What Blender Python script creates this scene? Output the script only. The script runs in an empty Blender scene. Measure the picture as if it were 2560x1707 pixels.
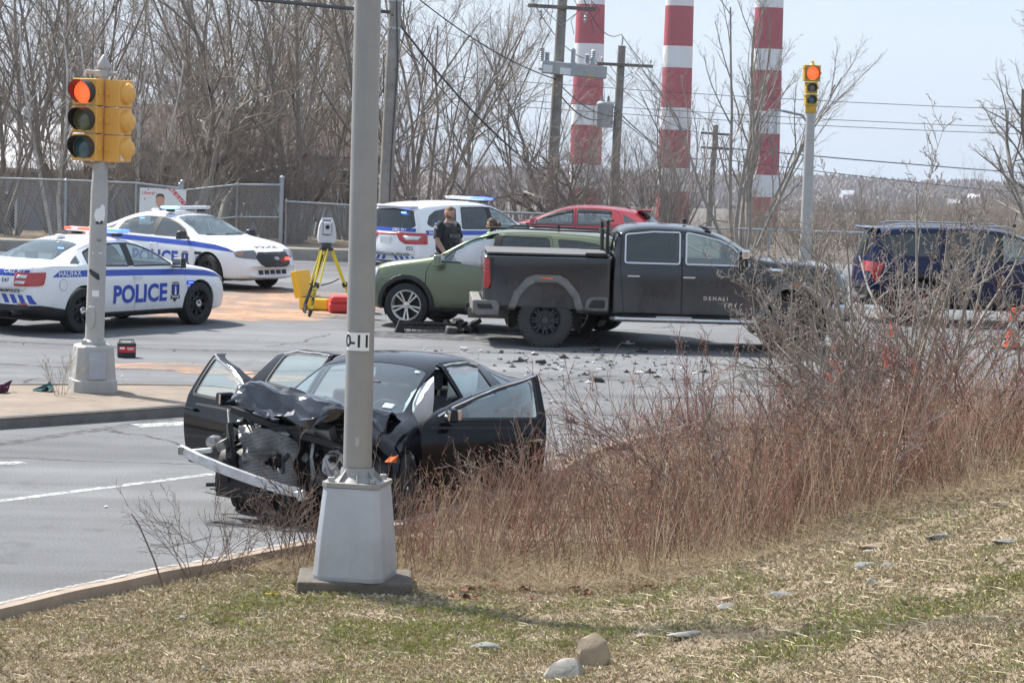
import bpy, bmesh, math, random
import numpy as np
from mathutils import Vector, Matrix, Euler, noise
from mathutils.bvhtree import BVHTree
from mathutils.geometry import tessellate_polygon
R = math.radians
SC = bpy.context.scene
COL = SC.collection
# ---------------------------------------------------------------- camera, sky, sun, exposure
cam_d = bpy.data.cameras.new('camera')
cam_d.sensor_width = 36.0
cam_d.lens = 92.8
cam_d.clip_end = 20000.0
cam_d.clip_start = 0.1
cam = bpy.data.objects.new('camera', cam_d)
COL.objects.link(cam)
CAM_H = 3.63
_f = Vector((0, math.cos(R(4.785)), -math.sin(R(4.785))))
_r0 = Vector((1, 0, 0)); _u0 = _r0.cross(_f)
_a = R(1.753)
_r = _r0 * math.cos(_a) + _u0 * math.sin(_a)
_u = _r.cross(_f)
cam.matrix_world = Matrix(((_r.x, _u.x, -_f.x, 0), (_r.y, _u.y, -_f.y, 0), (_r.z, _u.z, -_f.z, CAM_H), (0, 0, 0, 1)))
SC.camera = cam
SUN_EL, SUN_DIR = 50.0, Vector((-0.74, 0.67, 0)).normalized()
sun_vec = Vector((SUN_DIR.x * math.cos(R(SUN_EL)), SUN_DIR.y * math.cos(R(SUN_EL)), math.sin(R(SUN_EL))))
sd = bpy.data.lights.new('sun', 'SUN')
sd.energy = 5.0
sd.angle = R(3.5)
sd.color = (1.0, 0.95, 0.88)
sun = bpy.data.objects.new('sun', sd)
COL.objects.link(sun)
sun.rotation_euler = sun_vec.to_track_quat('Z', 'Y').to_euler()
world = bpy.data.worlds.new('World')
SC.world = world
world.use_nodes = True
wn, wl = world.node_tree.nodes, world.node_tree.links
for n in list(wn): wn.remove(n)
w_out = wn.new('ShaderNodeOutputWorld'); w_bg = wn.new('ShaderNodeBackground')
w_sky = wn.new('ShaderNodeTexSky'); w_sky.sky_type = 'NISHITA'
w_sky.sun_disc = False
w_sky.sun_elevation = R(SUN_EL)
w_sky.sun_rotation = math.atan2(SUN_DIR.x, SUN_DIR.y)
w_sky.air_density = 1.0; w_sky.dust_density = 2.5; w_sky.ozone_density = 1.5
# the road runs 1.5 degrees downhill: gravity's horizon lies that much below the road plane
w_tc = wn.new('ShaderNodeTexCoord'); w_map = wn.new('ShaderNodeMapping')
w_map.vector_type = 'POINT'; w_map.inputs['Rotation'].default_value = (R(1.6), 0, 0)
wl.new(w_tc.outputs['Generated'], w_map.inputs['Vector']); wl.new(w_map.outputs['Vector'], w_sky.inputs['Vector'])
# thin high cloud veils the blue
w_noise = wn.new('ShaderNodeTexNoise'); w_noise.inputs['Scale'].default_value = 3.0
w_noise.inputs['Detail'].default_value = 5.0; w_noise.inputs['Roughness'].default_value = 0.5
w_nm = wn.new('ShaderNodeMapping'); w_nm.inputs['Scale'].default_value = (1, 1, 3.5)
wl.new(w_map.outputs['Vector'], w_nm.inputs['Vector']); wl.new(w_nm.outputs['Vector'], w_noise.inputs['Vector'])
w_ramp = wn.new('ShaderNodeMapRange')
w_ramp.inputs['From Min'].default_value = 0.3; w_ramp.inputs['From Max'].default_value = 0.7
w_ramp.inputs['To Min'].default_value = 0.62; w_ramp.inputs['To Max'].default_value = 0.9
wl.new(w_noise.outputs['Fac'], w_ramp.inputs['Value'])
w_mix = wn.new('ShaderNodeMixRGB'); w_mix.inputs['Color2'].default_value = (5.7, 6.75, 8.2, 1)
wl.new(w_ramp.outputs['Result'], w_mix.inputs['Fac']); wl.new(w_sky.outputs['Color'], w_mix.inputs['Color1'])
wl.new(w_mix.outputs['Color'], w_bg.inputs['Color'])
w_bg.inputs['Strength'].default_value = 0.076
wl.new(w_bg.outputs['Background'], w_out.inputs['Surface'])
SC.view_settings.view_transform = 'Standard'
SC.view_settings.look = 'None'
SC.view_settings.exposure = 0.82
SC.view_settings.gamma = 1.0
SC.render.engine = 'CYCLES'
SC.cycles.max_bounces = 8
SC.cycles.transparent_max_bounces = 24
SC.cycles.volume_bounces = 0
try: SC.cycles.use_denoising = True
except Exception: pass
# ---------------------------------------------------------------- helpers
def tag(o, label=None, cat=None, group=None, kind=None):
 if label: o['label'] = label
 if cat: o['category'] = cat
 if group: o['group'] = group
 if kind: o['kind'] = kind
 return o
def empty(name, loc=(0, 0, 0), rz=0.0):
 o = bpy.data.objects.new(name, None)
 o.empty_display_size = 0.2
 COL.objects.link(o)
 o.location = loc; o.rotation_euler = (0, 0, rz)
 return o
def link_mesh(name, me, mat=None, parent=None):
 o = bpy.data.objects.new(name, me)
 COL.objects.link(o)
 if mat is not None:
  if isinstance(mat, (list, tuple)):
   me.materials.clear()
   for m in mat: me.materials.append(m)
  else:
   me.materials.clear(); me.materials.append(mat)
 if parent is not None: o.parent = parent
 return o
def smooth(me, ang=35):
 for p in me.polygons: p.use_smooth = True
 me.set_sharp_from_angle(angle=R(ang))
def copy_tree(o, parent=None):
 c = o.copy(); COL.objects.link(c); c.parent = parent
 for ch in o.children: copy_tree(ch, c)
 return c
class MB:
 """collects shapes into one mesh"""
 def __init__(s): s.v = []; s.f = []; s.m = []
 def add(s, vs, fs, mi=0):
  b = len(s.v); s.v += [tuple(p) for p in vs]
  s.f += [tuple(b + i for i in f) for f in fs]; s.m += [mi] * len(fs)
  return s
 def box(s, c, d, rot=None, mi=0, taper=1.0):
  hx, hy, hz = d[0] / 2, d[1] / 2, d[2] / 2
  M = Euler(rot).to_matrix() if rot else None
  vs = []
  for z in (-1, 1):
   t = taper if z > 0 else 1.0
   for x, y in ((-1, -1), (1, -1), (1, 1), (-1, 1)):
    p = Vector((x * hx * t, y * hy * t, z * hz))
    if M: p = M @ p
    vs.append(p + Vector(c))
  return s.add(vs, [(3, 2, 1, 0), (4, 5, 6, 7), (0, 1, 5, 4), (1, 2, 6, 5), (2, 3, 7, 6), (3, 0, 4, 7)], mi)
 def tube(s, pts, r, n=6, mi=0, cap=True):
  pts = [Vector(p) for p in pts]
  rs = r if isinstance(r, (list, tuple)) else [r] * len(pts)
  b = len(s.v); prev = None
  for i, p in enumerate(pts):
   t = (pts[min(i + 1, len(pts) - 1)] - pts[max(i - 1, 0)])
   t = t.normalized() if t.length > 1e-9 else Vector((0, 0, 1))
   if prev is None: a = t.orthogonal().normalized()
   else:
    a = prev - t * prev.dot(t)
    a = a.normalized() if a.length > 1e-6 else t.orthogonal().normalized()
   prev = a; c = t.cross(a)
   for k in range(n):
    q = 2 * math.pi * k / n
    s.v.append(tuple(p + (a * math.cos(q) + c * math.sin(q)) * rs[i]))
  for i in range(len(pts) - 1):
   for k in range(n):
    k2 = (k + 1) % n
    s.f.append((b + i * n + k, b + i * n + k2, b + (i + 1) * n + k2, b + (i + 1) * n + k)); s.m.append(mi)
  if cap:
   s.f.append(tuple(b + k for k in reversed(range(n)))); s.m.append(mi)
   e = b + (len(pts) - 1) * n
   s.f.append(tuple(e + k for k in range(n))); s.m.append(mi)
  return s
 def lathe(s, prof, n=24, c=(0, 0, 0), axis='z', mi=0, a0=0, a1=2 * math.pi):
  """prof: list of (radius, height)"""
  full = abs(a1 - a0 - 2 * math.pi) < 1e-6
  b = len(s.v); m = n if full else n + 1
  for r, h in prof:
   for k in range(m):
    q = a0 + (a1 - a0) * k / n
    x, y = r * math.cos(q), r * math.sin(q)
    p = {'z': (x, y, h), 'y': (x, h, y), 'x': (h, x, y)}[axis]
    s.v.append((p[0] + c[0], p[1] + c[1], p[2] + c[2]))
  for i in range(len(prof) - 1):
   for k in range(n):
    k2 = (k + 1) % m
    q = (b + i * m + k, b + i * m + k2, b + (i + 1) * m + k2, b + (i + 1) * m + k)
    s.f.append(q if axis != 'y' else q[::-1]); s.m.append(mi)
  return s
 def prism(s, poly, lo, hi, axis='y', mi=0):
  """poly: 2d outline; axis = extrusion axis. axis y: (x,z), z: (x,y), x: (y,z)"""
  n = len(poly)
  def P(u, v, w):
   return {'y': (u, w, v), 'z': (u, v, w), 'x': (w, u, v)}[axis]
  vs = [P(u, v, lo) for u, v in poly] + [P(u, v, hi) for u, v in poly]
  fs = [tuple(range(n))[::-1], tuple(range(n, 2 * n))] + [(i, (i + 1) % n, n + (i + 1) % n, n + i) for i in range(n)]
  area = sum(poly[i][0] * poly[(i + 1) % n][1] - poly[(i + 1) % n][0] * poly[i][1] for i in range(n))
  flip = (area < 0) ^ (axis == 'y')
  if flip: fs = [f[::-1] for f in fs]
  return s.add(vs, fs, mi)
 def mesh(s, name='mesh', sm=None):
  me = bpy.data.meshes.new(name)
  me.from_pydata(s.v, [], s.f)
  if any(s.m): me.polygons.foreach_set('material_index', s.m)
  me.update()
  if sm: smooth(me, sm)
  return me
 def build(s, name, mat, parent=None, sm=None, bevel=0, seg=2, sub=0):
  o = link_mesh(name, s.mesh(name, sm), mat, parent)
  if bevel:
   m = o.modifiers.new('bevel', 'BEVEL'); m.width = bevel; m.segments = seg; m.limit_method = 'ANGLE'; m.angle_limit = R(40)
  if sub:
   m = o.modifiers.new('sub', 'SUBSURF'); m.levels = sub; m.render_levels = sub
  return o
def eval_mesh(o, name='mesh'):
 dg = bpy.context.evaluated_depsgraph_get()
 return bpy.data.meshes.new_from_object(o.evaluated_get(dg), preserve_all_data_layers=False, depsgraph=dg)
def boolean(me, cutter_me, op, selfx=False):
 a = bpy.data.objects.new('tmp_a', me); b = bpy.data.objects.new('tmp_b', cutter_me)
 COL.objects.link(a); COL.objects.link(b)
 m = a.modifiers.new('b', 'BOOLEAN'); m.operation = op; m.object = b; m.solver = 'EXACT'
 m.use_self = selfx
 r = eval_mesh(a)
 if op == 'INTERSECT' and not selfx and len(r.vertices):
  bb = lambda me: (np.array([v.co for v in me.vertices]).min(0), np.array([v.co for v in me.vertices]).max(0))
  (l1, h1), (l2, h2) = bb(r), bb(cutter_me)
  if (l1 < l2 - .02).any() or (h1 > h2 + .02).any():
   m.use_self = True; r = eval_mesh(a)
 bpy.data.objects.remove(a); bpy.data.objects.remove(b)
 return r
def mirror_mesh(me):
 n = me.copy()
 n.transform(Matrix.Scale(-1, 4, (0, 1, 0))); n.flip_normals()
 return n
def text_data(body, size=1.0, bold=0.0, space=1.0, shear=0.0, cell=0.05, align='CENTER', ext=0.0):
 """text as a flat bmesh in (x, y), sliced into cells so that it can be draped"""
 cu = bpy.data.curves.new('txt', 'FONT'); cu.body = body; cu.size = size; cu.offset = bold
 cu.space_character = space; cu.shear = shear; cu.align_x = align; cu.align_y = 'CENTER'; cu.resolution_u = 3
 cu.extrude = ext
 o = bpy.data.objects.new('tmp_t', cu); COL.objects.link(o)
 me = eval_mesh(o)
 bpy.data.objects.remove(o); bpy.data.curves.remove(cu)
 if cell and len(me.vertices):
  me = slice_mesh(me, cell)
 return me
def slice_mesh(me, cell):
 bm = bmesh.new(); bm.from_mesh(me)
 xs = [v.co.x for v in bm.verts]; ys = [v.co.y for v in bm.verts]
 for ax, lo, hi in ((0, min(xs), max(xs)), (1, min(ys), max(ys))):
  k = lo + cell
  while k < hi:
   no = Vector((1, 0, 0)) if ax == 0 else Vector((0, 1, 0))
   bmesh.ops.bisect_plane(bm, geom=bm.verts[:] + bm.edges[:] + bm.faces[:], plane_co=no * k, plane_no=no)
   k += cell
 bm.to_mesh(me); bm.free()
 return me
def drape(me, bvh, fn, off=0.006):
 """fn(u, v) -> (origin, direction); each flat vertex is laid on the surface the ray meets"""
 dead = []
 for v in me.vertices:
  o, d = fn(v.co.x, v.co.y)
  hit, nor, _, _ = bvh.ray_cast(Vector(o), Vector(d))
  if hit is None: dead.append(v.index); continue
  if nor.dot(Vector(d)) > 0: nor = -nor
  v.co = hit + nor * (off + v.co.z)
 if dead:
  bm = bmesh.new(); bm.from_mesh(me); bm.verts.ensure_lookup_table()
  bmesh.ops.delete(bm, geom=[bm.verts[i] for i in dead], context='VERTS')
  bm.to_mesh(me); bm.free()
 me.update()
 return me
def pchip(xs, ys):
 xs = np.array(xs, float); ys = np.array(ys, float)
 if xs[0] > xs[-1]: xs, ys = xs[::-1], ys[::-1]
 h = np.diff(xs); d = np.diff(ys) / h
 m = np.zeros(len(xs)); m[0] = d[0]; m[-1] = d[-1]
 for i in range(1, len(xs) - 1):
  m[i] = 0 if d[i - 1] * d[i] <= 0 else 2 * d[i - 1] * d[i] / (d[i - 1] + d[i])
 def f(x):
  x = min(max(x, xs[0]), xs[-1])
  i = min(int(np.searchsorted(xs, x, side='right')) - 1, len(xs) - 2); i = max(i, 0)
  t = (x - xs[i]) / h[i]
  return float((2 * t**3 - 3 * t**2 + 1) * ys[i] + (t**3 - 2 * t**2 + t) * h[i] * m[i] + (-2 * t**3 + 3 * t**2) * ys[i + 1] + (t**3 - t**2) * h[i] * m[i + 1])
 return f
# ---------------------------------------------------------------- materials
def nodes_of(name):
 m = bpy.data.materials.new(name); m.use_nodes = True
 return m, m.node_tree.nodes, m.node_tree.links, m.node_tree.nodes['Principled BSDF']
def pbr(name, col, rough=0.5, metal=0.0, spec=0.5, coat=0.0, var=0.0, scale=8.0, bump=0.0, bscale=60.0, emit=None, es=0.0, coords='Object', dirt=None, dirt_z=None, dirt_amt=0.6, dirt_scale=6.0):
 m, n, l, b = nodes_of(name)
 c4 = (col[0], col[1], col[2], 1)
 b.inputs['Base Color'].default_value = c4
 b.inputs['Roughness'].default_value = rough
 b.inputs['Metallic'].default_value = metal
 b.inputs['Specular IOR Level'].default_value = spec
 if coat:
  b.inputs['Coat Weight'].default_value = coat; b.inputs['Coat Roughness'].default_value = 0.04
 tc = n.new('ShaderNodeTexCoord'); src = tc.outputs[coords]
 last = None
 if var:
  t = n.new('ShaderNodeTexNoise'); t.inputs['Scale'].default_value = scale; t.inputs['Detail'].default_value = 6; t.inputs['Roughness'].default_value = 0.65
  l.new(src, t.inputs['Vector'])
  r = n.new('ShaderNodeMapRange'); r.inputs['From Min'].default_value = 0.25; r.inputs['From Max'].default_value = 0.75
  r.inputs['To Min'].default_value = 1 - var; r.inputs['To Max'].default_value = 1 + var
  l.new(t.outputs['Fac'], r.inputs['Value'])
  x = n.new('ShaderNodeVectorMath'); x.operation = 'SCALE'; x.inputs[0].default_value = col[:3]
  l.new(r.outputs['Result'], x.inputs['Scale']); last = x.outputs['Vector']
 if dirt:
  # road grime that has settled low on the panel: shape from noise and from height
  t = n.new('ShaderNodeTexNoise'); t.inputs['Scale'].default_value = dirt_scale; t.inputs['Detail'].default_value = 8; t.inputs['Roughness'].default_value = 0.7
  mp = n.new('ShaderNodeMapping'); mp.inputs['Scale'].default_value = (1, 1, 0.45)
  l.new(src, mp.inputs['Vector']); l.new(mp.outputs['Vector'], t.inputs['Vector'])
  sx = n.new('ShaderNodeSeparateXYZ'); l.new(src, sx.inputs['Vector'])
  zr = n.new('ShaderNodeMapRange'); zr.inputs['From Min'].default_value = dirt_z[1]; zr.inputs['From Max'].default_value = dirt_z[0]
  zr.inputs['To Min'].default_value = dirt_z[2] if len(dirt_z) > 2 else 0.0
  l.new(sx.outputs['Z'], zr.inputs['Value'])
  nr = n.new('ShaderNodeMapRange'); nr.inputs['From Min'].default_value = 0.3; nr.inputs['From Max'].default_value = 0.62
  l.new(t.outputs['Fac'], nr.inputs['Value'])
  mu = n.new('ShaderNodeMath'); mu.operation = 'MULTIPLY'; l.new(zr.outputs['Result'], mu.inputs[0]); l.new(nr.outputs['Result'], mu.inputs[1])
  m2 = n.new('ShaderNodeMath'); m2.operation = 'MULTIPLY'; l.new(mu.outputs[0], m2.inputs[0]); m2.inputs[1].default_value = dirt_amt
  mx = n.new('ShaderNodeMixRGB'); l.new(m2.outputs[0], mx.inputs['Fac'])
  mx.inputs['Color1'].default_value = c4; mx.inputs['Color2'].default_value = (*dirt, 1)
  if last: l.new(last, mx.inputs['Color1'])
  last = mx.outputs['Color']
  rr = n.new('ShaderNodeMapRange'); rr.inputs['To Min'].default_value = rough; rr.inputs['To Max'].default_value = 0.85
  l.new(m2.outputs[0], rr.inputs['Value']); l.new(rr.outputs['Result'], b.inputs['Roughness'])
  if coat:
   cr = n.new('ShaderNodeMapRange'); cr.inputs['To Min'].default_value = coat; cr.inputs['To Max'].default_value = 0.0
   l.new(m2.outputs[0], cr.inputs['Value']); l.new(cr.outputs['Result'], b.inputs['Coat Weight'])
 if last: l.new(last, b.inputs['Base Color'])
 if bump:
  t = n.new('ShaderNodeTexNoise'); t.inputs['Scale'].default_value = bscale; t.inputs['Detail'].default_value = 4
  l.new(src, t.inputs['Vector'])
  bp = n.new('ShaderNodeBump'); bp.inputs['Strength'].default_value = bump; bp.inputs['Distance'].default_value = 0.01
  l.new(t.outputs['Fac'], bp.inputs['Height']); l.new(bp.outputs['Normal'], b.inputs['Normal'])
 if emit:
  b.inputs['Emission Color'].default_value = (*emit, 1); b.inputs['Emission Strength'].default_value = es
 return m
def glass(name, tint=(0.55, 0.65, 0.65), refl=0.12, rough=0.01):
 m, n, l, b = nodes_of(name)
 n.remove(b)
 out = n['Material Output']
 tr = n.new('ShaderNodeBsdfTransparent'); tr.inputs['Color'].default_value = (*tint, 1)
 gl = n.new('ShaderNodeBsdfGlossy'); gl.inputs['Roughness'].default_value = rough; gl.inputs['Color'].default_value = (0.95, 1, 1, 1)
 fr = n.new('ShaderNodeFresnel'); fr.inputs['IOR'].default_value = 1.5
 ad = n.new('ShaderNodeMath'); ad.operation = 'ADD'; ad.use_clamp = True; ad.inputs[1].default_value = refl
 l.new(fr.outputs['Fac'], ad.inputs[0])
 ge = n.new('ShaderNodeNewGeometry'); fb = n.new('ShaderNodeMath'); fb.operation = 'SUBTRACT'; fb.inputs[0].default_value = 1.0; l.new(ge.outputs['Backfacing'], fb.inputs[1])
 mm = n.new('ShaderNodeMath'); mm.operation = 'MULTIPLY'; l.new(ad.outputs[0], mm.inputs[0]); l.new(fb.outputs[0], mm.inputs[1])
 mx = n.new('ShaderNodeMixShader'); l.new(mm.outputs[0], mx.inputs['Fac'])
 l.new(tr.outputs[0], mx.inputs[1]); l.new(gl.outputs[0], mx.inputs[2]); l.new(mx.outputs[0], out.inputs['Surface'])
 return m
M = {}
M['black_plastic'] = pbr('black_plastic', (0.018, 0.018, 0.02), 0.5, var=0.2, scale=20)
M['grey_plastic'] = pbr('grey_plastic', (0.06, 0.062, 0.066), 0.6, var=0.25, scale=15)
M['tyre'] = pbr('tyre', (0.022, 0.022, 0.023), 0.8, var=0.35, scale=12, bump=0.3, bscale=120)
M['tyre_dusty'] = pbr('tyre_dusty', (0.055, 0.054, 0.053), 0.9, var=0.35, scale=9, bump=0.5, bscale=100)
M['black_steel'] = pbr('black_steel', (0.02, 0.02, 0.021), 0.45, metal=0.3)
M['chrome'] = pbr('chrome', (0.75, 0.75, 0.76), 0.12, metal=1.0)
M['dull_chrome'] = pbr('dull_chrome', (0.6, 0.6, 0.6), 0.3, metal=1.0, var=0.1)
M['alloy'] = pbr('alloy', (0.62, 0.61, 0.58), 0.3, metal=0.85, var=0.08)
M['interior'] = pbr('interior', (0.035, 0.035, 0.038), 0.8)
M['seat_cloth'] = pbr('seat_cloth', (0.05, 0.05, 0.055), 0.9, var=0.2, scale=40)
M['glass'] = glass('glass', (0.58, 0.70, 0.69), 0.14)
M['glass_dark'] = glass('glass_dark', (0.06, 0.065, 0.08), 0.05)
M['glass_clear'] = glass('glass_clear', (0.76, 0.90, 0.89), 0.16)
M['lamp_red'] = pbr('lamp_red', (0.42, 0.012, 0.014), 0.15, coat=1.0)
M['lamp_clear'] = pbr('lamp_clear', (0.62, 0.64, 0.66), 0.15, metal=0.4, coat=1.0)
M['lamp_amber'] = pbr('lamp_amber', (0.75, 0.16, 0.02), 0.25, coat=1.0)
M['plate'] = pbr('plate', (0.75, 0.78, 0.8), 0.4)
M['blue_print'] = pbr('blue_print', (0.028, 0.075, 0.42), 0.35)
M['navy_print'] = pbr('navy_print', (0.012, 0.022, 0.075), 0.4)
M['white_print'] = pbr('white_print', (0.8, 0.8, 0.8), 0.4)
M['black_print'] = pbr('black_print', (0.012, 0.012, 0.012), 0.5)
M['grey_print'] = pbr('grey_print', (0.2, 0.2, 0.21), 0.5)
M['gold_print'] = pbr('gold_print', (0.55, 0.4, 0.12), 0.4)
M['red_print'] = pbr('red_print', (0.6, 0.02, 0.03), 0.5)
M['lit_blue'] = pbr('lit_blue', (0.05, 0.1, 0.9), 0.2, emit=(0.012, 0.035, 1.0), es=9.0)
M['lit_blue_pale'] = pbr('lit_blue_pale', (0.3, 0.5, 0.9), 0.2, emit=(0.06, 0.2, 1.0), es=6.0)
M['lit_red'] = pbr('lit_red', (0.9, 0.1, 0.05), 0.2, emit=(1.0, 0.03, 0.015), es=4.0)
M['bar_clear'] = pbr('bar_clear', (0.75, 0.77, 0.8), 0.15, coat=0.8)
M['concrete'] = pbr('concrete', (0.30, 0.28, 0.25), 0.9, var=0.25, scale=6, bump=0.5, bscale=50)
M['galv'] = pbr('galv', (0.36, 0.39, 0.42), 0.45, metal=0.6, var=0.15, scale=12)
M['bolt'] = pbr('bolt', (0.4, 0.4, 0.4), 0.4, metal=0.8)
# ---------------------------------------------------------------- setting: ground, road, kerbs, hill
def smooth01(a, b, x):
 t = min(1, max(0, (x - a) / (b - a))); return t * t * (3 - 2 * t)
KERB = [(-9.5, 8.0), (-7.4, 11.6), (-5.3, 15.2), (-3.57, 18.45), (-2.85, 19.75), (-1.75, 21.5), (-.55, 23.6), (.25, 25.9), (.8, 28.2), (1.7, 30.1), (3.4, 31.5), (6, 32.3), (10, 32.7), (18, 33), (45, 33.2)]
def densify(pts, n):
 pts = [Vector((*p, 0)) for p in pts]; out = []
 for i in range(len(pts) - 1):
  p0 = pts[max(0, i - 1)]; p1 = pts[i]; p2 = pts[i + 1]; p3 = pts[min(len(pts) - 1, i + 2)]
  for k in range(n):
   t = k / n
   out.append(0.5 * ((2 * p1) + (p2 - p0) * t + (2 * p0 - 5 * p1 + 4 * p2 - p3) * t * t + (3 * p1 - p0 - 3 * p2 + p3) * t ** 3))
 out.append(pts[-1]); return out
KD = densify(KERB, 8)
def kerb_x_at(y):
 for a, b in zip(KD, KD[1:]):
  if a.y <= y <= b.y: return a.x + (b.x - a.x) * (y - a.y) / max(1e-6, b.y - a.y)
 return 60.0 if y > KD[-1].y else KD[0].x
_KA = np.array([(p.x, p.y) for p in KD[:-1]]); _KB = np.array([(p.x, p.y) for p in KD[1:]]); _KDV = _KB - _KA; _KL = (_KDV ** 2).sum(1)
def kerb_dist(x, y):
 """distance from the kerb line, positive on the verge (camera) side"""
 q = np.array((x, y)) - _KA
 t = np.clip((q * _KDV).sum(1) / np.maximum(_KL, 1e-9), 0, 1)
 e = q - _KDV * t[:, None]; d2 = (e ** 2).sum(1); i = int(d2.argmin())
 sg = 1 if _KDV[i, 0] * q[i, 1] - _KDV[i, 1] * q[i, 0] < 0 else -1
 return float(math.sqrt(d2[i])) * sg
def bank_z(x, y, e=None):
 e = max(0, kerb_dist(x, y) if e is None else e)
 z = .045 + .02 * smooth01(0, 1.0, e)
 r = x - .75
 rise = .255 * (r + math.sqrt(r * r + .35)) / 2 * smooth01(0.2, 4.5, e) * (1 - .85 * smooth01(20.5, 30, y))
 z += min(rise, 2.4)
 z += (.035 + .05 * smooth01(.5, 2.5, x)) * noise.noise(Vector((x * 1.1, y * 1.1, 0))) * smooth01(.2, 1.2, e) + .015 * noise.noise(Vector((x * 3, y * 3, 1)))
 return z
def asphalt():
 m, n, l, b = nodes_of('asphalt')
 tc = n.new('ShaderNodeTexCoord'); src = tc.outputs['Object']
 def nz(sc, det=6, rough=.6, vec=None):
  t = n.new('ShaderNodeTexNoise'); t.inputs['Scale'].default_value = sc; t.inputs['Detail'].default_value = det; t.inputs['Roughness'].default_value = rough
  l.new(vec or src, t.inputs['Vector']); return t.outputs['Fac']
 def mr(v, a, c, lo, hi):
  r = n.new('ShaderNodeMapRange'); r.inputs['From Min'].default_value = a; r.inputs['From Max'].default_value = c; r.inputs['To Min'].default_value = lo; r.inputs['To Max'].default_value = hi
  l.new(v, r.inputs['Value']); return r.outputs['Result']
 def mul(a, c):
  x = n.new('ShaderNodeMath'); x.operation = 'MULTIPLY'; l.new(a, x.inputs[0]); l.new(c, x.inputs[1]); return x.outputs[0]
 big = mr(nz(.16, 5), .3, .7, .78, 1.2)
 mid = mr(nz(1.1, 6), .3, .7, .9, 1.1)
 grit = mr(nz(38, 4, .85), .3, .7, .62, 1.38)
 # wheel tracks and drag marks run with the lane
 mp = n.new('ShaderNodeMapping'); mp.inputs['Rotation'].default_value = (0, 0, R(-52)); mp.inputs['Scale'].default_value = (.06, .9, 1); l.new(src, mp.inputs['Vector'])
 lane = mr(nz(1.0, 4, .55, mp.outputs['Vector']), .35, .65, .80, 1.14)
 f = mul(mul(big, mid), mul(grit, lane))
 col = n.new('ShaderNodeVectorMath'); col.operation = 'SCALE'; col.inputs[0].default_value = (.145, .15, .158); l.new(f, col.inputs['Scale'])
 # cracks
 vd = n.new('ShaderNodeTexNoise'); vd.inputs['Scale'].default_value = .8; vd.inputs['Detail'].default_value = 5; l.new(src, vd.inputs['Vector'])
 av = n.new('ShaderNodeVectorMath'); av.operation = 'ADD'; l.new(src, av.inputs[0]); l.new(vd.outputs['Color'], av.inputs[1])
 vo = n.new('ShaderNodeTexVoronoi'); vo.feature = 'DISTANCE_TO_EDGE'; vo.inputs['Scale'].default_value = .17; l.new(av.outputs[0], vo.inputs['Vector'])
 ck = mr(vo.outputs['Distance'], .0, .006, 1, 0)
 gate = mr(nz(.35, 3), .46, .52, 0, 1)
 ckg = mul(ck, gate)
 mx = n.new('ShaderNodeMixRGB'); l.new(ckg, mx.inputs['Fac']); l.new(col.outputs['Vector'], mx.inputs['Color1']); mx.inputs['Color2'].default_value = (.025, .025, .026, 1)
 # spilled fluid and old drips: dark blotches
 ob = mr(nz(.9, 5, .65), .58, .68, 0, .45)
 m2 = n.new('ShaderNodeMixRGB'); l.new(ob, m2.inputs['Fac']); l.new(mx.outputs['Color'], m2.inputs['Color1']); m2.inputs['Color2'].default_value = (.06, .062, .066, 1)
 l.new(m2.outputs['Color'], b.inputs['Base Color'])
 b.inputs['Roughness'].default_value = .88; b.inputs['Specular IOR Level'].default_value = .25
 bp = n.new('ShaderNodeBump'); bp.inputs['Strength'].default_value = .35; bp.inputs['Distance'].default_value = .006
 l.new(nz(90, 3, .7), bp.inputs['Height']); l.new(bp.outputs['Normal'], b.inputs['Normal'])
 return m
M['asphalt'] = asphalt()
M['soil'] = pbr('soil', (.20, .155, .105), .95, var=.6, scale=14, bump=.9, bscale=35)
M['far_soil'] = pbr('far_soil', (.085, .07, .058), .95, var=.4, scale=.05)
M['kerb'] = pbr('kerb', (.31, .25, .20), .9, var=.22, scale=5, bump=.5, bscale=60)
M['island'] = pbr('island', (.21, .17, .135), .9, var=.3, scale=2.5, bump=.5, bscale=50)
M['kerb_grey'] = pbr('kerb_grey', (.16, .15, .14), .9, var=.3, scale=4, bump=.5, bscale=60)
def worn_paint(name, col, lo, hi, sc=9):
 """paint with the road showing through where it has worn away"""
 m, n, l, b = nodes_of(name)
 tc = n.new('ShaderNodeTexCoord'); t = n.new('ShaderNodeTexNoise'); t.inputs['Scale'].default_value = sc; t.inputs['Detail'].default_value = 8; t.inputs['Roughness'].default_value = .75
 l.new(tc.outputs['Object'], t.inputs['Vector'])
 r = n.new('ShaderNodeMapRange'); r.inputs['From Min'].default_value = lo; r.inputs['From Max'].default_value = hi; l.new(t.outputs['Fac'], r.inputs['Value'])
 tr = n.new('ShaderNodeBsdfTransparent'); mx = n.new('ShaderNodeMixShader'); l.new(r.outputs['Result'], mx.inputs['Fac'])
 b.inputs['Base Color'].default_value = (*col, 1); b.inputs['Roughness'].default_value = .8
 l.new(tr.outputs[0], mx.inputs[1]); l.new(b.outputs[0], mx.inputs[2]); l.new(mx.outputs[0], n['Material Output'].inputs['Surface'])
 return m
M['road_paint'] = worn_paint('road_paint', (.55, .56, .56), .40, .60)
M['sand'] = worn_paint('sand', (.50, .30, .19), .36, .70, .9)
M['fluid'] = worn_paint('fluid', (.03, .03, .032), .38, .70, 4)
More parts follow.
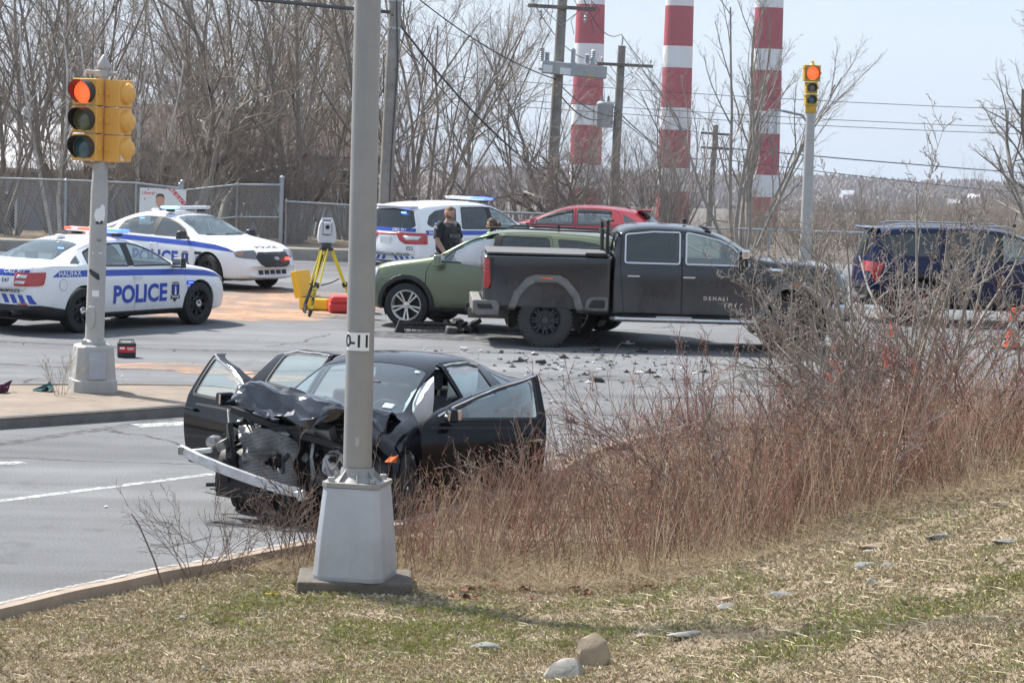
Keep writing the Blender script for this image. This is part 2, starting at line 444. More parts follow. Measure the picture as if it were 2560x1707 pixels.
# far ground: falls away towards the harbour at gravity's slope
def far_z(y):
 if y < 74: return -.06 
 return -.06 - .0268 * (y - 74) - 7.5 * smooth01(80, 420, y)
ys = [-60, -20, 0, 10, 30, 50, 66, 74, 80, 90, 105, 125, 150, 190, 240, 320, 430, 600, 800, 1100, 1500, 2000, 2600, 3300, 3380]
xs_n = 60
vs, fs = [], []
for j, y in enumerate(ys):
 half = 60 + max(0, y) * .5
 for i in range(xs_n + 1):
  x = -half + 2 * half * i / xs_n
  z = far_z(y)
  if 78 < y < 1500: z += (noise.noise(Vector((x * .03, y * .03, 4))) * min(2.0, (y - 76) * .02)) 
  vs.append((x, y, z))
for j in range(len(ys) - 1):
 for i in range(xs_n):
  a = j * (xs_n + 1) + i; fs.append((a, a + 1, a + xs_n + 2, a + xs_n + 1))
me = bpy.data.meshes.new('ground'); me.from_pydata(vs, [], fs); me.update()
for p in me.polygons: p.use_smooth = True
tag(link_mesh('ground', me, M['far_soil']), kind='structure', label='scrubby ground falling away towards the harbour')
# road: one flat sheet over the whole junction
me = bpy.data.meshes.new('road')
me.from_pydata([(-45, 2, 0), (60, 2, 0), (60, 72, 0), (-45, 72, 0)], [], [(0, 1, 2, 3)])
tag(link_mesh('road', me, M['asphalt']), kind='structure', label='weathered grey asphalt junction')
# verge and bank between kerb and camera
vs, fs = [], []
NT = [0.14, .3, .5, .75, 1.05, 1.4, 1.8, 2.25, 2.75, 3.3, 3.9, 4.6, 5.4, 6.3, 7.4, 8.8, 10.6, 13, 16]
nv = []
gx = np.arange(-12, 48.01, .25); gy = np.arange(6, 33.6, .25)
idx = {}
for i, x in enumerate(gx):
 for j, y in enumerate(gy):
  d = kerb_dist(x, y)
  if d < .10: continue
  idx[(i, j)] = len(vs); vs.append((x, y, bank_z(x, y, d)))
for i in range(len(gx) - 1):
 for j in range(len(gy) - 1):
  q = [(i, j), (i + 1, j), (i + 1, j + 1), (i, j + 1)]
  if all(k in idx for k in q): fs.append(tuple(idx[k] for k in q))
# seam strip tucked under the kerb's back edge
b0 = len(vs)
for a, b in zip(KD, KD[1:]):
 d = (b - a).normalized(); nrm = Vector((d.y, -d.x, 0))
 q0, q1, q2, q3 = a + nrm * .08, b + nrm * .08, b + nrm * .62, a + nrm * .62
 k = len(vs)
 for q in (q0, q1, q2, q3): vs.append((q.x, q.y, bank_z(q.x, q.y) - (.0 if q in (q2, q3) else .0) - .006))
 fs.append((k + 3, k + 2, k + 1, k))
me = bpy.data.meshes.new('verge'); me.from_pydata(vs, [], fs); me.update()
for p in me.polygons: p.use_smooth = True
bm = bmesh.new(); bm.from_mesh(me); 
for f in bm.faces:
 if f.normal.z < 0: f.normal_flip()
bm.to_mesh(me); bm.free()
tag(link_mesh('verge', me, M['soil']), kind='structure', label='grassy bank rising to the right of the kerb')
def kerb_strip(name, line, w, h, mat, label, closed=False, side=1):
 """kerb with a chamfered road edge; line is the road side foot"""
 vs, fs = [], []; n = len(line)
 prof = [(0, -.05), (.01, h - .025), (.035, h), (w, h), (w, -.05)]
 for i, p in enumerate(line):
  a = line[i - 1] if (i or closed) else p; b = line[(i + 1) % n] if (i < n - 1 or closed) else p
  d = (b - a).normalized(); nr = Vector((d.y, -d.x, 0)) * side
  jit = noise.noise(Vector((p.x * 1.3, p.y * 1.3, 0))) * .008
  for u, z in prof: q = p + nr * u; vs.append((q.x, q.y, z + (jit if z > 0 else 0)))
 m = len(prof)
 for i in range(n if closed else n - 1):
  i2 = (i + 1) % n
  for k in range(m - 1):
   f = (i * m + k, i * m + k + 1, i2 * m + k + 1, i2 * m + k); fs.append(f if side > 0 else f[::-1])
 me = bpy.data.meshes.new(name); me.from_pydata(vs, [], fs); me.update()
 return tag(link_mesh(name, me, mat), kind='structure', label=label)
kerb_strip('kerb', KD, .17, .13, M['kerb'], 'pale tan concrete kerb along the near verge')
# worn white edge on the kerb
wl_v, wl_f = [], []
for i, (a, b) in enumerate(zip(KD, KD[1:])):
 d = (b - a).normalized(); nr = Vector((d.y, -d.x, 0))
 k = len(wl_v)
 for p in (a + nr * .03, b + nr * .03, b + nr * .075, a + nr * .075):
  wl_v.append((p.x, p.y, .137 + noise.noise(Vector((p.x * 1.3, p.y * 1.3, 0))) * .008))
 wl_f.append((k + 3, k + 2, k + 1, k))
me = bpy.data.meshes.new('kerb_paint'); me.from_pydata(wl_v, [], wl_f); me.update()
tag(link_mesh('kerb_paint', me, worn_paint('kerb_white', (.55, .52, .49), .42, .62, 14)), kind='structure', label='worn white line on the near kerb')
# median island under the left signal
ISL = densify([(-16, 20.5), (-9.5, 25.9), (-5.74, 29.45), (-3.75, 31.45), (-3.15, 32.5), (-3.35, 33.45), (-4.2, 33.8), (-6.4, 33.2), (-10, 31.9), (-16, 30)], 5)
vs = [(p.x, p.y, .118) for p in ISL]
me = bpy.data.meshes.new('traffic_island'); me.from_pydata(vs, [], [tuple(range(len(vs)))]); me.update()
if me.polygons[0].normal.z < 0: me.flip_normals()
tag(link_mesh('traffic_island', me, M['island']), kind='structure', label='tan concrete top of the median island')
kerb_strip('kerb', ISL, .16, .13, M['kerb_grey'], 'weathered kerb round the median island', side=-1)
# low concrete edge below the fence, and the strip of dead turf behind it
FE = [Vector((x, 65.6 + .004 * x, 0)) for x in np.linspace(-30, -1.2, 20)]
kerb_strip('kerb', FE, .35, .30, M['concrete'], 'low concrete edge in front of the chain link fence', side=-1)
vs, fs = [], []
for i, x in enumerate(np.linspace(-45, -1.2, 60)):
 for j, y in enumerate((65.9, 68, 70, 72, 76)):
  vs.append((x, y, .24 - .05 * j + .08 * noise.noise(Vector((x * .5, y * .5, 0)))))
for i in range(59):
 for j in range(4):
  a = i * 5 + j; fs.append((a, a + 5, a + 6, a + 1))
me = bpy.data.meshes.new('turf_strip'); me.from_pydata(vs, [], fs); me.update()
tag(link_mesh('turf_strip', me, M['soil']), kind='structure', label='strip of dead turf below the fence')
# painted lines, absorbent sand, fluid
def sheet(name, poly, z, mat, label, kind='structure'):
 me = bpy.data.meshes.new(name); me.from_pydata([(x, y, z) for x, y in poly], [], [tuple(range(len(poly)))]); me.update()
 if me.polygons[0].normal.z < 0: me.flip_normals()
 return tag(link_mesh(name, me, mat), kind=kind, label=label)
def ribbon(name, a, b, w, z, mat, label):
 a, b = Vector(a), Vector(b); d = (b - a).normalized(); n2 = Vector((-d.y, d.x)) * w / 2
 return sheet(name, [tuple(a - n2), tuple(b - n2), tuple(b + n2), tuple(a + n2)], z, mat, label)
ribbon('lane_line', (-9.4, 17.8), (-2.2, 27.3), .12, .004, M['road_paint'], 'worn white lane line running up to the wreck')
ribbon('lane_line', (-4.3, 30.15), (-3.2, 30.9), .30, .004, M['road_paint'], 'short white bar beside the median island')
ribbon('lane_line', (-6.4, 25.6), (-4.95, 26.75), .2, .004, M['road_paint'], 'stub of a white lane arrow at the left edge')
ribbon('lane_line', (1.5, 29.6), (12, 34.2), .14, .004, M['road_paint'], 'faint white edge line along the right kerb')
def blob(cx, cy, rx, ry, rot, seed, n=40):
 out = []
 for k in range(n):
  a = 2 * math.pi * k / n
  r = 1 + .35 * noise.noise(Vector((math.cos(a) * 1.6 + seed, math.sin(a) * 1.6, seed)))
  x, y = rx * r * math.cos(a), ry * r * math.sin(a)
  out.append((cx + x * math.cos(rot) - y * math.sin(rot), cy + x * math.sin(rot) + y * math.cos(rot)))
 return out
for i, (cx, cy, rx, ry, ro) in enumerate([(-4.9, 50.2, 2.1, 3.6, .2), (-5.6, 47.6, 1.5, 2.2, 1.0), (-3.2, 52.0, 1.6, 2.2, .3)]):
 sheet('absorbent_sand', blob(cx, cy, rx, ry, ro, i + 1), .004 + .001 * i, M['sand'], ['orange absorbent sand spread under the tripod', 'orange absorbent sand ahead of the near police car', 'orange absorbent sand beside the red case'][i], 'stuff')
for i, (cx, cy, rx, ry, ro) in enumerate([(-5.0, 37.3, .75, .5, .2), (-4.2, 36.8, .6, .4, .1), (-3.3, 36.0, .7, .45, .5), (1.2, 28.6, .9, .5, .8)]):
 sheet('absorbent_sand', blob(cx, cy, rx, ry, ro, i + 11), .004 + .001 * i, M['sand'], ['orange sand patch nearest the car battery', 'orange sand patch between battery and open door', 'orange sand patch behind the open passenger door', 'orange sand patch right of the wreck by the kerb'][i], 'stuff')
M['tyre_mark'] = worn_paint('tyre_mark', (.05, .05, .052), .42, .75, 5)
for i, pts in enumerate([[(-9, 37.5), (-6.5, 36.8), (-4, 36.9), (-1.5, 38)], [(-8, 40.5), (-5, 40), (-2, 40.6), (1, 41.5)], [(-6.5, 26), (-5, 29), (-2.5, 33.5), (1.5, 38)], [(2, 35), (5, 36.5), (9, 38.5)]]):
 L = densify(pts, 8); vs = []; fs = []
 for k, p in enumerate(L):
  d = (L[min(k + 1, len(L) - 1)] - L[max(0, k - 1)]).normalized(); n2 = Vector((-d.y, d.x, 0)) * .11
  vs += [tuple(p + n2 + Vector((0, 0, .0022))), tuple(p - n2 + Vector((0, 0, .0022)))]
 for k in range(len(L) - 1): fs.append((2 * k, 2 * k + 1, 2 * k + 3, 2 * k + 2))
 me = bpy.data.meshes.new('tyre_mark'); me.from_pydata(vs, [], fs); me.update()
 tag(link_mesh('tyre_mark', me, M['tyre_mark']), ['faint tyre mark near the car battery', 'faint tyre mark behind the island', 'faint tyre mark passing left of the wreck', 'faint tyre mark below the pickup nose'][i], kind='stuff')
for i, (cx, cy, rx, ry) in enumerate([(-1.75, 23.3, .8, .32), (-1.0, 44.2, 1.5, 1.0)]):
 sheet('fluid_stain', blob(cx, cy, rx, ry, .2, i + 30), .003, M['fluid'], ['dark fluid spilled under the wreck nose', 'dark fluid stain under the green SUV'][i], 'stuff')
# far wooded hill across the harbour
vs, fs = [], []
NX, NY = 140, 16
for j in range(NY + 1):
 y = 2200 + 1100 * j / NY
 for i in range(NX + 1):
  x = -900 + 2600 * i / NX
  prof = math.sin(math.pi * min(1, j / NY * .62)) 
  h = (33 + 8 * noise.noise(Vector((x * .0022, 3, 0))) + 4 * noise.noise(Vector((x * .009, 7, 0)))) * prof
  h += 3.5 * noise.noise(Vector((x * .03, y * .03, 2))) * min(1, j / 3)
  vs.append((x, y, -.0268 * y - 9 + h))
for j in range(NY):
 for i in range(NX):
  a = j * (NX + 1) + i; fs.append((a, a + 1, a + NX + 2, a + NX + 1))
me = bpy.data.meshes.new('hill'); me.from_pydata(vs, [], fs); me.update()
for p in me.polygons: p.use_smooth = True
M['hill'] = pbr('hill', (.15, .125, .12), .95, var=.5, scale=.03)
hill = tag(link_mesh('hill', me, M['hill']), kind='structure', label='bare wooded hillside across the harbour')
hill_bvh = BVHTree.FromPolygons([v.co for v in me.vertices], [tuple(p.vertices) for p in me.polygons])
def hill_pt(x, y):
 h = hill_bvh.ray_cast(Vector((x, y, 200)), Vector((0, 0, -1)))[0]
 return h
# ---------------------------------------------------------------- vehicles
# car space: x forward, y left, z up; origin on the ground, midway between the axles
class Shell:
 def __init__(s, sp):
  s.sp = sp
  F = {k: pchip([a for a, _ in sp[k]], [b for _, b in sp[k]]) for k in ('top', 'belt', 'wid', 'rail_y', 'rail_z', 'bot')}
  xs = sp['xs']
  bow = sp.get('bow', 0.14); x0, x1 = sp['bow_x']      # plan bow of nose and tail
  rings = []
  for x in xs:
   zt, zb, w, ry, rz, bo = F['top'](x), F['belt'](x), F['wid'](x), F['rail_y'](x), F['rail_z'](x), F['bot'](x)
   rz = min(rz, zt - 0.004); zb = min(zb, rz - 0.004)
   lo = sp.get('low', (0.80, 0.935, 0.985))
   zs = bo + 0.05
   zl = min(0.42, bo + (zb - bo) * 0.35); zm = min(0.64, bo + (zb - bo) * 0.6); zw = zb - (zb - bo) * sp.get('shoulder', 0.2)
   zl = max(zl, zs + 0.01); zm = max(zm, zl + 0.01); zw = max(zw, zm + 0.01)
   tb = sp.get('tumble', 0.93)
   p = [(0, bo), (w * lo[0], bo), (w * lo[1], zs), (w * lo[2], zl), (w, zm), (w * sp.get('sh_y', 0.985), zw), (w * tb, zb)]
   by = w * tb
   ry = min(ry, by - 0.01)
   p.append(((by + ry) / 2 + sp.get('bulge', 0.012), (zb + rz) / 2 + sp.get('bulge', 0.012) * 0.4))
   p.append((ry, rz))
   p.append((ry * 0.88, rz + (zt - rz) * 0.52))
   p.append((ry * 0.55, rz + (zt - rz) * 0.85))
   p.append((0, zt))
   rings.append((x, p))
  nr = len(rings[0][1])
  vs, fs = [], []
  def bx(x, y):
   q = 0.0
   if x > x1: q = -bow * min(1, (x - x1) / max(1e-6, xs[0] - x1)) ** 1.5
   if x < x0: q = bow * min(1, (x0 - x) / max(1e-6, x0 - xs[-1])) ** 1.5
   ws = sp.get('ws_bow', 0.10)
   if sp['ws_x'][0] < x < sp['ws_x'][1]:
    t = (x - sp['ws_x'][0]) / (sp['ws_x'][1] - sp['ws_x'][0]); q -= ws * math.sin(math.pi * min(1, t * 1.0)) * 0.8
   return x + q * (abs(y) / 0.9) ** 2
  full = 2 * nr - 2
  for x, p in rings:
   for k in range(nr): vs.append((bx(x, p[k][0]), p[k][0], p[k][1]))
   for k in range(nr - 2, 0, -1): vs.append((bx(x, p[k][0]), -p[k][0], p[k][1]))
  for i in range(len(rings) - 1):
   for k in range(full):
    k2 = (k + 1) % full
    fs.append((i * full + k, i * full + k2, (i + 1) * full + k2, (i + 1) * full + k))
  # end caps as strips between left and right halves
  for i, fl in ((0, False), (len(rings) - 1, True)):
   b = i * full
   for k in range(nr - 1):
    a1, a2 = b + k, b + k + 1
    c1, c2 = b + (full - k) % full, b + (full - k - 1) % full
    q = [a1, a2, c2, c1]
    q = [q[j] for j in range(4) if q[j] not in q[:j]]
    if len(q) < 3: continue
    fs.append(tuple(q if fl else q[::-1]))
  me = bpy.data.meshes.new('shell'); me.from_pydata(vs, [], fs); me.update()
  bm = bmesh.new(); bm.from_mesh(me)
  bmesh.ops.recalc_face_normals(bm, faces=bm.faces)
  cl = bm.edges.layers.float.new('crease_edge')
  cr = sp.get('crease', {6: 0.55, 5: 0.25, 8: 0.35, 2: 0.4})
  bm.verts.ensure_lookup_table()
  for e in bm.edges:
   a, b2 = e.verts[0].index, e.verts[1].index
   if a // full == b2 // full: continue
   k = a % full; k = min(k, full - k)
   if k in cr: e[cl] = cr[k]
  bm.to_mesh(me); bm.free()
  o = bpy.data.objects.new('tmp', me); COL.objects.link(o)
  m = o.modifiers.new('s', 'SUBSURF'); m.levels = 2
  s.surf = eval_mesh(o)
  o.modifiers.clear()
  bpy.data.objects.remove(o)
  bm = bmesh.new(); bm.from_mesh(s.surf); s.bvh = BVHTree.FromBMesh(bm); bm.free()
  s.wall = s.solid(0.028, -1)
  s._skin = {}
 def solid(s, th, off, shift=0.0):
  """closed sheet following the skin; shift moves it out (+) or in (-)"""
  me = s.surf.copy()
  nor = [v.normal.copy() for v in me.vertices]
  outer = shift + (th if off > 0 else 0); inner = outer - th
  bm = bmesh.new(); bm.from_mesh(me)
  vs = bm.verts[:]; 
  dup = bmesh.ops.duplicate(bm, geom=bm.verts[:] + bm.edges[:] + bm.faces[:])
  nf = [g for g in dup['geom'] if isinstance(g, bmesh.types.BMFace)]
  nv = [g for g in dup['geom'] if isinstance(g, bmesh.types.BMVert)]
  mp = dup['vert_map']
  for i, v in enumerate(vs):
   n = nor[i]; base = v.co.copy()
   w = mp[v]; v.co = base + n * outer; w.co = base + n * inner
  bmesh.ops.reverse_faces(bm, faces=nf)
  for f in nf: f.material_index = 1
  bm.to_mesh(me); bm.free()
  return me
 def skin(s, sh):
  if sh not in s._skin: s._skin[sh] = s.solid(0.008, 1, sh)
  return s._skin[sh]
 def patch(s, polys, axis, lo, hi, off=0.0):
  """the part of the skin inside an outline (or several), lifted by off"""
  if not hasattr(s, 'fv'):
   s.co = np.array([v.co for v in s.surf.vertices]); s.no = np.array([v.normal for v in s.surf.vertices])
   s.fv = np.array([list(p.vertices) if len(p.vertices) == 4 else list(p.vertices) + [p.vertices[2]] for p in s.surf.polygons])
   s.fmin, s.fmax = s.co[s.fv].min(1), s.co[s.fv].max(1)
  ui, vi, wi = {'y': (0, 2, 1), 'z': (0, 1, 2), 'x': (1, 2, 0)}[axis]
  if not isinstance(polys[0][0], (tuple, list)): polys = [polys]
  out = bmesh.new()
  for poly in polys:
   tris = tessellate_polygon([[Vector((u, v, 0)) for u, v in poly]])
   for t in tris:
    T = [Vector(poly[k]) for k in t]
    ar = (T[1] - T[0]).cross(T[2] - T[0])
    if abs(ar) < 1e-9: continue
    if ar < 0: T.reverse()
    a = np.array(T); b0, b1 = np.zeros(3), np.zeros(3)
    b0[ui], b0[vi], b0[wi] = a[:, 0].min(), a[:, 1].min(), lo
    b1[ui], b1[vi], b1[wi] = a[:, 0].max(), a[:, 1].max(), hi
    m = np.where(((s.fmax >= b0) & (s.fmin <= b1)).all(1))[0]
    if not len(m): continue
    F = s.fv[m]; uq, inv = np.unique(F, return_inverse=True); inv = inv.reshape(F.shape)
    bm = bmesh.new(); P = s.co[uq] + s.no[uq] * off
    V = [bm.verts.new(p) for p in P]
    for f in inv:
     q = list(dict.fromkeys(f.tolist()))
     try: bm.faces.new([V[k] for k in q])
     except ValueError: pass
    def cut(co, no):
     c, n = Vector((0, 0, 0)), Vector((0, 0, 0))
     c[ui], c[vi] = co; n[ui], n[vi] = no
     bmesh.ops.bisect_plane(bm, geom=bm.verts[:] + bm.edges[:] + bm.faces[:], plane_co=c, plane_no=n, clear_outer=True)
    for k in range(3):
     d = T[(k + 1) % 3] - T[k]; cut(T[k], (d.y, -d.x))
    for w, sg in ((lo, -1), (hi, 1)):
     c, n = Vector((0, 0, 0)), Vector((0, 0, 0)); c[wi] = w; n[wi] = sg
     bmesh.ops.bisect_plane(bm, geom=bm.verts[:] + bm.edges[:] + bm.faces[:], plane_co=c, plane_no=n, clear_outer=True)
    tmp = bpy.data.meshes.new('t'); bm.to_mesh(tmp); bm.free(); out.from_mesh(tmp); bpy.data.meshes.remove(tmp)
  bmesh.ops.remove_doubles(out, verts=out.verts, dist=2e-4)
  me = bpy.data.meshes.new('patch'); out.to_mesh(me); out.free()
  for p in me.polygons: p.use_smooth = True
  return me
 def piece(s, poly, axis, lo, hi, shift=0.0, cut=None, src=None):
  c = MB().prism(poly, lo, hi, axis).mesh('cut')
  r = boolean((src or s.skin(shift)).copy(), c, 'INTERSECT')
  if cut is not None: r = boolean(r, cut, 'DIFFERENCE')
  return r
def grow(poly, d):
 """offset a polygon outwards"""
 n = len(poly); area = sum(poly[i][0] * poly[(i + 1) % n][1] - poly[(i + 1) % n][0] * poly[i][1] for i in range(n))
 sg = 1 if area > 0 else -1; out = []
 for i in range(n):
  p0, p1, p2 = Vector(poly[i - 1]), Vector(poly[i]), Vector(poly[(i + 1) % n])
  a = (p1 - p0); b = (p2 - p1)
  if a.length < 1e-9 or b.length < 1e-9: out.append(tuple(p1)); continue
  a.normalize(); b.normalize()
  n1 = Vector((a.y, -a.x)) * sg; n2 = Vector((b.y, -b.x)) * sg
  m = n1 + n2
  m = m / max(0.5, m.length_squared / 2) if m.length > 1e-6 else n1
  out.append(tuple(p1 + m * d))
 return out
def rnd(poly, r=0.04, n=3):
 """round the corners of an outline"""
 out = []
 for i in range(len(poly)):
  p0, p1, p2 = Vector(poly[i - 1]), Vector(poly[i]), Vector(poly[(i + 1) % len(poly)])
  a = p0 - p1; b = p2 - p1
  ra = min(r, a.length * 0.45); rb = min(r, b.length * 0.45)
  A = p1 + a.normalized() * ra; B = p1 + b.normalized() * rb
  for k in range(n + 1):
   t = k / n
   out.append(tuple(A * (1 - t) ** 2 + p1 * 2 * t * (1 - t) + B * t * t))
 return out
def circ(cx, cz, r, n=28, a0=0, a1=360):
 return [(cx + r * math.cos(R(a0 + (a1 - a0) * k / n)), cz + r * math.sin(R(a0 + (a1 - a0) * k / n))) for k in range(n)]
WHEELS = {}
def wheel_meshes(kind, rad, wid, rim):
 key = (kind, rad, wid, rim)
 if key in WHEELS: return WHEELS[key]
 h = wid / 2
 t = MB(); n = 48
 t.lathe([(rim * 0.97, -h * 0.8), (rim * 1.03, -h * 0.98), (rim + (rad - rim) * 0.5, -h * 1.04), (rad * 0.965, -h * 0.9), (rad * 0.995, -h * 0.72), (rad * 0.995, -h * 0.45), (rad * 0.98, -h * 0.42), (rad * 0.98, -h * 0.38), (rad, -h * 0.35), (rad, -h * 0.04), (rad * 0.985, -h * 0.02), (rad * 0.985, h * 0.02), (rad, h * 0.04), (rad, h * 0.35), (rad * 0.98, h * 0.38), (rad * 0.98, h * 0.42), (rad * 0.995, h * 0.45), (rad * 0.995, h * 0.72), (rad * 0.965, h * 0.9), (rim + (rad - rim) * 0.5, h * 1.04), (rim * 1.03, h * 0.98), (rim * 0.97, h * 0.8), (rim * 0.97, -h * 0.8)], n, axis='y')
 if kind == 'offroad':
  for k in range(40):
   a = 2 * math.pi * k / 40
   for sy in (-1, 1):
    ca, sa = math.cos(a), math.sin(a)
    t.box((ca * rad * 0.985, sy * h * 0.8, sa * rad * 0.985), (0.035, h * 0.42, rad * 0.085), rot=(0, -a, 0))
 tyre = t.mesh('tyre', 40)
 r = MB()                                                  # outer side is -y
 r.lathe([(rim * 0.99, h * 0.8), (rim * 0.9, h * 0.6), (rim * 0.86, -h * 0.55), (rim * 0.93, -h * 0.8), (rim * 1.0, -h * 0.9), (rim * 1.015, -h * 0.97), (rim * 0.98, -h * 0.99)], n, axis='y')
 back = MB().lathe([(rim * 0.9, h * 0.1), (0.001, h * 0.1)], 32, axis='y')
 cap = MB()
 def spoke(a, r0, r1, w0, w1, y0, y1, th=0.03):
  ca, sa = math.cos(a), math.sin(a); vs = []
  for rr, w, y in ((r0, w0, y0), (r1, w1, y1)):
   for s2, dy in ((-1, 0), (1, 0), (1, th), (-1, th)):
    ww = w * (0.8 if dy == 0 else 1.0)
    vs.append((ca * rr - sa * s2 * ww, y + dy, sa * rr + ca * s2 * ww))
  r.add(vs, [(0, 1, 2, 3), (7, 6, 5, 4), (0, 4, 5, 1), (1, 5, 6, 2), (2, 6, 7, 3), (3, 7, 4, 0)])
 if kind == 'steel':
  # dished steel wheel: ring of round holes
  r.lathe([(rim * 0.9, -h * 0.35), (rim * 0.8, -h * 0.62)], n, axis='y')
  nh = 8
  for k in range(nh): spoke(2 * math.pi * (k + 0.5) / nh, rim * 0.5, rim * 0.82, rim * 0.13, rim * 0.17, -h * 0.5, -h * 0.62)
  r.lathe([(rim * 0.55, -h * 0.5), (rim * 0.42, -h * 0.62), (rim * 0.3, -h * 0.45), (0.001, -h * 0.45)], 32, axis='y')
  cap.lathe([(rim * 0.3, -h * 0.44), (rim * 0.29, -h * 0.78), (rim * 0.25, -h * 0.9), (rim * 0.12, -h * 0.95), (0.001, -h * 0.95)], 24, axis='y')
  for k in range(5):
   a = 2 * math.pi * k / 5; cap.tube([(math.cos(a) * rim * 0.2, -h * 0.85, math.sin(a) * rim * 0.2), (math.cos(a) * rim * 0.2, -h * 0.99, math.sin(a) * rim * 0.2)], rim * 0.045, 6)
 elif kind == 'ten':
  for k in range(5):
   for d in (-0.17, 0.17): spoke(2 * math.pi * k / 5 + math.pi / 2 + d * 1.0, rim * 0.16, rim * 0.96, rim * 0.05, rim * 0.075, -h * 0.72, -h * 0.86, 0.035)
  r.lathe([(rim * 0.24, -h * 0.5), (rim * 0.22, -h * 0.78), (rim * 0.13, -h * 0.84), (0.001, -h * 0.8)], 20, axis='y')
  for k in range(5):
   a = 2 * math.pi * (k + 0.5) / 5 + math.pi / 2
   cap.tube([(math.cos(a) * rim * 0.22, -h * 0.6, math.sin(a) * rim * 0.22), (math.cos(a) * rim * 0.22, -h * 0.86, math.sin(a) * rim * 0.22)], rim * 0.035, 6)
  cap.lathe([(rim * 0.1, -h * 0.8), (rim * 0.09, -h * 0.9), (0.001, -h * 0.92)], 16, axis='y')
 elif kind == 'offroad':
  r.lathe([(rim * 0.9, -h * 0.5), (rim * 0.78, -h * 0.74)], n, axis='y')
  for k in range(8):
   a = 2 * math.pi * k / 8
   for d in (-0.14, 0.14): spoke(a + d, rim * 0.5, rim * 0.85, rim * 0.045, rim * 0.07, -h * 0.72, -h * 0.8)
   spoke(a, rim * 0.28, rim * 0.56, rim * 0.1, rim * 0.13, -h * 0.66, -h * 0.76)
  r.lathe([(rim * 0.62, -h * 0.5), (rim * 0.58, -h * 0.7), (rim * 0.5, -h * 0.74), (rim * 0.42, -h * 0.6), (0.001, -h * 0.6)], 32, axis='y')
  for k in range(8):
   a = 2 * math.pi * (k + 0.5) / 8
   cap.tube([(math.cos(a) * rim * 0.34, -h * 0.55, math.sin(a) * rim * 0.34), (math.cos(a) * rim * 0.34, -h * 0.86, math.sin(a) * rim * 0.34)], rim * 0.045, 6)
  cap.lathe([(rim * 0.25, -h * 0.55), (rim * 0.25, -h * 0.84), (rim * 0.2, -h * 0.9), (0.001, -h * 0.9)], 6, axis='y')
 else:                                                     # five wide spokes
  for k in range(5): spoke(2 * math.pi * k / 5 + 0.3, rim * 0.15, rim * 0.96, rim * 0.12, rim * 0.13, -h * 0.7, -h * 0.85, 0.04)
  r.lathe([(rim * 0.24, -h * 0.5), (rim * 0.22, -h * 0.78), (0.001, -h * 0.82)], 20, axis='y')
  cap.lathe([(rim * 0.12, -h * 0.8), (rim * 0.1, -h * 0.9), (0.001, -h * 0.9)], 16, axis='y')
 WHEELS[key] = (tyre, r.mesh('rim', 30), cap.mesh('hub_cap', 30), back.mesh('brake_disc'))
 return WHEELS[key]
def add_wheel(root, kind, x, y, rad, wid, rim, mats, steer=0.0, camber=0.0, z=None, spin=0.0):
 tyre, rm, cap, back = wheel_meshes(kind, rad, wid, rim)
 w = link_mesh('wheel', tyre.copy(), mats[0], root)
 w.location = (x, y, rad if z is None else z)
 w.rotation_euler = Euler((camber, spin, steer + (math.pi if y > 0 else 0)))
 w.rotation_mode = 'XYZ'
 link_mesh('rim', rm.copy(), mats[1], w)
 link_mesh('hub_cap', cap.copy(), mats[2], w)
 link_mesh('brake_disc', back.copy(), M['black_steel'], w)
 return w
def seat(root, x, y, z=0.32, mat=None, head=True):
 b = MB()
 b.box((0.02, 0, 0.12), (0.5, 0.5, 0.16))
 b.box((-0.3, 0, 0.42), (0.14, 0.48, 0.62), rot=(0, -0.28, 0))
 if head: b.box((-0.42, 0, 0.86), (0.09, 0.26, 0.18), rot=(0, -0.2, 0))
 o = b.build('seat', mat or M['seat_cloth'], root, bevel=0.05, seg=3)
 o.location = (x, y, z)
 return o
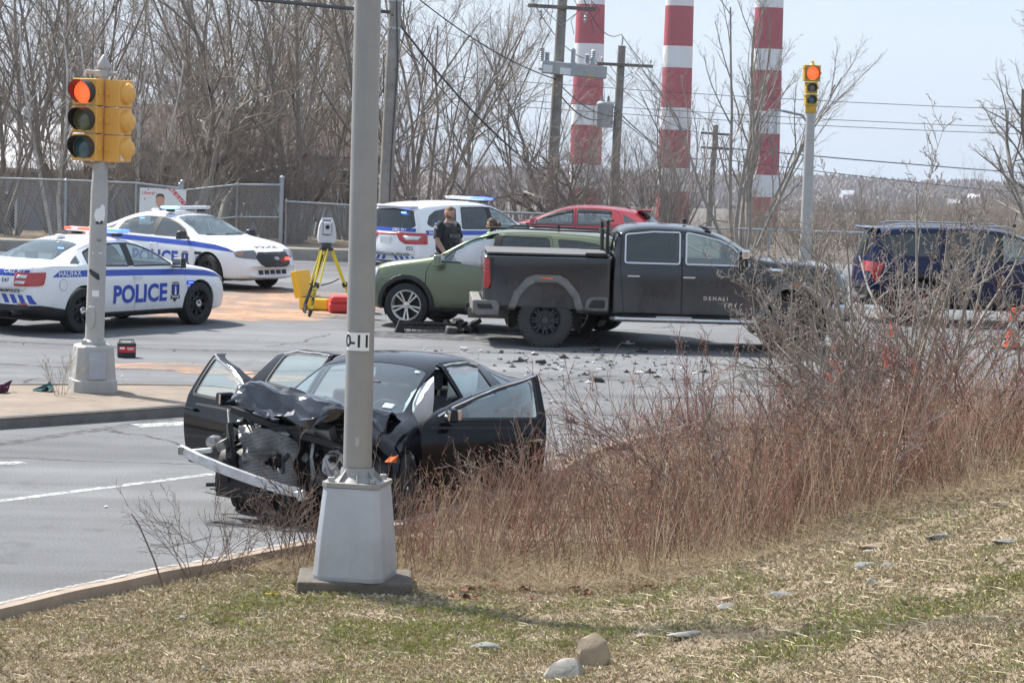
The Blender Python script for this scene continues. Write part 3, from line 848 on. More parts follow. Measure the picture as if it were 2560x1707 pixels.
def build_car(name, sp, paint, wheel_mats, opts=None):
 """a car as an Empty with its parts; sp holds profile curves and outlines"""
 opts = opts or {}
 sh = Shell(sp)
 root = empty(name)
 inner = M['interior']
 gap = 0.007
 cut = MB(); doorcuts = []
 for d in sp['doors']:
  for sy in (1, -1):
   cut.prism(grow(d['out'], gap), sy * 0.42 if sy > 0 else -1.4, 1.4 if sy > 0 else -0.42, 'y')
 body = sh.wall.copy()
 body = boolean(body, cut.mesh('c'), 'DIFFERENCE')
 cut = MB()
 for wx, wr in sp['arches']:
  for sy in (1, -1): cut.prism(sp['arch_poly'](wx) if 'arch_poly' in sp else circ(wx, sp['wheel'][0] + 0.005, wr), 0.48 if sy > 0 else -1.4, 1.4 if sy > 0 else -0.48, 'y')
 body = boolean(body, cut.mesh('c'), 'DIFFERENCE')
 cut = MB()
 for w in sp['fixed_glass']:
  if w['axis'] == 'y':
   for sy in (1, -1): cut.prism(w['poly'], 0.35 if sy > 0 else -1.4, 1.4 if sy > 0 else -0.35, 'y')
  else: cut.prism(w['poly'], w['lo'], w['hi'], w['axis'])
 body = boolean(body, cut.mesh('c'), 'DIFFERENCE')
 lids = []
 for L in sp.get('lids', []):
  c = MB().prism(grow(L['poly'], gap), L['lo'], L['hi'], L['axis']).mesh('c')
  if L.get('open'):
   body = boolean(body, c, 'DIFFERENCE'); continue
  body = boolean(body, c, 'DIFFERENCE')
  p = sh.piece(L['poly'], L['axis'], L['lo'], L['hi'], src=sh.wall)
  if L.get('minus'):
   p = boolean(p, MB().prism(L['minus'][0], L['minus'][2], L['minus'][3], L['minus'][1]).mesh('c'), 'DIFFERENCE')
  lids.append((L['name'], p))
 for extra in sp.get('extra_cut', []): body = boolean(body, extra(), 'DIFFERENCE')
 smooth(body, 30)
 bo = link_mesh('body', body, [paint, inner], root)
 for nm, p in lids:
  smooth(p, 30); link_mesh(nm, p, [paint, inner], root)
 # glass
 for w in sp['fixed_glass']:
  mat = w.get('mat', M['glass'])
  if w['axis'] == 'y':
   g = sh.patch(w['poly'], 'y', 0.35, 1.4, -.003)
   link_mesh(w['name'], g, mat, root)
   link_mesh(w['name'], mirror_mesh(g), mat, root)
  else:
   g = sh.patch(w['poly'], w['axis'], w['lo'], w['hi'], -.003)
   link_mesh(w['name'], g, mat, root)
 # doors
 doors = {}
 for d in sp['doors']:
  p = sh.piece(d['out'], 'y', 0.42, 1.4, src=sh.wall)
  for w in d['win']: p = boolean(p, MB().prism(w, 0.3, 1.4, 'y').mesh('c'), 'DIFFERENCE')
  for wx, wr in sp['arches']: 
   if any(abs(q[0] - wx) < wr for q in d['out']):
    p = boolean(p, MB().prism(circ(wx, sp['wheel'][0] + 0.005, wr), 0.3, 1.4, 'y').mesh('c'), 'DIFFERENCE')
  smooth(p, 30)
  for sy in (1, -1):
   me = p if sy > 0 else mirror_mesh(p)
   do = link_mesh('door', me, [paint, inner], root)
   for w in d['win']:
    g = sh.patch(w, 'y', 0.35, 1.4, -.003)
    if sy < 0: g = mirror_mesh(g)
    link_mesh('window', g, d.get('mat', M['glass']), do)
   hx, hz = d['handle']
   hit, nor, _, _ = sh.bvh.ray_cast(Vector((hx, 2 * sy, hz)), Vector((0, -sy, 0)))
   hb = MB()
   hb.box((hx, hit.y + sy * 0.028, hz), (0.2, 0.022, 0.028)); hb.box((hx - 0.085, hit.y + sy * 0.012, hz), (0.03, 0.03, 0.03)); hb.box((hx + 0.085, hit.y + sy * 0.012, hz), (0.03, 0.03, 0.03))
   hb.build('door_handle', opts.get('handle', paint), do, bevel=0.008)
   if d.get('trim') is not None:
    for w in d['win']:
     q, q0 = grow(w, d.get('trim_w', .020)), grow(w, -.004); nn = len(w)
     t = sh.patch([[q0[i], q[i], q[(i + 1) % nn], q0[(i + 1) % nn]] for i in range(nn)], 'y', 0.35, 1.4, .005)
     if sy < 0: t = mirror_mesh(t)
     link_mesh('window_trim', t, d['trim'], do)
   doors[(d['name'], sy)] = do
 # wheel liners, floor, seats, dash
 fl = MB()
 xr, xf = sp['cabin']
 fl.box(((xr + xf) / 2, 0, sp.get('floor', 0.3)), (xf - xr, 1.5, 0.05))
 fl.box((xf - 0.02, 0, sp['dash'] - 0.22), (0.42, 1.36, 0.42))
 fl.build('dashboard', inner, root, bevel=0.04)
 for wx, wr in sp['arches']:
  for sy in (1, -1):
   l = MB().lathe([(wr - 0.004, 0.40), (wr - 0.004, 0.83)], 24, c=(wx, 0, sp['wheel'][0]), axis='y', a0=R(-25), a1=R(205))
   l.lathe([(wr - 0.004, 0.40), (0.02, 0.40)], 24, c=(wx, 0, sp['wheel'][0]), axis='y', a0=R(-25), a1=R(205))
   me = l.mesh('wheel_liner', 40)
   if sy < 0: me = mirror_mesh(me)
   link_mesh('wheel_liner', me, M['black_plastic'], root)
 MB().box(((xr + xf) / 2, 0, sp.get('floor', 0.3) - 0.06), (sp['chassis'][1] - sp['chassis'][0], 0.9, 0.1)).build('chassis', M['black_plastic'], root)
 for sx in sp['seats']:
  for y in (0.37, -0.37): seat(root, sx, y, sp.get('floor', 0.3) + 0.03)
 sw = MB()
 c = Vector((xf - 0.42, 0.37, sp['dash'] - 0.06)); ring = []
 for k in range(25):
  a = 2 * math.pi * k / 24
  ring.append(c + Vector((math.sin(a) * 0.075, math.cos(a) * 0.19, math.sin(a) * 0.175)))
 sw.tube(ring, 0.016, 8, cap=False)
 sw.tube([c + Vector((0, -0.18, 0)), c, c + Vector((0, 0.18, 0))], 0.02, 6); sw.tube([c, c + Vector((0.25, 0, -0.1))], 0.04, 8)
 sw.build('steering_wheel', inner, root, sm=40)
 # wheels
 rad, wid, rim, kind = sp['wheel']
 for i, (wx, _) in enumerate(sp['arches']):
  for sy in (1, -1):
   st = opts.get('steer', 0.0) if i == 0 else 0.0
   add_wheel(root, kind, wx, sy * sp['track'], rad, wid, rim, wheel_mats, steer=st, spin=random.uniform(0, 6))
 return root, sh, doors
def put(sh, root, name, poly, axis, lo, hi, mat, shift=0.002, both=False, cut=None, sm=30):
 g = sh.patch(poly, axis, lo, hi, shift + .008)
 o = link_mesh(name, g, mat, root); res = [o]
 if both: res.append(link_mesh(name, mirror_mesh(g), mat, root))
 if shift > -.003:
  for q in res: m = q.modifiers.new('s', 'SOLIDIFY'); m.thickness = .008; m.offset = -1
 return o
def side_fn(sy, x0, z0, flip=None):
 """flat text (u right, v up) as read from outside the car's side"""
 k = -1 if sy > 0 else 1              # left side reads towards -x, right side towards +x
 return lambda u, v: ((x0 + k * u, 3 * sy, z0 + v), (0, -sy, 0))
def rear_fn(y0, z0): return lambda u, v: ((-5, y0 - u, z0 + v), (1, 0, 0))
def front_fn(y0, z0): return lambda u, v: ((5, y0 + u, z0 + v), (-1, 0, 0))
def top_front_fn(x0, y0): return lambda u, v: ((x0 - v, y0 + u, 4), (0, 0, -1))
def letter(sh, root, name, body, size, fn, mat, bold=0.0, space=1.0, shear=0.0, off=0.006, align='CENTER'):
 me = text_data(body, size, bold, space, shear, align=align)
 drape(me, sh.bvh, fn, off)
 return link_mesh(name, me, mat, root)
def flat_poly(poly, cell=0.05):
 me = bpy.data.meshes.new('flat'); me.from_pydata([(x, y, 0) for x, y in poly], [], [tuple(range(len(poly)))])
 return slice_mesh(me, cell) if cell else me
def decal(sh, root, name, poly, fn, mat, off=0.005, cell=0.06):
 me = flat_poly(poly, cell); drape(me, sh.bvh, fn, off)
 return link_mesh(name, me, mat, root)
def shield(sh, root, fn0, w=0.2, h=0.34, side=-1, x=0, z=0):
 """the force's crest: shield, lighthouse-like tower, ribbon"""
 def fn(u, v): return fn0(u, v)
 P = [(-.5, .42), (-.3, .5), (.3, .5), (.5, .42), (.5, .0), (.42, -.2), (.2, -.4), (0, -.5), (-.2, -.4), (-.42, -.2), (-.5, 0)]
 s = decal(sh, root, 'crest', [(u * w, v * h) for u, v in P], fn, M['gold_print'], 0.0045)
 def sub(poly, mat, off):
  me = flat_poly([(u * w, v * h) for u, v in poly], 0.06); drape(me, sh.bvh, fn, off)
  link_mesh('crest_detail', me, mat, s)
 sub([(u * 0.92, v * 0.94) for u, v in P], M['navy_print'], 0.006)
 sub([(-.34, .3), (0, .38), (.34, .3), (.3, .05), (.18, -.1), (-.18, -.1), (-.3, .05)], M['blue_print'], 0.0072)
 sub([(-.05, .28), (.05, .28), (.12, -.12), (-.12, -.12)], M['white_print'], 0.0085)
 sub([(-.58, -.17), (-.45, -.13), (.45, -.13), (.58, -.17), (.55, -.36), (.4, -.3), (-.4, -.3), (-.55, -.36)], M['navy_print'], 0.0085)
 me = text_data('POLICE', h * 0.15, 0.002); drape(me, sh.bvh, lambda u, v: fn(u, v - 0.215 * h), 0.0105)
 link_mesh('crest_lettering', me, M['white_print'], s)
 me = text_data('HALIFAX REGIONAL', h * 0.075, 0.001); drape(me, sh.bvh, lambda u, v: fn(u, v + 0.4 * h), 0.009)
 link_mesh('crest_lettering', me, M['white_print'], s)
def mirror_part(root, x, y, z, mat, size=(0.13, 0.24, 0.17), glass_back=True, parent=None):
 for sy in (1, -1):
  b = MB()
  cx, cy = x, sy * y
  b.box((cx, cy, z), size, taper=0.82)
  b.box((cx + 0.03, cy - sy * size[1] * 0.62, z - size[2] * 0.32), (0.07, size[1] * 0.5, 0.05))
  o = b.build('wing_mirror', mat, parent or root, bevel=0.04, seg=3)
  MB().box((cx - size[0] * 0.5 + 0.002, cy, z), (0.012, size[1] * 0.78, size[2] * 0.7)).build('mirror_glass', M['chrome'], o, bevel=0.004)
def light_bar(root, x, z, lit, n=8, w=1.25, d=0.3, h=0.075, legs=0.06):
 """lit: material key per lens across the width from the car's left to its right"""
 b = MB()
 out = [(x - d / 2, -w / 2 + 0.08), (x + d / 2, -w / 2 + 0.08), (x + d / 2 + 0.05, 0), (x + d / 2, w / 2 - 0.08), (x - d / 2, w / 2 - 0.08)]
 b.prism([(x - d / 2, -w / 2 + 0.05), (x - d / 4, -w / 2), (x + d / 4, -w / 2), (x + d / 2, -w / 2 + 0.05), (x + d / 2, w / 2 - 0.05), (x + d / 4, w / 2), (x - d / 4, w / 2), (x - d / 2, w / 2 - 0.05)], z, z + h * 0.3, 'z')
 b.box((x, 0, z + h * 0.93), (d * 0.22, w * 0.92, h * 0.14))
 bar = b.build('light_bar', M['bar_clear'], root, bevel=0.008)
 for i in range(n):
  y1 = w / 2 - w * i / n; y0 = y1 - w / n
  for sx in (-1, 1):
   MB().box((x + sx * d * 0.25, (y0 + y1) / 2, z + h * 0.6), (d * 0.46, (y1 - y0) * 0.94, h * 0.54)).build('lens', M[lit[i]], bar, bevel=0.012)
 for sy in (-1, 1):
  lb = MB(); lb.box((x, sy * w * 0.36, z - legs * 0.5), (d * 0.5, 0.14, legs + 0.02)); lb.build('mounting_foot', M['black_plastic'], bar, bevel=0.015)
# ---- shared outlines
TAURUS = dict(
 xs=[2.53, 2.5, 2.44, 2.34, 2.2, 1.95, 1.7, 1.43, 1.2, 1.02, 0.85, 0.62, 0.4, 0.15, -0.2, -0.6, -0.95, -1.25, -1.5, -1.75, -1.95, -2.15, -2.35, -2.5, -2.58, -2.62],
 bow=0.30, bow_x=(-1.9, 1.7), ws_x=(0.1, 1.25), ws_bow=0.14,
 top=[(2.53, .5), (2.5, .62), (2.44, .74), (2.34, .83), (2.2, .885), (1.7, .985), (1.2, 1.055), (1.02, 1.10), (.85, 1.19), (.62, 1.30), (.4, 1.40), (.15, 1.48), (-.2, 1.525), (-.6, 1.535), (-.95, 1.50), (-1.25, 1.43), (-1.5, 1.345), (-1.75, 1.245), (-1.95, 1.175), (-2.15, 1.145), (-2.35, 1.135), (-2.5, 1.10), (-2.58, .98), (-2.62, .7)],
 belt=[(2.53, .48), (2.44, .68), (2.34, .76), (2.2, .82), (1.7, .92), (1.2, .985), (.4, 1.01), (-.6, 1.035), (-1.5, 1.075), (-1.95, 1.10), (-2.35, 1.085), (-2.5, 1.03), (-2.62, .68)],
 wid=[(2.53, .66), (2.44, .80), (2.34, .86), (2.2, .90), (1.95, .935), (1.43, .965), (.4, .945), (-.6, .945), (-1.43, .965), (-1.95, .945), (-2.35, .90), (-2.5, .84), (-2.58, .78), (-2.62, .70)],
 rail_y=[(2.53, .5), (2.2, .70), (1.7, .78), (1.2, .80), (1.02, .775), (.85, .745), (.4, .67), (.15, .63), (-.2, .61), (-.95, .60), (-1.25, .595), (-1.5, .60), (-1.75, .635), (-1.95, .70), (-2.15, .74), (-2.5, .70), (-2.62, .55)],
 rail_z=[(2.53, .49), (2.2, .87), (1.7, .965), (1.2, 1.03), (1.02, 1.06), (.85, 1.13), (.62, 1.235), (.4, 1.33), (.15, 1.405), (-.2, 1.45), (-.6, 1.455), (-.95, 1.42), (-1.25, 1.35), (-1.5, 1.265), (-1.75, 1.18), (-1.95, 1.135), (-2.15, 1.125), (-2.5, 1.08), (-2.62, .69)],
 bot=[(2.53, .30), (2.44, .25), (2.2, .22), (1.0, .20), (-1.0, .20), (-2.2, .24), (-2.5, .32), (-2.62, .40)],
 arches=[(1.434, .405), (-1.434, .405)], wheel=(.365, .245, .235, 'steel'), track=.83,
 cabin=(-1.3, 1.15), dash=.99, floor=.30, chassis=(-2.0, 2.0), seats=(.05, -.85))
TAURUS['doors'] = [
 dict(name='front', handle=(-.12, .865), out=rnd([(1.03, .31), (-.17, .31), (-.20, .8), (-.235, 1.0), (-.19, 1.445), (.13, 1.40), (.40, 1.318), (.64, 1.215), (.84, 1.11), (1.0, .99), (1.06, .8)], .03),
   win=[rnd([(.80, 1.045), (-.165, 1.055), (-.135, 1.405), (.12, 1.365), (.39, 1.285), (.61, 1.185)], .03)]),
 dict(name='rear', handle=(-1.05, .89), out=rnd([(-.19, .31), (-1.0, .31), (-1.05, .62), (-1.22, .82), (-1.36, 1.03), (-1.30, 1.30), (-.96, 1.405), (-.6, 1.445), (-.225, 1.445), (-.255, 1.0), (-.22, .8)], .03),
   win=[rnd([(-.285, 1.06), (-1.25, 1.085), (-1.2, 1.275), (-.95, 1.355), (-.6, 1.40), (-.255, 1.405)], .03)])]
for _d in TAURUS['doors']: _d['trim'] = M['black_plastic']
TAURUS['fixed_glass'] = [
 dict(name='windscreen', axis='z', lo=.95, hi=1.7, poly=rnd([(1.13, 0), (1.10, .40), (.97, .70), (.60, .63), (.20, .565), (.19, .3), (.20, 0), (.19, -.3), (.20, -.565), (.60, -.63), (.97, -.70), (1.10, -.40)], .04)),
 dict(name='rear_window', axis='z', lo=1.0, hi=1.7, poly=rnd([(-1.12, 0), (-1.12, .3), (-1.15, .535), (-1.5, .555), (-1.86, .63), (-1.93, .35), (-1.95, 0), (-1.93, -.35), (-1.86, -.63), (-1.5, -.555), (-1.15, -.535), (-1.12, -.3)], .04)),
 dict(name='quarter_window', axis='y', poly=rnd([(-1.40, 1.105), (-1.66, 1.115), (-1.36, 1.245)], .02))]
TAURUS['lids'] = [
 dict(name='bonnet', axis='z', lo=.74, hi=1.3, poly=rnd([(1.16, 0), (1.14, .42), (1.02, .735), (1.4, .78), (1.9, .74), (2.2, .66), (2.33, .4), (2.36, 0), (2.33, -.4), (2.2, -.66), (1.9, -.74), (1.4, -.78), (1.02, -.735), (1.14, -.42)], .04)),
 dict(name='boot_lid', axis='x', lo=-3, hi=-1.985, poly=rnd([(-.69, 1.3), (-.69, 1.0), (-.62, .70), (.62, .70), (.69, 1.0), (.69, 1.3)], .06))]
SEDAN = {}
def sedan_base():
 root, sh, doors = build_car('police_car', TAURUS, M['police_white'], (M['tyre'], M['black_steel'], M['chrome']))
 # black lower cladding on sills and bumpers
 put(sh, root, 'sill_cladding', [(1.03, .15), (-1.03, .15), (-1.03, .305), (1.03, .305)], 'y', .5, 1.4, M['black_plastic'], both=True)
 put(sh, root, 'rear_bumper_cladding', [(-1.8, .15), (-2.9, .15), (-2.9, .47), (-2.3, .47), (-1.85, .40)], 'y', -1.4, 1.4, M['black_plastic'], shift=.004)
 put(sh, root, 'rear_reflector', [(.48, .47), (.66, .47), (.66, .50), (.48, .50)], 'x', -3, -2, M['lamp_red'], shift=.006, both=True)
 put(sh, root, 'pillar_trim', [(-.145, 1.045), (-.30, 1.05), (-.27, 1.42), (-.12, 1.418)], 'y', .42, 1.4, M['black_plastic'], shift=-.004, both=True)
 # lamps
 put(sh, root, 'headlight', rnd([(2.07, .80), (2.30, .855), (2.70, .735), (2.70, .66), (2.35, .66), (2.13, .70)], .02), 'y', .44, 1.4, M['headlamp'], both=True)
 put(sh, root, 'headlight_lens', rnd([(2.38, .80), (2.7, .76), (2.7, .69), (2.40, .70)], .02), 'y', .5, .72, M['lamp_clear'], shift=.008, both=True)
 put(sh, root, 'indicator', rnd([(2.11, .775), (2.2, .79), (2.22, .72), (2.15, .73)], .01), 'y', .6, 1.4, M['lamp_dull_amber'], shift=.008, both=True)
 put(sh, root, 'tail_light', rnd([(-2.22, 1.0), (-2.8, .97), (-2.8, .76), (-2.36, .775), (-2.27, .80)], .02), 'y', .46, 1.4, M['lamp_red'], shift=.006, both=True)
 for yy, zz in ((.58, .925), (.56, .83)):
  put(sh, root, 'reverse_light', [(yy - .09, zz - .025), (yy + .06, zz - .025), (yy + .08, zz + .025), (yy - .07, zz + .025)], 'x', -3, -2.2, M['lamp_clear'], shift=.012, both=True)
 g = put(sh, root, 'grille', rnd([(-.50, .70), (-.42, .80), (.42, .80), (.50, .70), (.44, .56), (.30, .49), (-.30, .49), (-.44, .56)], .03), 'x', 1.9, 3, M['mesh_grille'], shift=.004)
 for k in range(5):
  y0 = -.42 + k * .175
  put(sh, root, 'lower_grille', [(y0, .345), (y0 + .13, .345), (y0 + .13, .43), (y0, .43)], 'x', 1.9, 3, M['black_plastic'], shift=.004)
 e = decal(sh, g, 'badge', [(math.cos(a) * .075, math.sin(a) * .03) for a in [k * math.pi / 8 for k in range(16)]], front_fn(0, .665), M['chrome'], .02)
 decal(sh, g, 'badge_field', [(math.cos(a) * .065, math.sin(a) * .022) for a in [k * math.pi / 8 for k in range(16)]], front_fn(0, .665), M['grey_print'], .022)
 letter(sh, g, 'badge_script', 'Ford', .042, front_fn(0, .665), M['white_print'], .001, shear=.3, off=.024)
 # livery: stripe along the waist, lettering, crest
 for sy in (1, -1):
  lo, hi = (.42, 1.4) if sy > 0 else (-1.4, -.42)
  stripe = [(2.10, .79), (1.6, .83), (1.0, .862), (0, .885), (-1.0, .905), (-2.12, .92), (-1.95, 1.02), (-1.0, 1.005), (0, .985), (1.0, .962), (1.6, .925), (1.9, .87)]
  put(sh, root, 'waist_stripe', stripe, 'y', lo, hi, M['blue_print'], shift=-.0045)
  letter(sh, root, 'lettering', 'POLICE', .40, side_fn(sy, -.07, .575), M['blue_print'], .014, 1.02)
  letter(sh, root, 'lettering', 'HALIFAX', .115, side_fn(sy, -1.74, .965), M['white_print'], .0015, 1.12, off=.009)
  shield(sh, root, side_fn(sy, .80, .58), .20, .35)
  decal(sh, root, 'fuel_flap' if sy < 0 else 'panel_line', [(math.cos(a) * .085, math.sin(a) * .095) for a in [k * math.pi / 10 for k in range(20)]], side_fn(sy, -1.9, .79), M['seam'], .0040)
  decal(sh, root, 'fuel_flap_face' if sy < 0 else 'panel_face', [(math.cos(a) * .079, math.sin(a) * .089) for a in [k * math.pi / 10 for k in range(20)]], side_fn(sy, -1.9, .79), M['police_white'], .0048)
  v = decal(sh, root, 'side_vent', [(-.10, .03), (.08, .028), (.12, .0), (.02, -.03), (-.10, -.03)] if sy < 0 else [(.10, .03), (-.08, .028), (-.12, 0), (-.02, -.03), (.10, -.03)], side_fn(sy, 1.18, .73), M['black_plastic'], .012)
 put(sh, root, 'rear_stripe', [(-.67, .93), (.67, .93), (.67, 1.03), (-.67, 1.03)], 'x', -3, -2.3, M['blue_print'], shift=-.0045)
 letter(sh, root, 'lettering', 'CALL 911', .082, rear_fn(-.42, 1.0), M['white_print'], .002, 1.05, .2, off=.009)
 letter(sh, root, 'lettering', 'HALIFAX REGIONAL POLICE', .078, rear_fn(0, .685), M['navy_print'], .001, 1.05)
 for k in range(-4, 5):
  u = k * .17
  if abs(u) < .1: continue
  s = 1 if u > 0 else -1
  decal(sh, root, 'chevron', [(u - .06 * s, .07), (u + .04 * s, .07), (u + .12 * s, -.07), (u + .02 * s, -.07)][::s], rear_fn(0, .56), M['blue_print'], .005)
 letter(sh, root, 'lettering', 'POLICE', .17, top_front_fn(2.17, 0), M['navy_print'], .003, 1.15)
 # roof equipment
 MB().lathe([(.09, 0), (.085, .025), (.06, .045), (.001, .05)], 16, c=(-1.0, .0, 1.495)).build('roof_antenna', M['police_white'], root, sm=40)
 mirror_part(root, .78, 1.04, 1.08, M['black_plastic'])
 MB().box((1.0, .3, 1.1), (.02, .55, .012), rot=(0, .4, .12)).box((1.0, -.3, 1.1), (.02, .55, .012), rot=(0, .4, .12)).build('wiper', M['black_plastic'], root)
 MB().box((-1.19, -.2, 1.33), (.02, .12, .022)).build('rear_strobe', M['lit_blue_pale'], root)
 MB().lathe([(.045, -2.70), (.045, -2.45)], 14, c=(0, -.55, .34), axis='x').lathe([(.037, -2.69), (.037, -2.45)], 14, c=(0, -.55, .34), axis='x').build('exhaust_pipe', M['black_steel'], root, sm=40)
 # prisoner cage behind the front seats
 cg = MB()
 cg.box((-.42, 0, .95), (.03, 1.2, .7))
 cg.build('partition', M['interior'], root)
 SEDAN['root'], SEDAN['sh'] = root, sh
def police_sedan(name, number, lit, corner_lit, grille_lit, steer):
 if not SEDAN: sedan_base(); root = SEDAN['root']; SEDAN['proto'] = [c for c in root.children]
 else:
  root = empty(name)
  for c in SEDAN['proto']: copy_tree(c, root)
 sh = SEDAN['sh']
 for w in root.children:
  if w.name.split('.')[0] == 'wheel' and w.location.x > 0: w.rotation_euler.z += steer
 for sy in (1, -1):
  letter(sh, root, 'lettering', number, .10, side_fn(sy, 1.17, .63), M['navy_print'], .0015)
  if corner_lit:
   hit, nor, _, _ = sh.bvh.ray_cast(Vector((1.17, 3 * sy, .73)), Vector((0, -sy, 0)))
   MB().box((1.17, hit.y + sy * .012, .73), (.12, .02, .022)).build('side_strobe', M['lit_blue'], root, bevel=.004)
 letter(sh, root, 'lettering', number, .09, rear_fn(-.30, .855), M['navy_print'], .001)
 MB().box((2.52, .27, .665), (.04, .11, .05)).build('grille_lamp', M['lit_red' if grille_lit else 'black_plastic'], root, bevel=.01)
 light_bar(root, -.12, 1.565, lit, h=.07, legs=.045, d=.27)
 return root
M['police_white'] = pbr('police_white', (0.80, 0.81, 0.83), 0.25, coat=0.6, dirt=(0.45, 0.43, 0.40), dirt_z=(0.2, 0.75), dirt_amt=0.35)
M['headlamp'] = pbr('headlamp', (0.16, 0.165, 0.17), 0.15, metal=0.5, coat=1.0)
M['lamp_dull_amber'] = pbr('lamp_dull_amber', (0.42, 0.17, 0.08), 0.2, coat=1.0)
M['seam'] = pbr('seam', (0.10, 0.10, 0.11), 0.6)
def _mesh_grille():
 m, n, l, b = nodes_of('mesh_grille')
 tc = n.new('ShaderNodeTexCoord'); mp = n.new('ShaderNodeMapping'); mp.inputs['Scale'].default_value = (30, 30, 30); mp.inputs['Rotation'].default_value = (R(45), 0, 0)
 ck = n.new('ShaderNodeTexChecker'); ck.inputs['Scale'].default_value = 1.0
 ck.inputs['Color1'].default_value = (.006, .006, .006, 1); ck.inputs['Color2'].default_value = (.035, .035, .037, 1)
 l.new(tc.outputs['Object'], mp.inputs['Vector']); l.new(mp.outputs['Vector'], ck.inputs['Vector']); l.new(ck.outputs['Color'], b.inputs['Base Color'])
 b.inputs['Roughness'].default_value = 0.45
 return m
M['mesh_grille'] = _mesh_grille()
# ---- large three-row SUV (the white police one and the green one share it; the blue one is a variant)
DURANGO = dict(
 xs=[2.45, 2.43, 2.38, 2.28, 2.1, 1.85, 1.52, 1.25, 1.05, .88, .7, .52, .35, .1, -.3, -.8, -1.3, -1.8, -2.1, -2.3, -2.4, -2.47, -2.54, -2.6, -2.64, -2.66],
 bow=0.22, bow_x=(-2.0, 1.7), ws_x=(0.1, 1.25), ws_bow=0.12, shoulder=.17, tumble=.94,
 top=[(2.45, .55), (2.43, .78), (2.38, .96), (2.28, 1.045), (2.1, 1.10), (1.52, 1.19), (1.25, 1.225), (1.05, 1.29), (.88, 1.39), (.7, 1.50), (.52, 1.60), (.35, 1.675), (.1, 1.74), (-.3, 1.78), (-.8, 1.79), (-1.3, 1.785), (-1.8, 1.765), (-2.1, 1.745), (-2.3, 1.715), (-2.4, 1.67), (-2.47, 1.52), (-2.54, 1.28), (-2.6, 1.12), (-2.64, .9), (-2.66, .6)],
 belt=[(2.45, .53), (2.38, .88), (2.28, .96), (2.1, 1.02), (1.52, 1.10), (1.25, 1.125), (.35, 1.135), (-.8, 1.15), (-1.8, 1.175), (-2.3, 1.19), (-2.47, 1.17), (-2.54, 1.1), (-2.6, .98), (-2.66, .57)],
 wid=[(2.45, .74), (2.38, .85), (2.28, .89), (2.1, .925), (1.85, .95), (1.52, .968), (.35, .95), (-.8, .95), (-1.52, .968), (-2.1, .945), (-2.4, .915), (-2.54, .89), (-2.6, .86), (-2.66, .80)],
 rail_y=[(2.45, .55), (2.1, .76), (1.52, .82), (1.25, .835), (1.05, .805), (.7, .745), (.35, .70), (.1, .685), (-.3, .675), (-1.8, .66), (-2.3, .64), (-2.4, .635), (-2.47, .66), (-2.54, .71), (-2.6, .73), (-2.66, .62)],
 rail_z=[(2.45, .54), (2.38, .94), (2.1, 1.085), (1.52, 1.175), (1.25, 1.20), (1.05, 1.25), (.88, 1.34), (.7, 1.44), (.52, 1.53), (.35, 1.60), (.1, 1.66), (-.3, 1.695), (-.8, 1.705), (-1.3, 1.70), (-1.8, 1.68), (-2.1, 1.655), (-2.3, 1.615), (-2.4, 1.56), (-2.47, 1.43), (-2.54, 1.24), (-2.6, 1.08), (-2.66, .585)],
 bot=[(2.45, .36), (2.28, .30), (1.85, .28), (0, .27), (-1.9, .29), (-2.4, .36), (-2.66, .42)],
 arches=[(1.52, .455), (-1.52, .455)], wheel=(.39, .265, .262, 'ten'), track=.815,
 cabin=(-2.0, 1.2), dash=1.10, floor=.42, chassis=(-2.2, 2.1), seats=(.15, -.85))
DURANGO['doors'] = [
 dict(name='front', handle=(-.0, .96), out=rnd([(1.10, .38), (-.06, .38), (-.08, 1.10), (-.06, 1.69), (.1, 1.652), (.35, 1.59), (.53, 1.515), (.71, 1.42), (.89, 1.315), (1.06, 1.19), (1.15, 1.0), (1.15, .6)], .04),
   win=[rnd([(.90, 1.175), (-.0, 1.175), (.0, 1.645), (.1, 1.615), (.34, 1.55), (.51, 1.475), (.69, 1.375)], .03)], mat=M['glass']),
 dict(name='rear', handle=(-.98, .98), out=rnd([(-.085, .38), (-1.0, .38), (-1.08, .7), (-1.2, 1.0), (-1.18, 1.2), (-1.02, 1.66), (-.95, 1.69), (-.085, 1.69), (-.105, 1.1)], .04),
   win=[rnd([(-.15, 1.185), (-1.10, 1.20), (-.96, 1.645), (-.14, 1.648)], .03)], mat=M['glass_dark'])]
for _d in DURANGO['doors']: _d['trim'] = M['black_plastic']
DURANGO['fixed_glass'] = [
 dict(name='windscreen', axis='z', lo=1.1, hi=1.9, poly=rnd([(1.16, 0), (1.13, .42), (1.0, .74), (.66, .69), (.24, .62), (.2, .3), (.19, 0), (.2, -.3), (.24, -.62), (.66, -.69), (1.0, -.74), (1.13, -.42)], .04)),
 dict(name='rear_window', axis='x', lo=-3, hi=-2.0, mat=M['glass_dark'], poly=rnd([(-.56, 1.585), (-.70, 1.25), (-.62, 1.20), (.62, 1.20), (.70, 1.25), (.56, 1.585), (0, 1.62)], .04)),
 dict(name='rear_side_window', axis='y', mat=M['glass_dark'], poly=rnd([(-1.30, 1.215), (-2.12, 1.235), (-2.22, 1.30), (-2.08, 1.48), (-1.85, 1.585), (-1.5, 1.63), (-1.13, 1.64)], .05))]
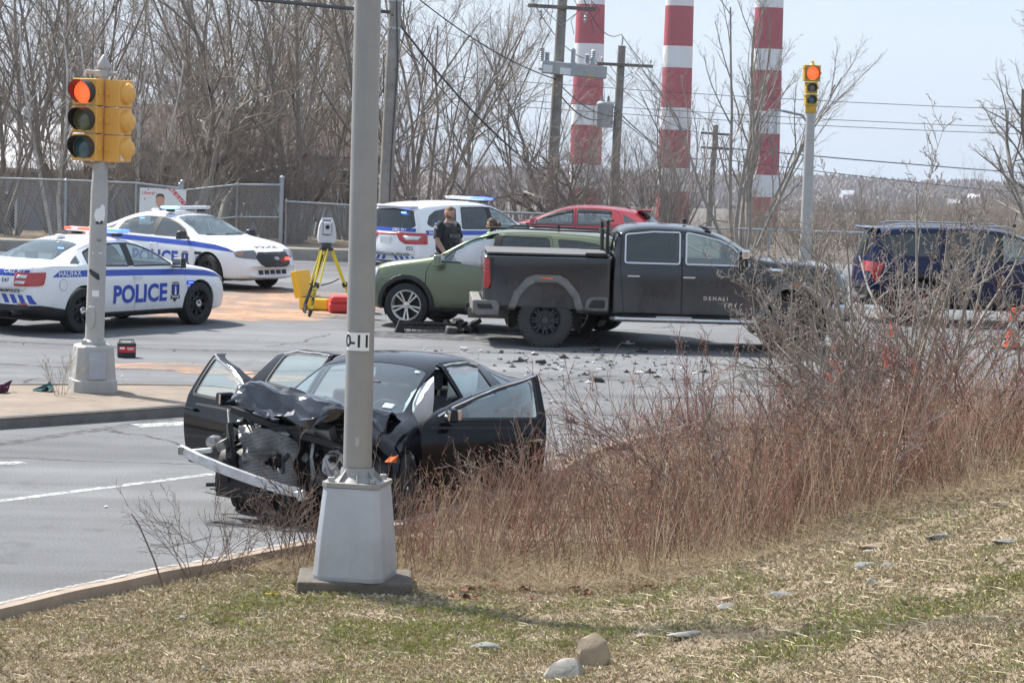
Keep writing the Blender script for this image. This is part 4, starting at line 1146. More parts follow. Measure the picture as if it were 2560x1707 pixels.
DURANGO['lids'] = [
 dict(name='bonnet', axis='z', lo=.85, hi=1.3, poly=rnd([(1.19, 0), (1.17, .42), (1.06, .78), (1.5, .80), (2.0, .76), (2.2, .68), (2.3, .4), (2.33, 0), (2.3, -.4), (2.2, -.68), (2.0, -.76), (1.5, -.80), (1.06, -.78), (1.17, -.42)], .04)),
 dict(name='tailgate', axis='x', lo=-3, hi=-2.36, poly=rnd([(-.60, 1.70), (-.76, 1.25), (-.73, .62), (.73, .62), (.76, 1.25), (.60, 1.70)], .06), minus=(DURANGO['fixed_glass'][1]['poly'], 'x', -3, -2.0))]
def suv_common(root, sh, police):
 # racetrack tail lamp across the tailgate
 oz = [(.97, 1.10), (.30, 1.105), (.24, 1.085), (-.24, 1.085), (-.30, 1.105), (-.97, 1.10), (-.95, .86), (-.50, .855), (-.36, .93), (-.28, 1.045), (.28, 1.045), (.36, .93), (.50, .855), (.95, .86)]
 put(sh, root, 'tail_light', oz, 'x', -3, -2.28, M['lamp_red'], shift=.004)
 put(sh, root, 'reverse_light', [(.44, 1.035), (.86, 1.035), (.80, .95), (.52, .945)], 'x', -3, -2.3, M['lamp_clear'], shift=.011, both=True)
 put(sh, root, 'headlight', rnd([(2.06, 1.0), (2.22, 1.03), (2.7, .96), (2.7, .80), (2.25, .79), (2.10, .86)], .02), 'y', .5, 1.4, M['lamp_clear'], both=True)
 put(sh, root, 'grille', rnd([(-.46, .80), (-.44, .98), (.44, .98), (.46, .80), (.3, .72), (-.3, .72)], .03), 'x', 1.9, 3, M['mesh_grille'], shift=.004)
 put(sh, root, 'lower_grille', rnd([(-.5, .46), (-.5, .6), (.5, .6), (.5, .46)], .03), 'x', 1.9, 3, M['black_plastic'], shift=.004)
 put(sh, root, 'side_marker', [(2.12, .66), (2.20, .67), (2.19, .78), (2.16, .78)], 'y', .5, 1.4, M['lamp_amber'], shift=.006, both=True)
 for sx in (1.52, -1.52):
  for sy in (1, -1):
   ring = [(sx + .53 * math.cos(R(a)), .395 + .53 * math.sin(R(a))) for a in range(-10, 191, 10)] + [(sx + .452 * math.cos(R(a)), .395 + .452 * math.sin(R(a))) for a in range(190, -11, -10)]
   lo, hi = (.5, 1.4) if sy > 0 else (-1.4, -.5)
   put(sh, root, 'arch_trim', ring, 'y', lo, hi, M['black_plastic'], shift=.006)
 put(sh, root, 'sill_cladding', [(1.1, .2), (-1.1, .2), (-1.1, .375), (1.1, .375)], 'y', .5, 1.4, M['black_plastic'], shift=.004, both=True)
 put(sh, root, 'rear_bumper', [(-1.95, .2), (-3, .2), (-3, .47), (-2.3, .47), (-1.98, .44)], 'y', -1.4, 1.4, M['black_plastic'], shift=.006)
 put(sh, root, 'pillar_trim', [(-.01, 1.165), (-.14, 1.168), (-.135, 1.66), (-.01, 1.66)], 'y', .42, 1.4, M['black_plastic'], shift=-.003, both=True)
 MB().box((-2.50, -.1, 1.215), (.02, .62, .03), rot=(0, -.2, 0)).build('wiper', M['black_plastic'], root, bevel=.008)
 sp = MB(); sp.prism([(-2.25, -.60), (-2.25, .60), (-2.46, .57), (-2.50, .3), (-2.51, 0), (-2.50, -.3), (-2.46, -.57)], 1.65, 1.69, 'z')
 sp.build('roof_spoiler', root['paint_mat'] if False else M['police_white' if police else 'green_paint'], root, bevel=.015)
def police_suv(name):
 sp = dict(DURANGO); sp['wheel'] = (.385, .26, .24, 'steel')
 root, sh, doors = build_car(name, sp, M['police_white'], (M['tyre'], M['black_steel'], M['chrome']))
 suv_common(root, sh, True)
 for sy in (1, -1):
  lo, hi = (.42, 1.4) if sy > 0 else (-1.4, -.42)
  put(sh, root, 'waist_stripe', [(2.15, .97), (1.5, 1.02), (0, 1.04), (-2.30, 1.06), (-2.30, 1.165), (-1.5, 1.155), (0, 1.135), (1.3, 1.105), (1.9, 1.04)], 'y', lo, hi, M['blue_print'], shift=-.0045)
  letter(sh, root, 'lettering', 'HALIFAX', .115, side_fn(sy, -1.98, 1.11), M['white_print'], .0015, 1.1, off=.009)
  letter(sh, root, 'lettering', 'POLICE', .40, side_fn(sy, -.02, .72), M['blue_print'], .014, 1.02)
  shield(sh, root, side_fn(sy, .86, .72), .20, .35)
 put(sh, root, 'rear_stripe', [(-.72, 1.12), (.72, 1.12), (.72, 1.20), (-.72, 1.20)], 'x', -3, -2.3, M['blue_print'], shift=-.0045)
 letter(sh, root, 'lettering', 'CALL 911', .085, rear_fn(-.30, 1.16), M['white_print'], .002, 1.05, .2, off=.009)
 letter(sh, root, 'lettering', 'E52', .11, rear_fn(-.62, .76), M['navy_print'], .0015)
 letter(sh, root, 'lettering', 'HALIFAX REGIONAL POLICE', .09, rear_fn(0, .625), M['navy_print'], .001, 1.05)
 put(sh, root, 'reflective_band', [(-1, .48), (1, .48), (1, .585), (-1, .585)], 'x', -3, -2.35, M['plate'], shift=-.005)
 for k in range(-5, 6):
  u = k * .17
  if abs(u) < .1: continue
  s = 1 if u > 0 else -1
  decal(sh, root, 'chevron', [(u - .06 * s, .048), (u + .03 * s, .048), (u + .09 * s, -.048), (u, -.048)][::s], rear_fn(0, .533), M['blue_print'], .006)
 b = MB(); b.box((-2.665, 0, .93), (.012, .30, .15)); b.build('licence_plate', M['plate'], root, bevel=.004)
 decal(sh, root, 'plate_field', [(-.1, -.06), (-.01, -.06), (-.01, .06), (-.1, .06)], rear_fn(0, .93), M['plate_blue'], .03)
 letter(sh, root, 'plate_number', '78', .12, rear_fn(-.08, .93), M['navy_print'], 0, off=.03)
 light_bar(root, .1, 1.80, ['bar_clear', 'bar_clear', 'bar_clear', 'bar_clear', 'lit_blue_pale', 'lit_blue', 'lit_blue', 'lit_blue'], h=.07, legs=.04)
 MB().box((-1.55, .2, 1.82), (.2, .1, .07)).build('shark_fin_antenna', M['black_plastic'], root, bevel=.02)
 for y, z in ((-.36, 1.535),):
  MB().box((-2.475, y, z), (.03, .12, .03)).build('rear_strobe', M['lit_blue_pale'], root)
 hit, nor, _, _ = sh.bvh.ray_cast(Vector((-1.9, -3, 1.3)), Vector((0, 1, 0)))
 MB().box((-1.9, hit.y + .02, 1.3), (.11, .03, .03)).build('side_strobe', M['lit_blue_pale'], root)
 mirror_part(root, .86, 1.05, 1.22, M['black_plastic'], (.14, .24, .19))
 return root
def green_suv(name):
 root, sh, doors = build_car(name, DURANGO, M['green_paint'], (M['tyre'], M['alloy'], M['dull_chrome']), dict(handle=M['green_paint'], steer=R(6)))
 suv_common(root, sh, False)
 mirror_part(root, .88, 1.06, 1.20, M['green_paint'], (.15, .24, .2))
 rr = MB()
 for sy in (1, -1): rr.tube([(.2, sy * .60, 1.755), (.1, sy * .61, 1.785), (-1.9, sy * .585, 1.785), (-2.1, sy * .575, 1.755)], .016, 6)
 rr.build('roof_rail', M['black_plastic'], root, sm=40)
 MB().box((-1.75, 0, 1.80), (.2, .05, .07)).build('shark_fin_antenna', M['green_paint'], root, bevel=.02)
 MB().box((-1.0, .25, 1.83), (.04, .04, .09)).build('roof_aerial', M['black_plastic'], root, bevel=.01)
 # cowl opening at the base of the windscreen
 cw = MB(); cw.prism([(1.18, -.7), (1.3, -.4), (1.32, 0), (1.3, .4), (1.18, .7), (1.12, .55), (1.16, 0), (1.12, -.55)], 1.215, 1.245, 'z'); cw.build('cowl_panel', M['black_plastic'], root, bevel=.006)
 # front left door stands ajar; a gap shows at its rear edge, airbag hangs behind the glass
 d = doors[('front', 1)]
 hinge = Matrix.Translation((1.12, .92, 0)) @ Matrix.Rotation(R(14), 4, 'Z') @ Matrix.Translation((-1.12, -.92, 0))
 d.matrix_local = hinge
 ab = bag_mesh([(.80, 1.10), (.0, 1.10), (.0, 1.60), (.15, 1.58), (.4, 1.5), (.68, 1.36)], .70, .05, 5)
 o = link_mesh('curtain_airbag', ab, M['airbag'], root)
 ab2 = bag_mesh([(.80, 1.10), (.0, 1.10), (.0, 1.60), (.15, 1.58), (.4, 1.5), (.68, 1.36)], -.74, .05, 6)
 link_mesh('curtain_airbag', ab2, M['airbag'], root)
 return root
def bag_mesh(poly, y, th, seed):
 """an inflated cloth bag in a window opening (x,z outline at depth y)"""
 me = flat_poly(poly, .05)
 bm = bmesh.new(); bm.from_mesh(me)
 bmesh.ops.triangulate(bm, faces=bm.faces)
 r = bmesh.ops.extrude_face_region(bm, geom=bm.faces[:])
 nv = {g for g in r['geom'] if isinstance(g, bmesh.types.BMVert)}
 xs = [p[0] for p in poly]; zs = [p[1] for p in poly]
 for v in bm.verts:
  x, z = v.co.x, v.co.y
  u = (x - min(xs)) / (max(xs) - min(xs)); w = (z - min(zs)) / (max(zs) - min(zs))
  b = max(0, math.sin(math.pi * min(1, max(0, u))) * math.sin(math.pi * min(1, max(0, w)))) ** .4
  k = noise.noise(Vector((x * 4 + seed, z * 3, seed))) * .03 + noise.noise(Vector((x * 16, z * 6 + seed, seed))) * .018
  v.co = Vector((x, y + (th if v in nv else -th) * b + k, z))
 bmesh.ops.recalc_face_normals(bm, faces=bm.faces)
 bm.to_mesh(me); bm.free(); smooth(me, 60)
 return me
# ---- blue SUV
def blue_suv(name):
 sp = dict(DURANGO); sp['doors'] = [dict(d) for d in DURANGO['doors']]
 sp['top'] = [(x, z + (0.0 if x > 1.2 else -.015)) for x, z in DURANGO['top']]
 sp['fixed_glass'] = list(DURANGO['fixed_glass'])
 sp['fixed_glass'][2] = dict(name='rear_side_window', axis='y', mat=M['glass_dark'], poly=rnd([(-1.26, 1.215), (-2.0, 1.235), (-2.3, 1.46), (-2.22, 1.56), (-1.85, 1.61), (-1.12, 1.64)], .04))
 sp['wheel'] = (.385, .26, .27, 'five')
 root, sh, doors = build_car(name, sp, M['blue_paint'], (M['tyre'], M['alloy'], M['dull_chrome']), dict(handle=M['blue_paint']))
 put(sh, root, 'tail_light', rnd([(-2.2, 1.10), (-3, 1.12), (-3, .92), (-2.45, .93), (-2.38, .75), (-2.33, .75)], .02), 'y', .5, 1.4, M['lamp_red'], shift=.006, both=True)
 put(sh, root, 'headlight', rnd([(2.0, .98), (2.7, .96), (2.7, .82), (2.1, .86)], .02), 'y', .5, 1.4, M['lamp_clear'], both=True)
 put(sh, root, 'grille', rnd([(-.55, .66), (-.5, .95), (.5, .95), (.55, .66)], .05), 'x', 1.9, 3, M['mesh_grille'], shift=.004)
 put(sh, root, 'sill_cladding', [(1.1, .2), (-1.1, .2), (-1.1, .45), (1.1, .45)], 'y', .5, 1.4, M['black_plastic'], shift=.004, both=True)
 put(sh, root, 'rear_bumper', [(-1.95, .2), (-3, .2), (-3, .6), (-2.3, .6), (-1.98, .5)], 'y', -1.4, 1.4, M['black_plastic'], shift=.006)
 put(sh, root, 'pillar_trim', [(-.01, 1.165), (-.14, 1.168), (-.135, 1.66), (-.01, 1.66)], 'y', .42, 1.4, M['black_plastic'], shift=-.003, both=True)
 for sx in (1.52, -1.52):
  for sy in (1, -1):
   ring = [(sx + .52 * math.cos(R(a)), .395 + .52 * math.sin(R(a))) for a in range(-10, 191, 10)] + [(sx + .452 * math.cos(R(a)), .395 + .452 * math.sin(R(a))) for a in range(190, -11, -10)]
   put(sh, root, 'arch_trim', ring, 'y', .5 if sy > 0 else -1.4, 1.4 if sy > 0 else -.5, M['black_plastic'], shift=.006)
 rr = MB()
 for sy in (1, -1): rr.tube([(.2, sy * .60, 1.74), (.1, sy * .61, 1.785), (-1.9, sy * .585, 1.785), (-2.1, sy * .575, 1.74)], .018, 6)
 rr.build('roof_rail', M['dull_chrome'], root, sm=40)
 sp2 = MB(); sp2.prism([(-2.25, -.60), (-2.25, .60), (-2.55, .56), (-2.6, 0), (-2.55, -.56)], 1.66, 1.70, 'z'); sp2.build('roof_spoiler', M['blue_paint'], root, bevel=.015)
 mirror_part(root, .86, 1.05, 1.22, M['blue_paint'], (.14, .24, .19))
 for x in (-.5, .3): MB().box((x, -.3, 1.80), (.06, .06, .05)).build('roof_aerial', M['black_plastic'], root, bevel=.01)
 return root
# ---- red hatchback
HATCH = dict(
 xs=[2.2, 2.18, 2.1, 1.98, 1.8, 1.55, 1.32, 1.15, .98, .8, .6, .35, .1, -.3, -.7, -1.1, -1.4, -1.65, -1.8, -1.92, -2.02, -2.1, -2.14],
 bow=0.28, bow_x=(-1.4, 1.4), ws_x=(0.0, 1.15), ws_bow=0.12,
 top=[(2.2, .5), (2.1, .72), (1.98, .82), (1.55, .95), (1.15, 1.04), (.98, 1.10), (.8, 1.19), (.6, 1.285), (.35, 1.385), (.1, 1.45), (-.3, 1.48), (-.7, 1.475), (-1.1, 1.445), (-1.4, 1.405), (-1.65, 1.35), (-1.8, 1.25), (-1.92, 1.12), (-2.02, 1.0), (-2.1, .8), (-2.14, .55)],
 belt=[(2.2, .47), (2.1, .66), (1.98, .76), (1.55, .89), (1.15, .96), (0, .99), (-1.1, 1.04), (-1.65, 1.09), (-1.92, 1.05), (-2.02, .93), (-2.14, .5)],
 wid=[(2.2, .62), (2.1, .76), (1.98, .82), (1.55, .89), (1.32, .905), (0, .90), (-1.32, .905), (-1.8, .86), (-2.02, .78), (-2.14, .66)],
 rail_y=[(2.2, .45), (1.8, .70), (1.15, .76), (.98, .73), (.6, .66), (.1, .60), (-.7, .575), (-1.4, .55), (-1.65, .54), (-1.8, .57), (-2.02, .6), (-2.14, .5)],
 rail_z=[(2.2, .48), (1.98, .8), (1.55, .93), (1.15, 1.015), (.98, 1.06), (.8, 1.135), (.6, 1.22), (.35, 1.315), (.1, 1.375), (-.3, 1.405), (-.7, 1.40), (-1.1, 1.365), (-1.4, 1.32), (-1.65, 1.26), (-1.8, 1.18), (-1.92, 1.08), (-2.02, .96), (-2.14, .52)],
 bot=[(2.2, .28), (1.98, .22), (0, .18), (-1.9, .24), (-2.14, .36)],
 arches=[(1.32, .36), (-1.32, .36)], wheel=(.325, .22, .22, 'five'), track=.775,
 cabin=(-1.3, 1.1), dash=.97, floor=.28, chassis=(-1.7, 1.8), seats=(.05, -.75))
HATCH['doors'] = [
 dict(name='front', handle=(-.1, .86), out=rnd([(1.0, .28), (-.13, .28), (-.16, .95), (-.12, 1.395), (.1, 1.37), (.34, 1.305), (.6, 1.205), (.82, 1.10), (1.0, .97)], .03), win=[rnd([(.78, 1.01), (-.1, 1.02), (-.06, 1.36), (.09, 1.335), (.33, 1.27), (.58, 1.17)], .03)]),
 dict(name='rear', handle=(-.95, .9), out=rnd([(-.15, .28), (-.92, .28), (-1.0, .62), (-1.22, .9), (-1.28, 1.06), (-1.1, 1.355), (-.7, 1.395), (-.14, 1.395), (-.18, .95)], .03), win=[rnd([(-.22, 1.025), (-.95, 1.06), (-.95, 1.345), (-.7, 1.365), (-.19, 1.37)], .03)])]
for _d in HATCH['doors']: _d['trim'] = M['black_plastic']
HATCH['fixed_glass'] = [
 dict(name='windscreen', axis='z', lo=.9, hi=1.6, poly=rnd([(1.1, 0), (1.06, .4), (.93, .66), (.6, .61), (.15, .53), (.12, 0), (.15, -.53), (.6, -.61), (.93, -.66), (1.06, -.4)], .04)),
 dict(name='rear_window', axis='x', lo=-3, hi=-1.6, mat=M['glass_dark'], poly=rnd([(-.48, 1.31), (-.58, 1.13), (.58, 1.13), (.48, 1.31)], .04)),
 dict(name='quarter_window', axis='y', poly=rnd([(-1.30, 1.09), (-1.58, 1.13), (-1.22, 1.29)], .03))]
HATCH['lids'] = [dict(name='bonnet', axis='z', lo=.7, hi=1.2, poly=rnd([(1.13, 0), (1.1, .4), (1.0, .68), (1.5, .70), (1.85, .6), (1.98, 0), (1.85, -.6), (1.5, -.70), (1.0, -.68), (1.1, -.4)], .04))]
def red_hatch(name):
 root, sh, doors = build_car(name, HATCH, M['red_paint'], (M['tyre'], M['alloy'], M['dull_chrome']), dict(handle=M['red_paint']))
 put(sh, root, 'headlight', rnd([(1.5, .84), (1.9, .82), (2.4, .7), (2.4, .62), (1.95, .66)], .02), 'y', .4, 1.4, M['headlamp'], both=True)
 put(sh, root, 'tail_light', rnd([(-1.6, 1.06), (-2.3, 1.02), (-2.3, .8), (-1.85, .82)], .02), 'y', .45, 1.4, M['lamp_red'], shift=.005, both=True)
 put(sh, root, 'grille', rnd([(-.5, .34), (-.42, .58), (.42, .58), (.5, .34)], .04), 'x', 1.6, 3, M['mesh_grille'], shift=.004)
 sp = MB(); sp.prism([(-1.5, -.52), (-1.5, .52), (-1.86, .5), (-1.92, 0), (-1.86, -.5)], 1.375, 1.41, 'z'); sp.build('roof_spoiler', M['red_paint'], root, bevel=.012)
 MB().tube([(-1.25, 0, 1.42), (-1.4, 0, 1.6)], .006, 5).box((-1.25, 0, 1.425), (.08, .04, .03)).build('aerial', M['black_plastic'], root)
 vis = MB()
 for d in ((-.1, -.06), ):
  pass
 for sy in (1, -1):
  lo, hi = (.35, 1.4) if sy > 0 else (-1.4, -.35)
  put(sh, root, 'window_visor', [(.62, 1.15), (.33, 1.265), (.09, 1.33), (-.06, 1.36), (-.06, 1.30), (.1, 1.275), (.35, 1.21)], 'y', lo, hi, M['visor'], shift=.006)
  put(sh, root, 'window_visor', [(-.19, 1.37), (-.7, 1.37), (-.95, 1.35), (-.95, 1.29), (-.7, 1.31), (-.19, 1.31)], 'y', lo, hi, M['visor'], shift=.006)
 mirror_part(root, .78, .98, 1.06, M['red_paint'])
 return root
M['visor'] = pbr('visor', (0.03, 0.03, 0.03), 0.15, coat=0.5)
# ---- pickup: cab and cargo box are two shells
CAB = dict(
 xs=[3.0, 2.98, 2.93, 2.84, 2.65, 2.35, 2.02, 1.75, 1.58, 1.42, 1.22, 1.02, .8, .5, .1, -.3, -.6, -.78, -.88, -.93, -.945],
 bow=0.16, bow_x=(-9, 2.2), ws_x=(.55, 1.65), ws_bow=.14, shoulder=.16, tumble=.955, sh_y=.99, low=(.80, .94, .985),
 top=[(3.0, .95), (2.98, 1.15), (2.93, 1.30), (2.84, 1.385), (2.65, 1.43), (2.02, 1.475), (1.58, 1.50), (1.42, 1.555), (1.22, 1.68), (1.02, 1.805), (.8, 1.915), (.5, 1.99), (.1, 2.025), (-.3, 2.035), (-.6, 2.01), (-.78, 1.97), (-.88, 1.90), (-.93, 1.75), (-.945, 1.5)],
 belt=[(3.0, .93), (2.93, 1.24), (2.84, 1.31), (2.65, 1.36), (2.02, 1.405), (1.58, 1.41), (.5, 1.40), (-.6, 1.40), (-.93, 1.39), (-.945, 1.3)],
 wid=[(3.0, .86), (2.93, .95), (2.84, .98), (2.65, 1.0), (2.02, 1.02), (.5, 1.015), (-.6, 1.015), (-.88, 1.01), (-.945, .98)],
 rail_y=[(3.0, .7), (2.65, .85), (1.58, .90), (1.42, .875), (1.02, .81), (.8, .775), (.5, .745), (-.3, .73), (-.78, .725), (-.945, .72)],
 rail_z=[(3.0, .94), (2.84, 1.365), (2.65, 1.41), (2.02, 1.455), (1.58, 1.475), (1.42, 1.51), (1.22, 1.62), (1.02, 1.735), (.8, 1.835), (.5, 1.90), (.1, 1.93), (-.3, 1.94), (-.6, 1.92), (-.78, 1.88), (-.88, 1.82), (-.93, 1.68), (-.945, 1.45)],
 bot=[(3.0, .58), (2.84, .54), (2.3, .52), (-.945, .52)],
 arches=[(2.02, .56)], wheel=(.435, .30, .265, 'offroad'), track=.86,
 cabin=(-.8, 1.5), dash=1.36, floor=.62, chassis=(-2.9, 2.6), seats=(.45, -.42))
def flare_poly(cx, hw, ht, low=-.05):
 pts = [(-1.0, None), (-.97, .25), (-.82, .62), (-.52, .92), (-.32, 1.0), (.32, 1.0), (.52, .92), (.82, .62), (.97, .25), (1.0, None)]
 return [(cx + hw * a, .435 + (low if b is None else ht * b)) for a, b in pts]
CAB['arch_poly'] = lambda cx: flare_poly(cx, .52, .62, -.5)
CAB['doors'] = [
 dict(name='front', handle=(.28, 1.19), out=rnd([(1.36, .60), (.185, .60), (.175, 1.40), (.20, 1.925), (.5, 1.892), (.8, 1.825), (1.0, 1.73), (1.2, 1.615), (1.38, 1.48), (1.43, 1.2)], .04), win=[rnd([(1.26, 1.41), (.235, 1.41), (.25, 1.895), (.5, 1.85), (.78, 1.785), (.98, 1.69)], .03)], mat=M['glass']),
 dict(name='rear', handle=(-.62, 1.19), out=rnd([(.16, .60), (-.76, .60), (-.82, 1.2), (-.83, 1.45), (-.80, 1.80), (-.72, 1.88), (-.3, 1.925), (.175, 1.925), (.15, 1.40)], .04), win=[rnd([(.115, 1.41), (-.75, 1.41), (-.735, 1.845), (-.3, 1.895), (.13, 1.895)], .03)], mat=M['glass_dark'])]
for _d in CAB['doors']: _d['trim'] = M['dull_chrome']; _d['trim_w'] = .020
CAB['fixed_glass'] = [
 dict(name='windscreen', axis='z', lo=1.4, hi=2.2, poly=rnd([(1.52, 0), (1.49, .45), (1.36, .81), (1.0, .75), (.68, .69), (.64, .35), (.63, 0), (.64, -.35), (.68, -.69), (1.0, -.75), (1.36, -.81), (1.49, -.45)], .04)),
 dict(name='rear_window', axis='x', lo=-2, hi=-.7, mat=M['glass_dark'], poly=rnd([(-.6, 1.80), (-.68, 1.46), (.68, 1.46), (.6, 1.80)], .05))]
CAB['lids'] = [dict(name='bonnet', axis='z', lo=1.25, hi=1.6, poly=rnd([(1.56, 0), (1.53, .45), (1.42, .86), (2.0, .88), (2.6, .83), (2.8, .6), (2.86, 0), (2.8, -.6), (2.6, -.83), (2.0, -.88), (1.42, -.86), (1.53, -.45)], .04))]
BED = dict(
 xs=[-.985, -1.0, -1.05, -1.4, -1.7, -2.02, -2.35, -2.6, -2.85, -2.96, -3.02, -3.045, -3.05],
 bow=0.03, bow_x=(-2.9, 9), ws_x=(5, 6), shoulder=.10, tumble=.985, sh_y=.995, low=(.80, .95, .985), bulge=0.0,
 top=[(-.985, 1.475), (-2.960, 1.465), (-3.050, 1.455)], belt=[(-.985, 1.45), (-2.960, 1.44), (-3.050, 1.43)],
 wid=[(-.985, 1.0), (-1.05, 1.02), (-2.02, 1.03), (-2.810, 1.015), (-2.960, 1.0), (-3.050, .97)],
 rail_y=[(-.985, .965), (-2.960, .96), (-3.050, .93)], rail_z=[(-.985, 1.467), (-2.960, 1.457), (-3.050, 1.445)],
 bot=[(-.985, .56), (-2.760, .60), (-3.050, .62)], arches=[(-2.02, .57)], wheel=CAB['wheel'])
def pickup(name):
 paint = M['pickup_paint']
 root, sh, doors = build_car(name, CAB, paint, (M['tyre_dusty'], M['dusty_black'], M['grey_plastic']), dict(handle=M['chrome']))
 bs = Shell(BED)
 cut = MB()
 for sy in (1, -1): cut.prism(flare_poly(-2.02, .52, .62, -.5), .5 if sy > 0 else -1.4, 1.4 if sy > 0 else -.5, 'y')
 bed = boolean(bs.wall.copy(), cut.mesh('c'), 'DIFFERENCE'); smooth(bed, 30)
 bo = link_mesh('cargo_box', bed, [paint, M['interior']], root)
 for sy in (1, -1):
  l = MB().lathe([(.60, .40), (.60, .9)], 24, c=(-2.02, 0, .44), axis='y', a0=R(-20), a1=R(200)).lathe([(.60, .40), (.02, .40)], 24, c=(-2.02, 0, .44), axis='y', a0=R(-20), a1=R(200)).mesh('wheel_liner', 40)
  link_mesh('wheel_liner', l if sy > 0 else mirror_mesh(l), M['liner_dusty'], root)
  add_wheel(root, 'offroad', -2.02, sy * .86, .435, .30, .265, (M['tyre_dusty'], M['dusty_black'], M['grey_plastic']))
  lo, hi = (.5, 1.4) if sy > 0 else (-1.4, -.5)
  for cx, s2 in ((-2.02, bs), (2.02, sh)):
   def tr(r, f=1.0):      # squared-off flare outline
    pts = [(-1.0, -.55), (-.98, .15), (-.86, .55), (-.55, .90), (-.25, 1.0), (.25, 1.0), (.55, .90), (.86, .55), (.98, .15), (1.0, -.55)]
    return [(cx + r * a, .44 + r * b) for a, b in pts]
   ring = flare_poly(cx, .635, .735, -.02) + flare_poly(cx, .515, .615, -.02)[::-1]
   put(s2, root, 'wheel_flare', ring, 'y', lo, hi, M['flare'], shift=.022)
   put(s2, root, 'side_marker', [(cx - .10, 1.10), (cx + .10, 1.10), (cx + .10, 1.13), (cx - .10, 1.13)], 'y', lo, hi, M['lamp_amber'], shift=.032)
  put(bs, root, 'tail_light', rnd([(-2.950, 1.41), (-3.260, 1.41), (-3.260, .93), (-2.960, .93), (-2.920, 1.0)], .02), 'y', .80 if sy > 0 else -1.4, 1.4 if sy > 0 else -.80, M['lamp_red'], shift=.006)
  for k in range(3): put(bs, root, 'tail_light_bar', [(-2.960, 1.20 + k * .06), (-3.260, 1.20 + k * .06), (-3.260, 1.215 + k * .06), (-2.960, 1.215 + k * .06)], 'y', .80 if sy > 0 else -1.4, 1.4 if sy > 0 else -.80, M['lamp_red_pale'], shift=.013)
  put(bs, root, 'tail_light_bezel', [(-2.880, 1.425), (-2.980, 1.425), (-2.960, .92), (-2.910, .95)], 'y', lo, hi, M['black_plastic'], shift=.004)
  put(bs, root, 'box_side_step', rnd([(-1.02, .57), (-1.42, .57), (-1.36, .80), (-1.25, .84), (-1.02, .84)], .03), 'y', lo, hi, M['flare'], shift=.012)
  put(bs, root, 'box_step_recess', rnd([(-1.07, .66), (-1.34, .66), (-1.28, .79), (-1.07, .79)], .03), 'y', lo, hi, M['black_plastic'], shift=.022)
  # running board
  rb = MB(); rb.tube([(-.95, sy * .98, .50), (-.9, sy * 1.06, .50), (1.35, sy * 1.06, .50), (1.42, sy * .98, .50)], .045, 10)
  for x in (-.6, .25, 1.1): rb.box((x, sy * .93, .49), (.08, .22, .04))
  ro = rb.build('running_board', M['dull_chrome'], root, sm=40)
  sp = MB()
  for x in (-.55, .65): sp.box((x, sy * 1.06, .55), (.62, .07, .012))
  sp.build('step_pad', M['black_plastic'], ro)
  # tow mirrors
  mb = MB(); mb.box((1.12, sy * 1.19, 1.50), (.16, .22, .34)); mo = mb.build('wing_mirror', M['black_plastic'], root, bevel=.04, seg=3)
  MB().box((1.145, sy * 1.195, 1.60), (.14, .225, .15)).build('mirror_cap', M['chrome'], mo, bevel=.03)
  MB().box((1.14, sy * 1.06, 1.42), (.06, .16, .05)).box((1.14, sy * 1.06, 1.56), (.06, .16, .05)).build('mirror_arm', M['black_plastic'], mo, bevel=.01)
  MB().box((1.04, sy * 1.19, 1.50), (.012, .17, .27)).build('mirror_glass', M['chrome'], mo, bevel=.004)
  letter(sh, root, 'lettering', 'DENALI', .085, side_fn(sy, .72, .86), M['dull_chrome'], .002, 1.5)
  put(sh, root, 'wing_badge', rnd([(1.50, 1.335), (1.85, 1.335), (1.82, 1.375), (1.50, 1.375)], .01), 'y', lo, hi, M['chrome'], shift=.004)
  put(sh, root, 'headlight', rnd([(2.55, 1.30), (3.3, 1.28), (3.3, 1.0), (2.72, 1.02)], .02), 'y', .62 if sy > 0 else -1.4, 1.4 if sy > 0 else -.62, M['headlamp'], shift=.004)
 put(bs, root, 'tailgate', rnd([(-.86, .68), (.86, .68), (.86, 1.44), (-.86, 1.44)], .03), 'x', -4, -2.960, paint, shift=.004)
 # rear bumper with corner steps
 rbm = MB(); rbm.prism([(-.98, .74), (.98, .74), (.98, .60), (.80, .50), (-.80, .50), (-.98, .60)], -3.200, -3.040, 'x'); 
 rbm.build('rear_bumper', M['flare'], root, bevel=.025)
 for sy in (1, -1):
  c = MB(); c.prism([(-3.200, .74), (-2.820, .74), (-2.760, .66), (-2.780, .50), (-3.140, .50), (-3.200, .58)], sy * .965, sy * 1.03, 'y'); co = c.build('bumper_corner', M['flare'], root, bevel=.02)
  MB().prism(rnd([(-3.140, .68), (-2.900, .68), (-2.860, .60), (-3.100, .60)], .02), sy * 1.026, sy * 1.034, 'y').build('bumper_step', M['black_plastic'], co)
 MB().box((-3.220, 0, .5), (.12, .08, .08)).lathe([(.03, -.04), (.03, .06), (.025, .09), (.001, .1)], 12, c=(-3.260, 0, .53)).build('tow_hitch', M['black_steel'], root)
 MB().box((-2.95, -.62, .50), (.62, .05, .16)).box((-2.95, .62, .50), (.62, .05, .16)).build('frame_rail', M['liner_dusty'], root)
 MB().tube([(-2.02, -.8, .43), (-2.02, .8, .43)], .06, 10).lathe([(.001, -.14), (.12, -.1), (.15, 0), (.12, .1), (.001, .14)], 16, c=(-2.02, 0, .43), axis='y').build('rear_axle', M['liner_dusty'], root, sm=40)
 # soft tonneau cover and its rail
 tn = MB(); tn.prism([(-1.0, -.93), (-2.980, -.93), (-2.980, .93), (-1.0, .93)], 1.48, 1.515, 'z'); tn.build('tonneau_cover', M['tonneau'], root, bevel=.012)
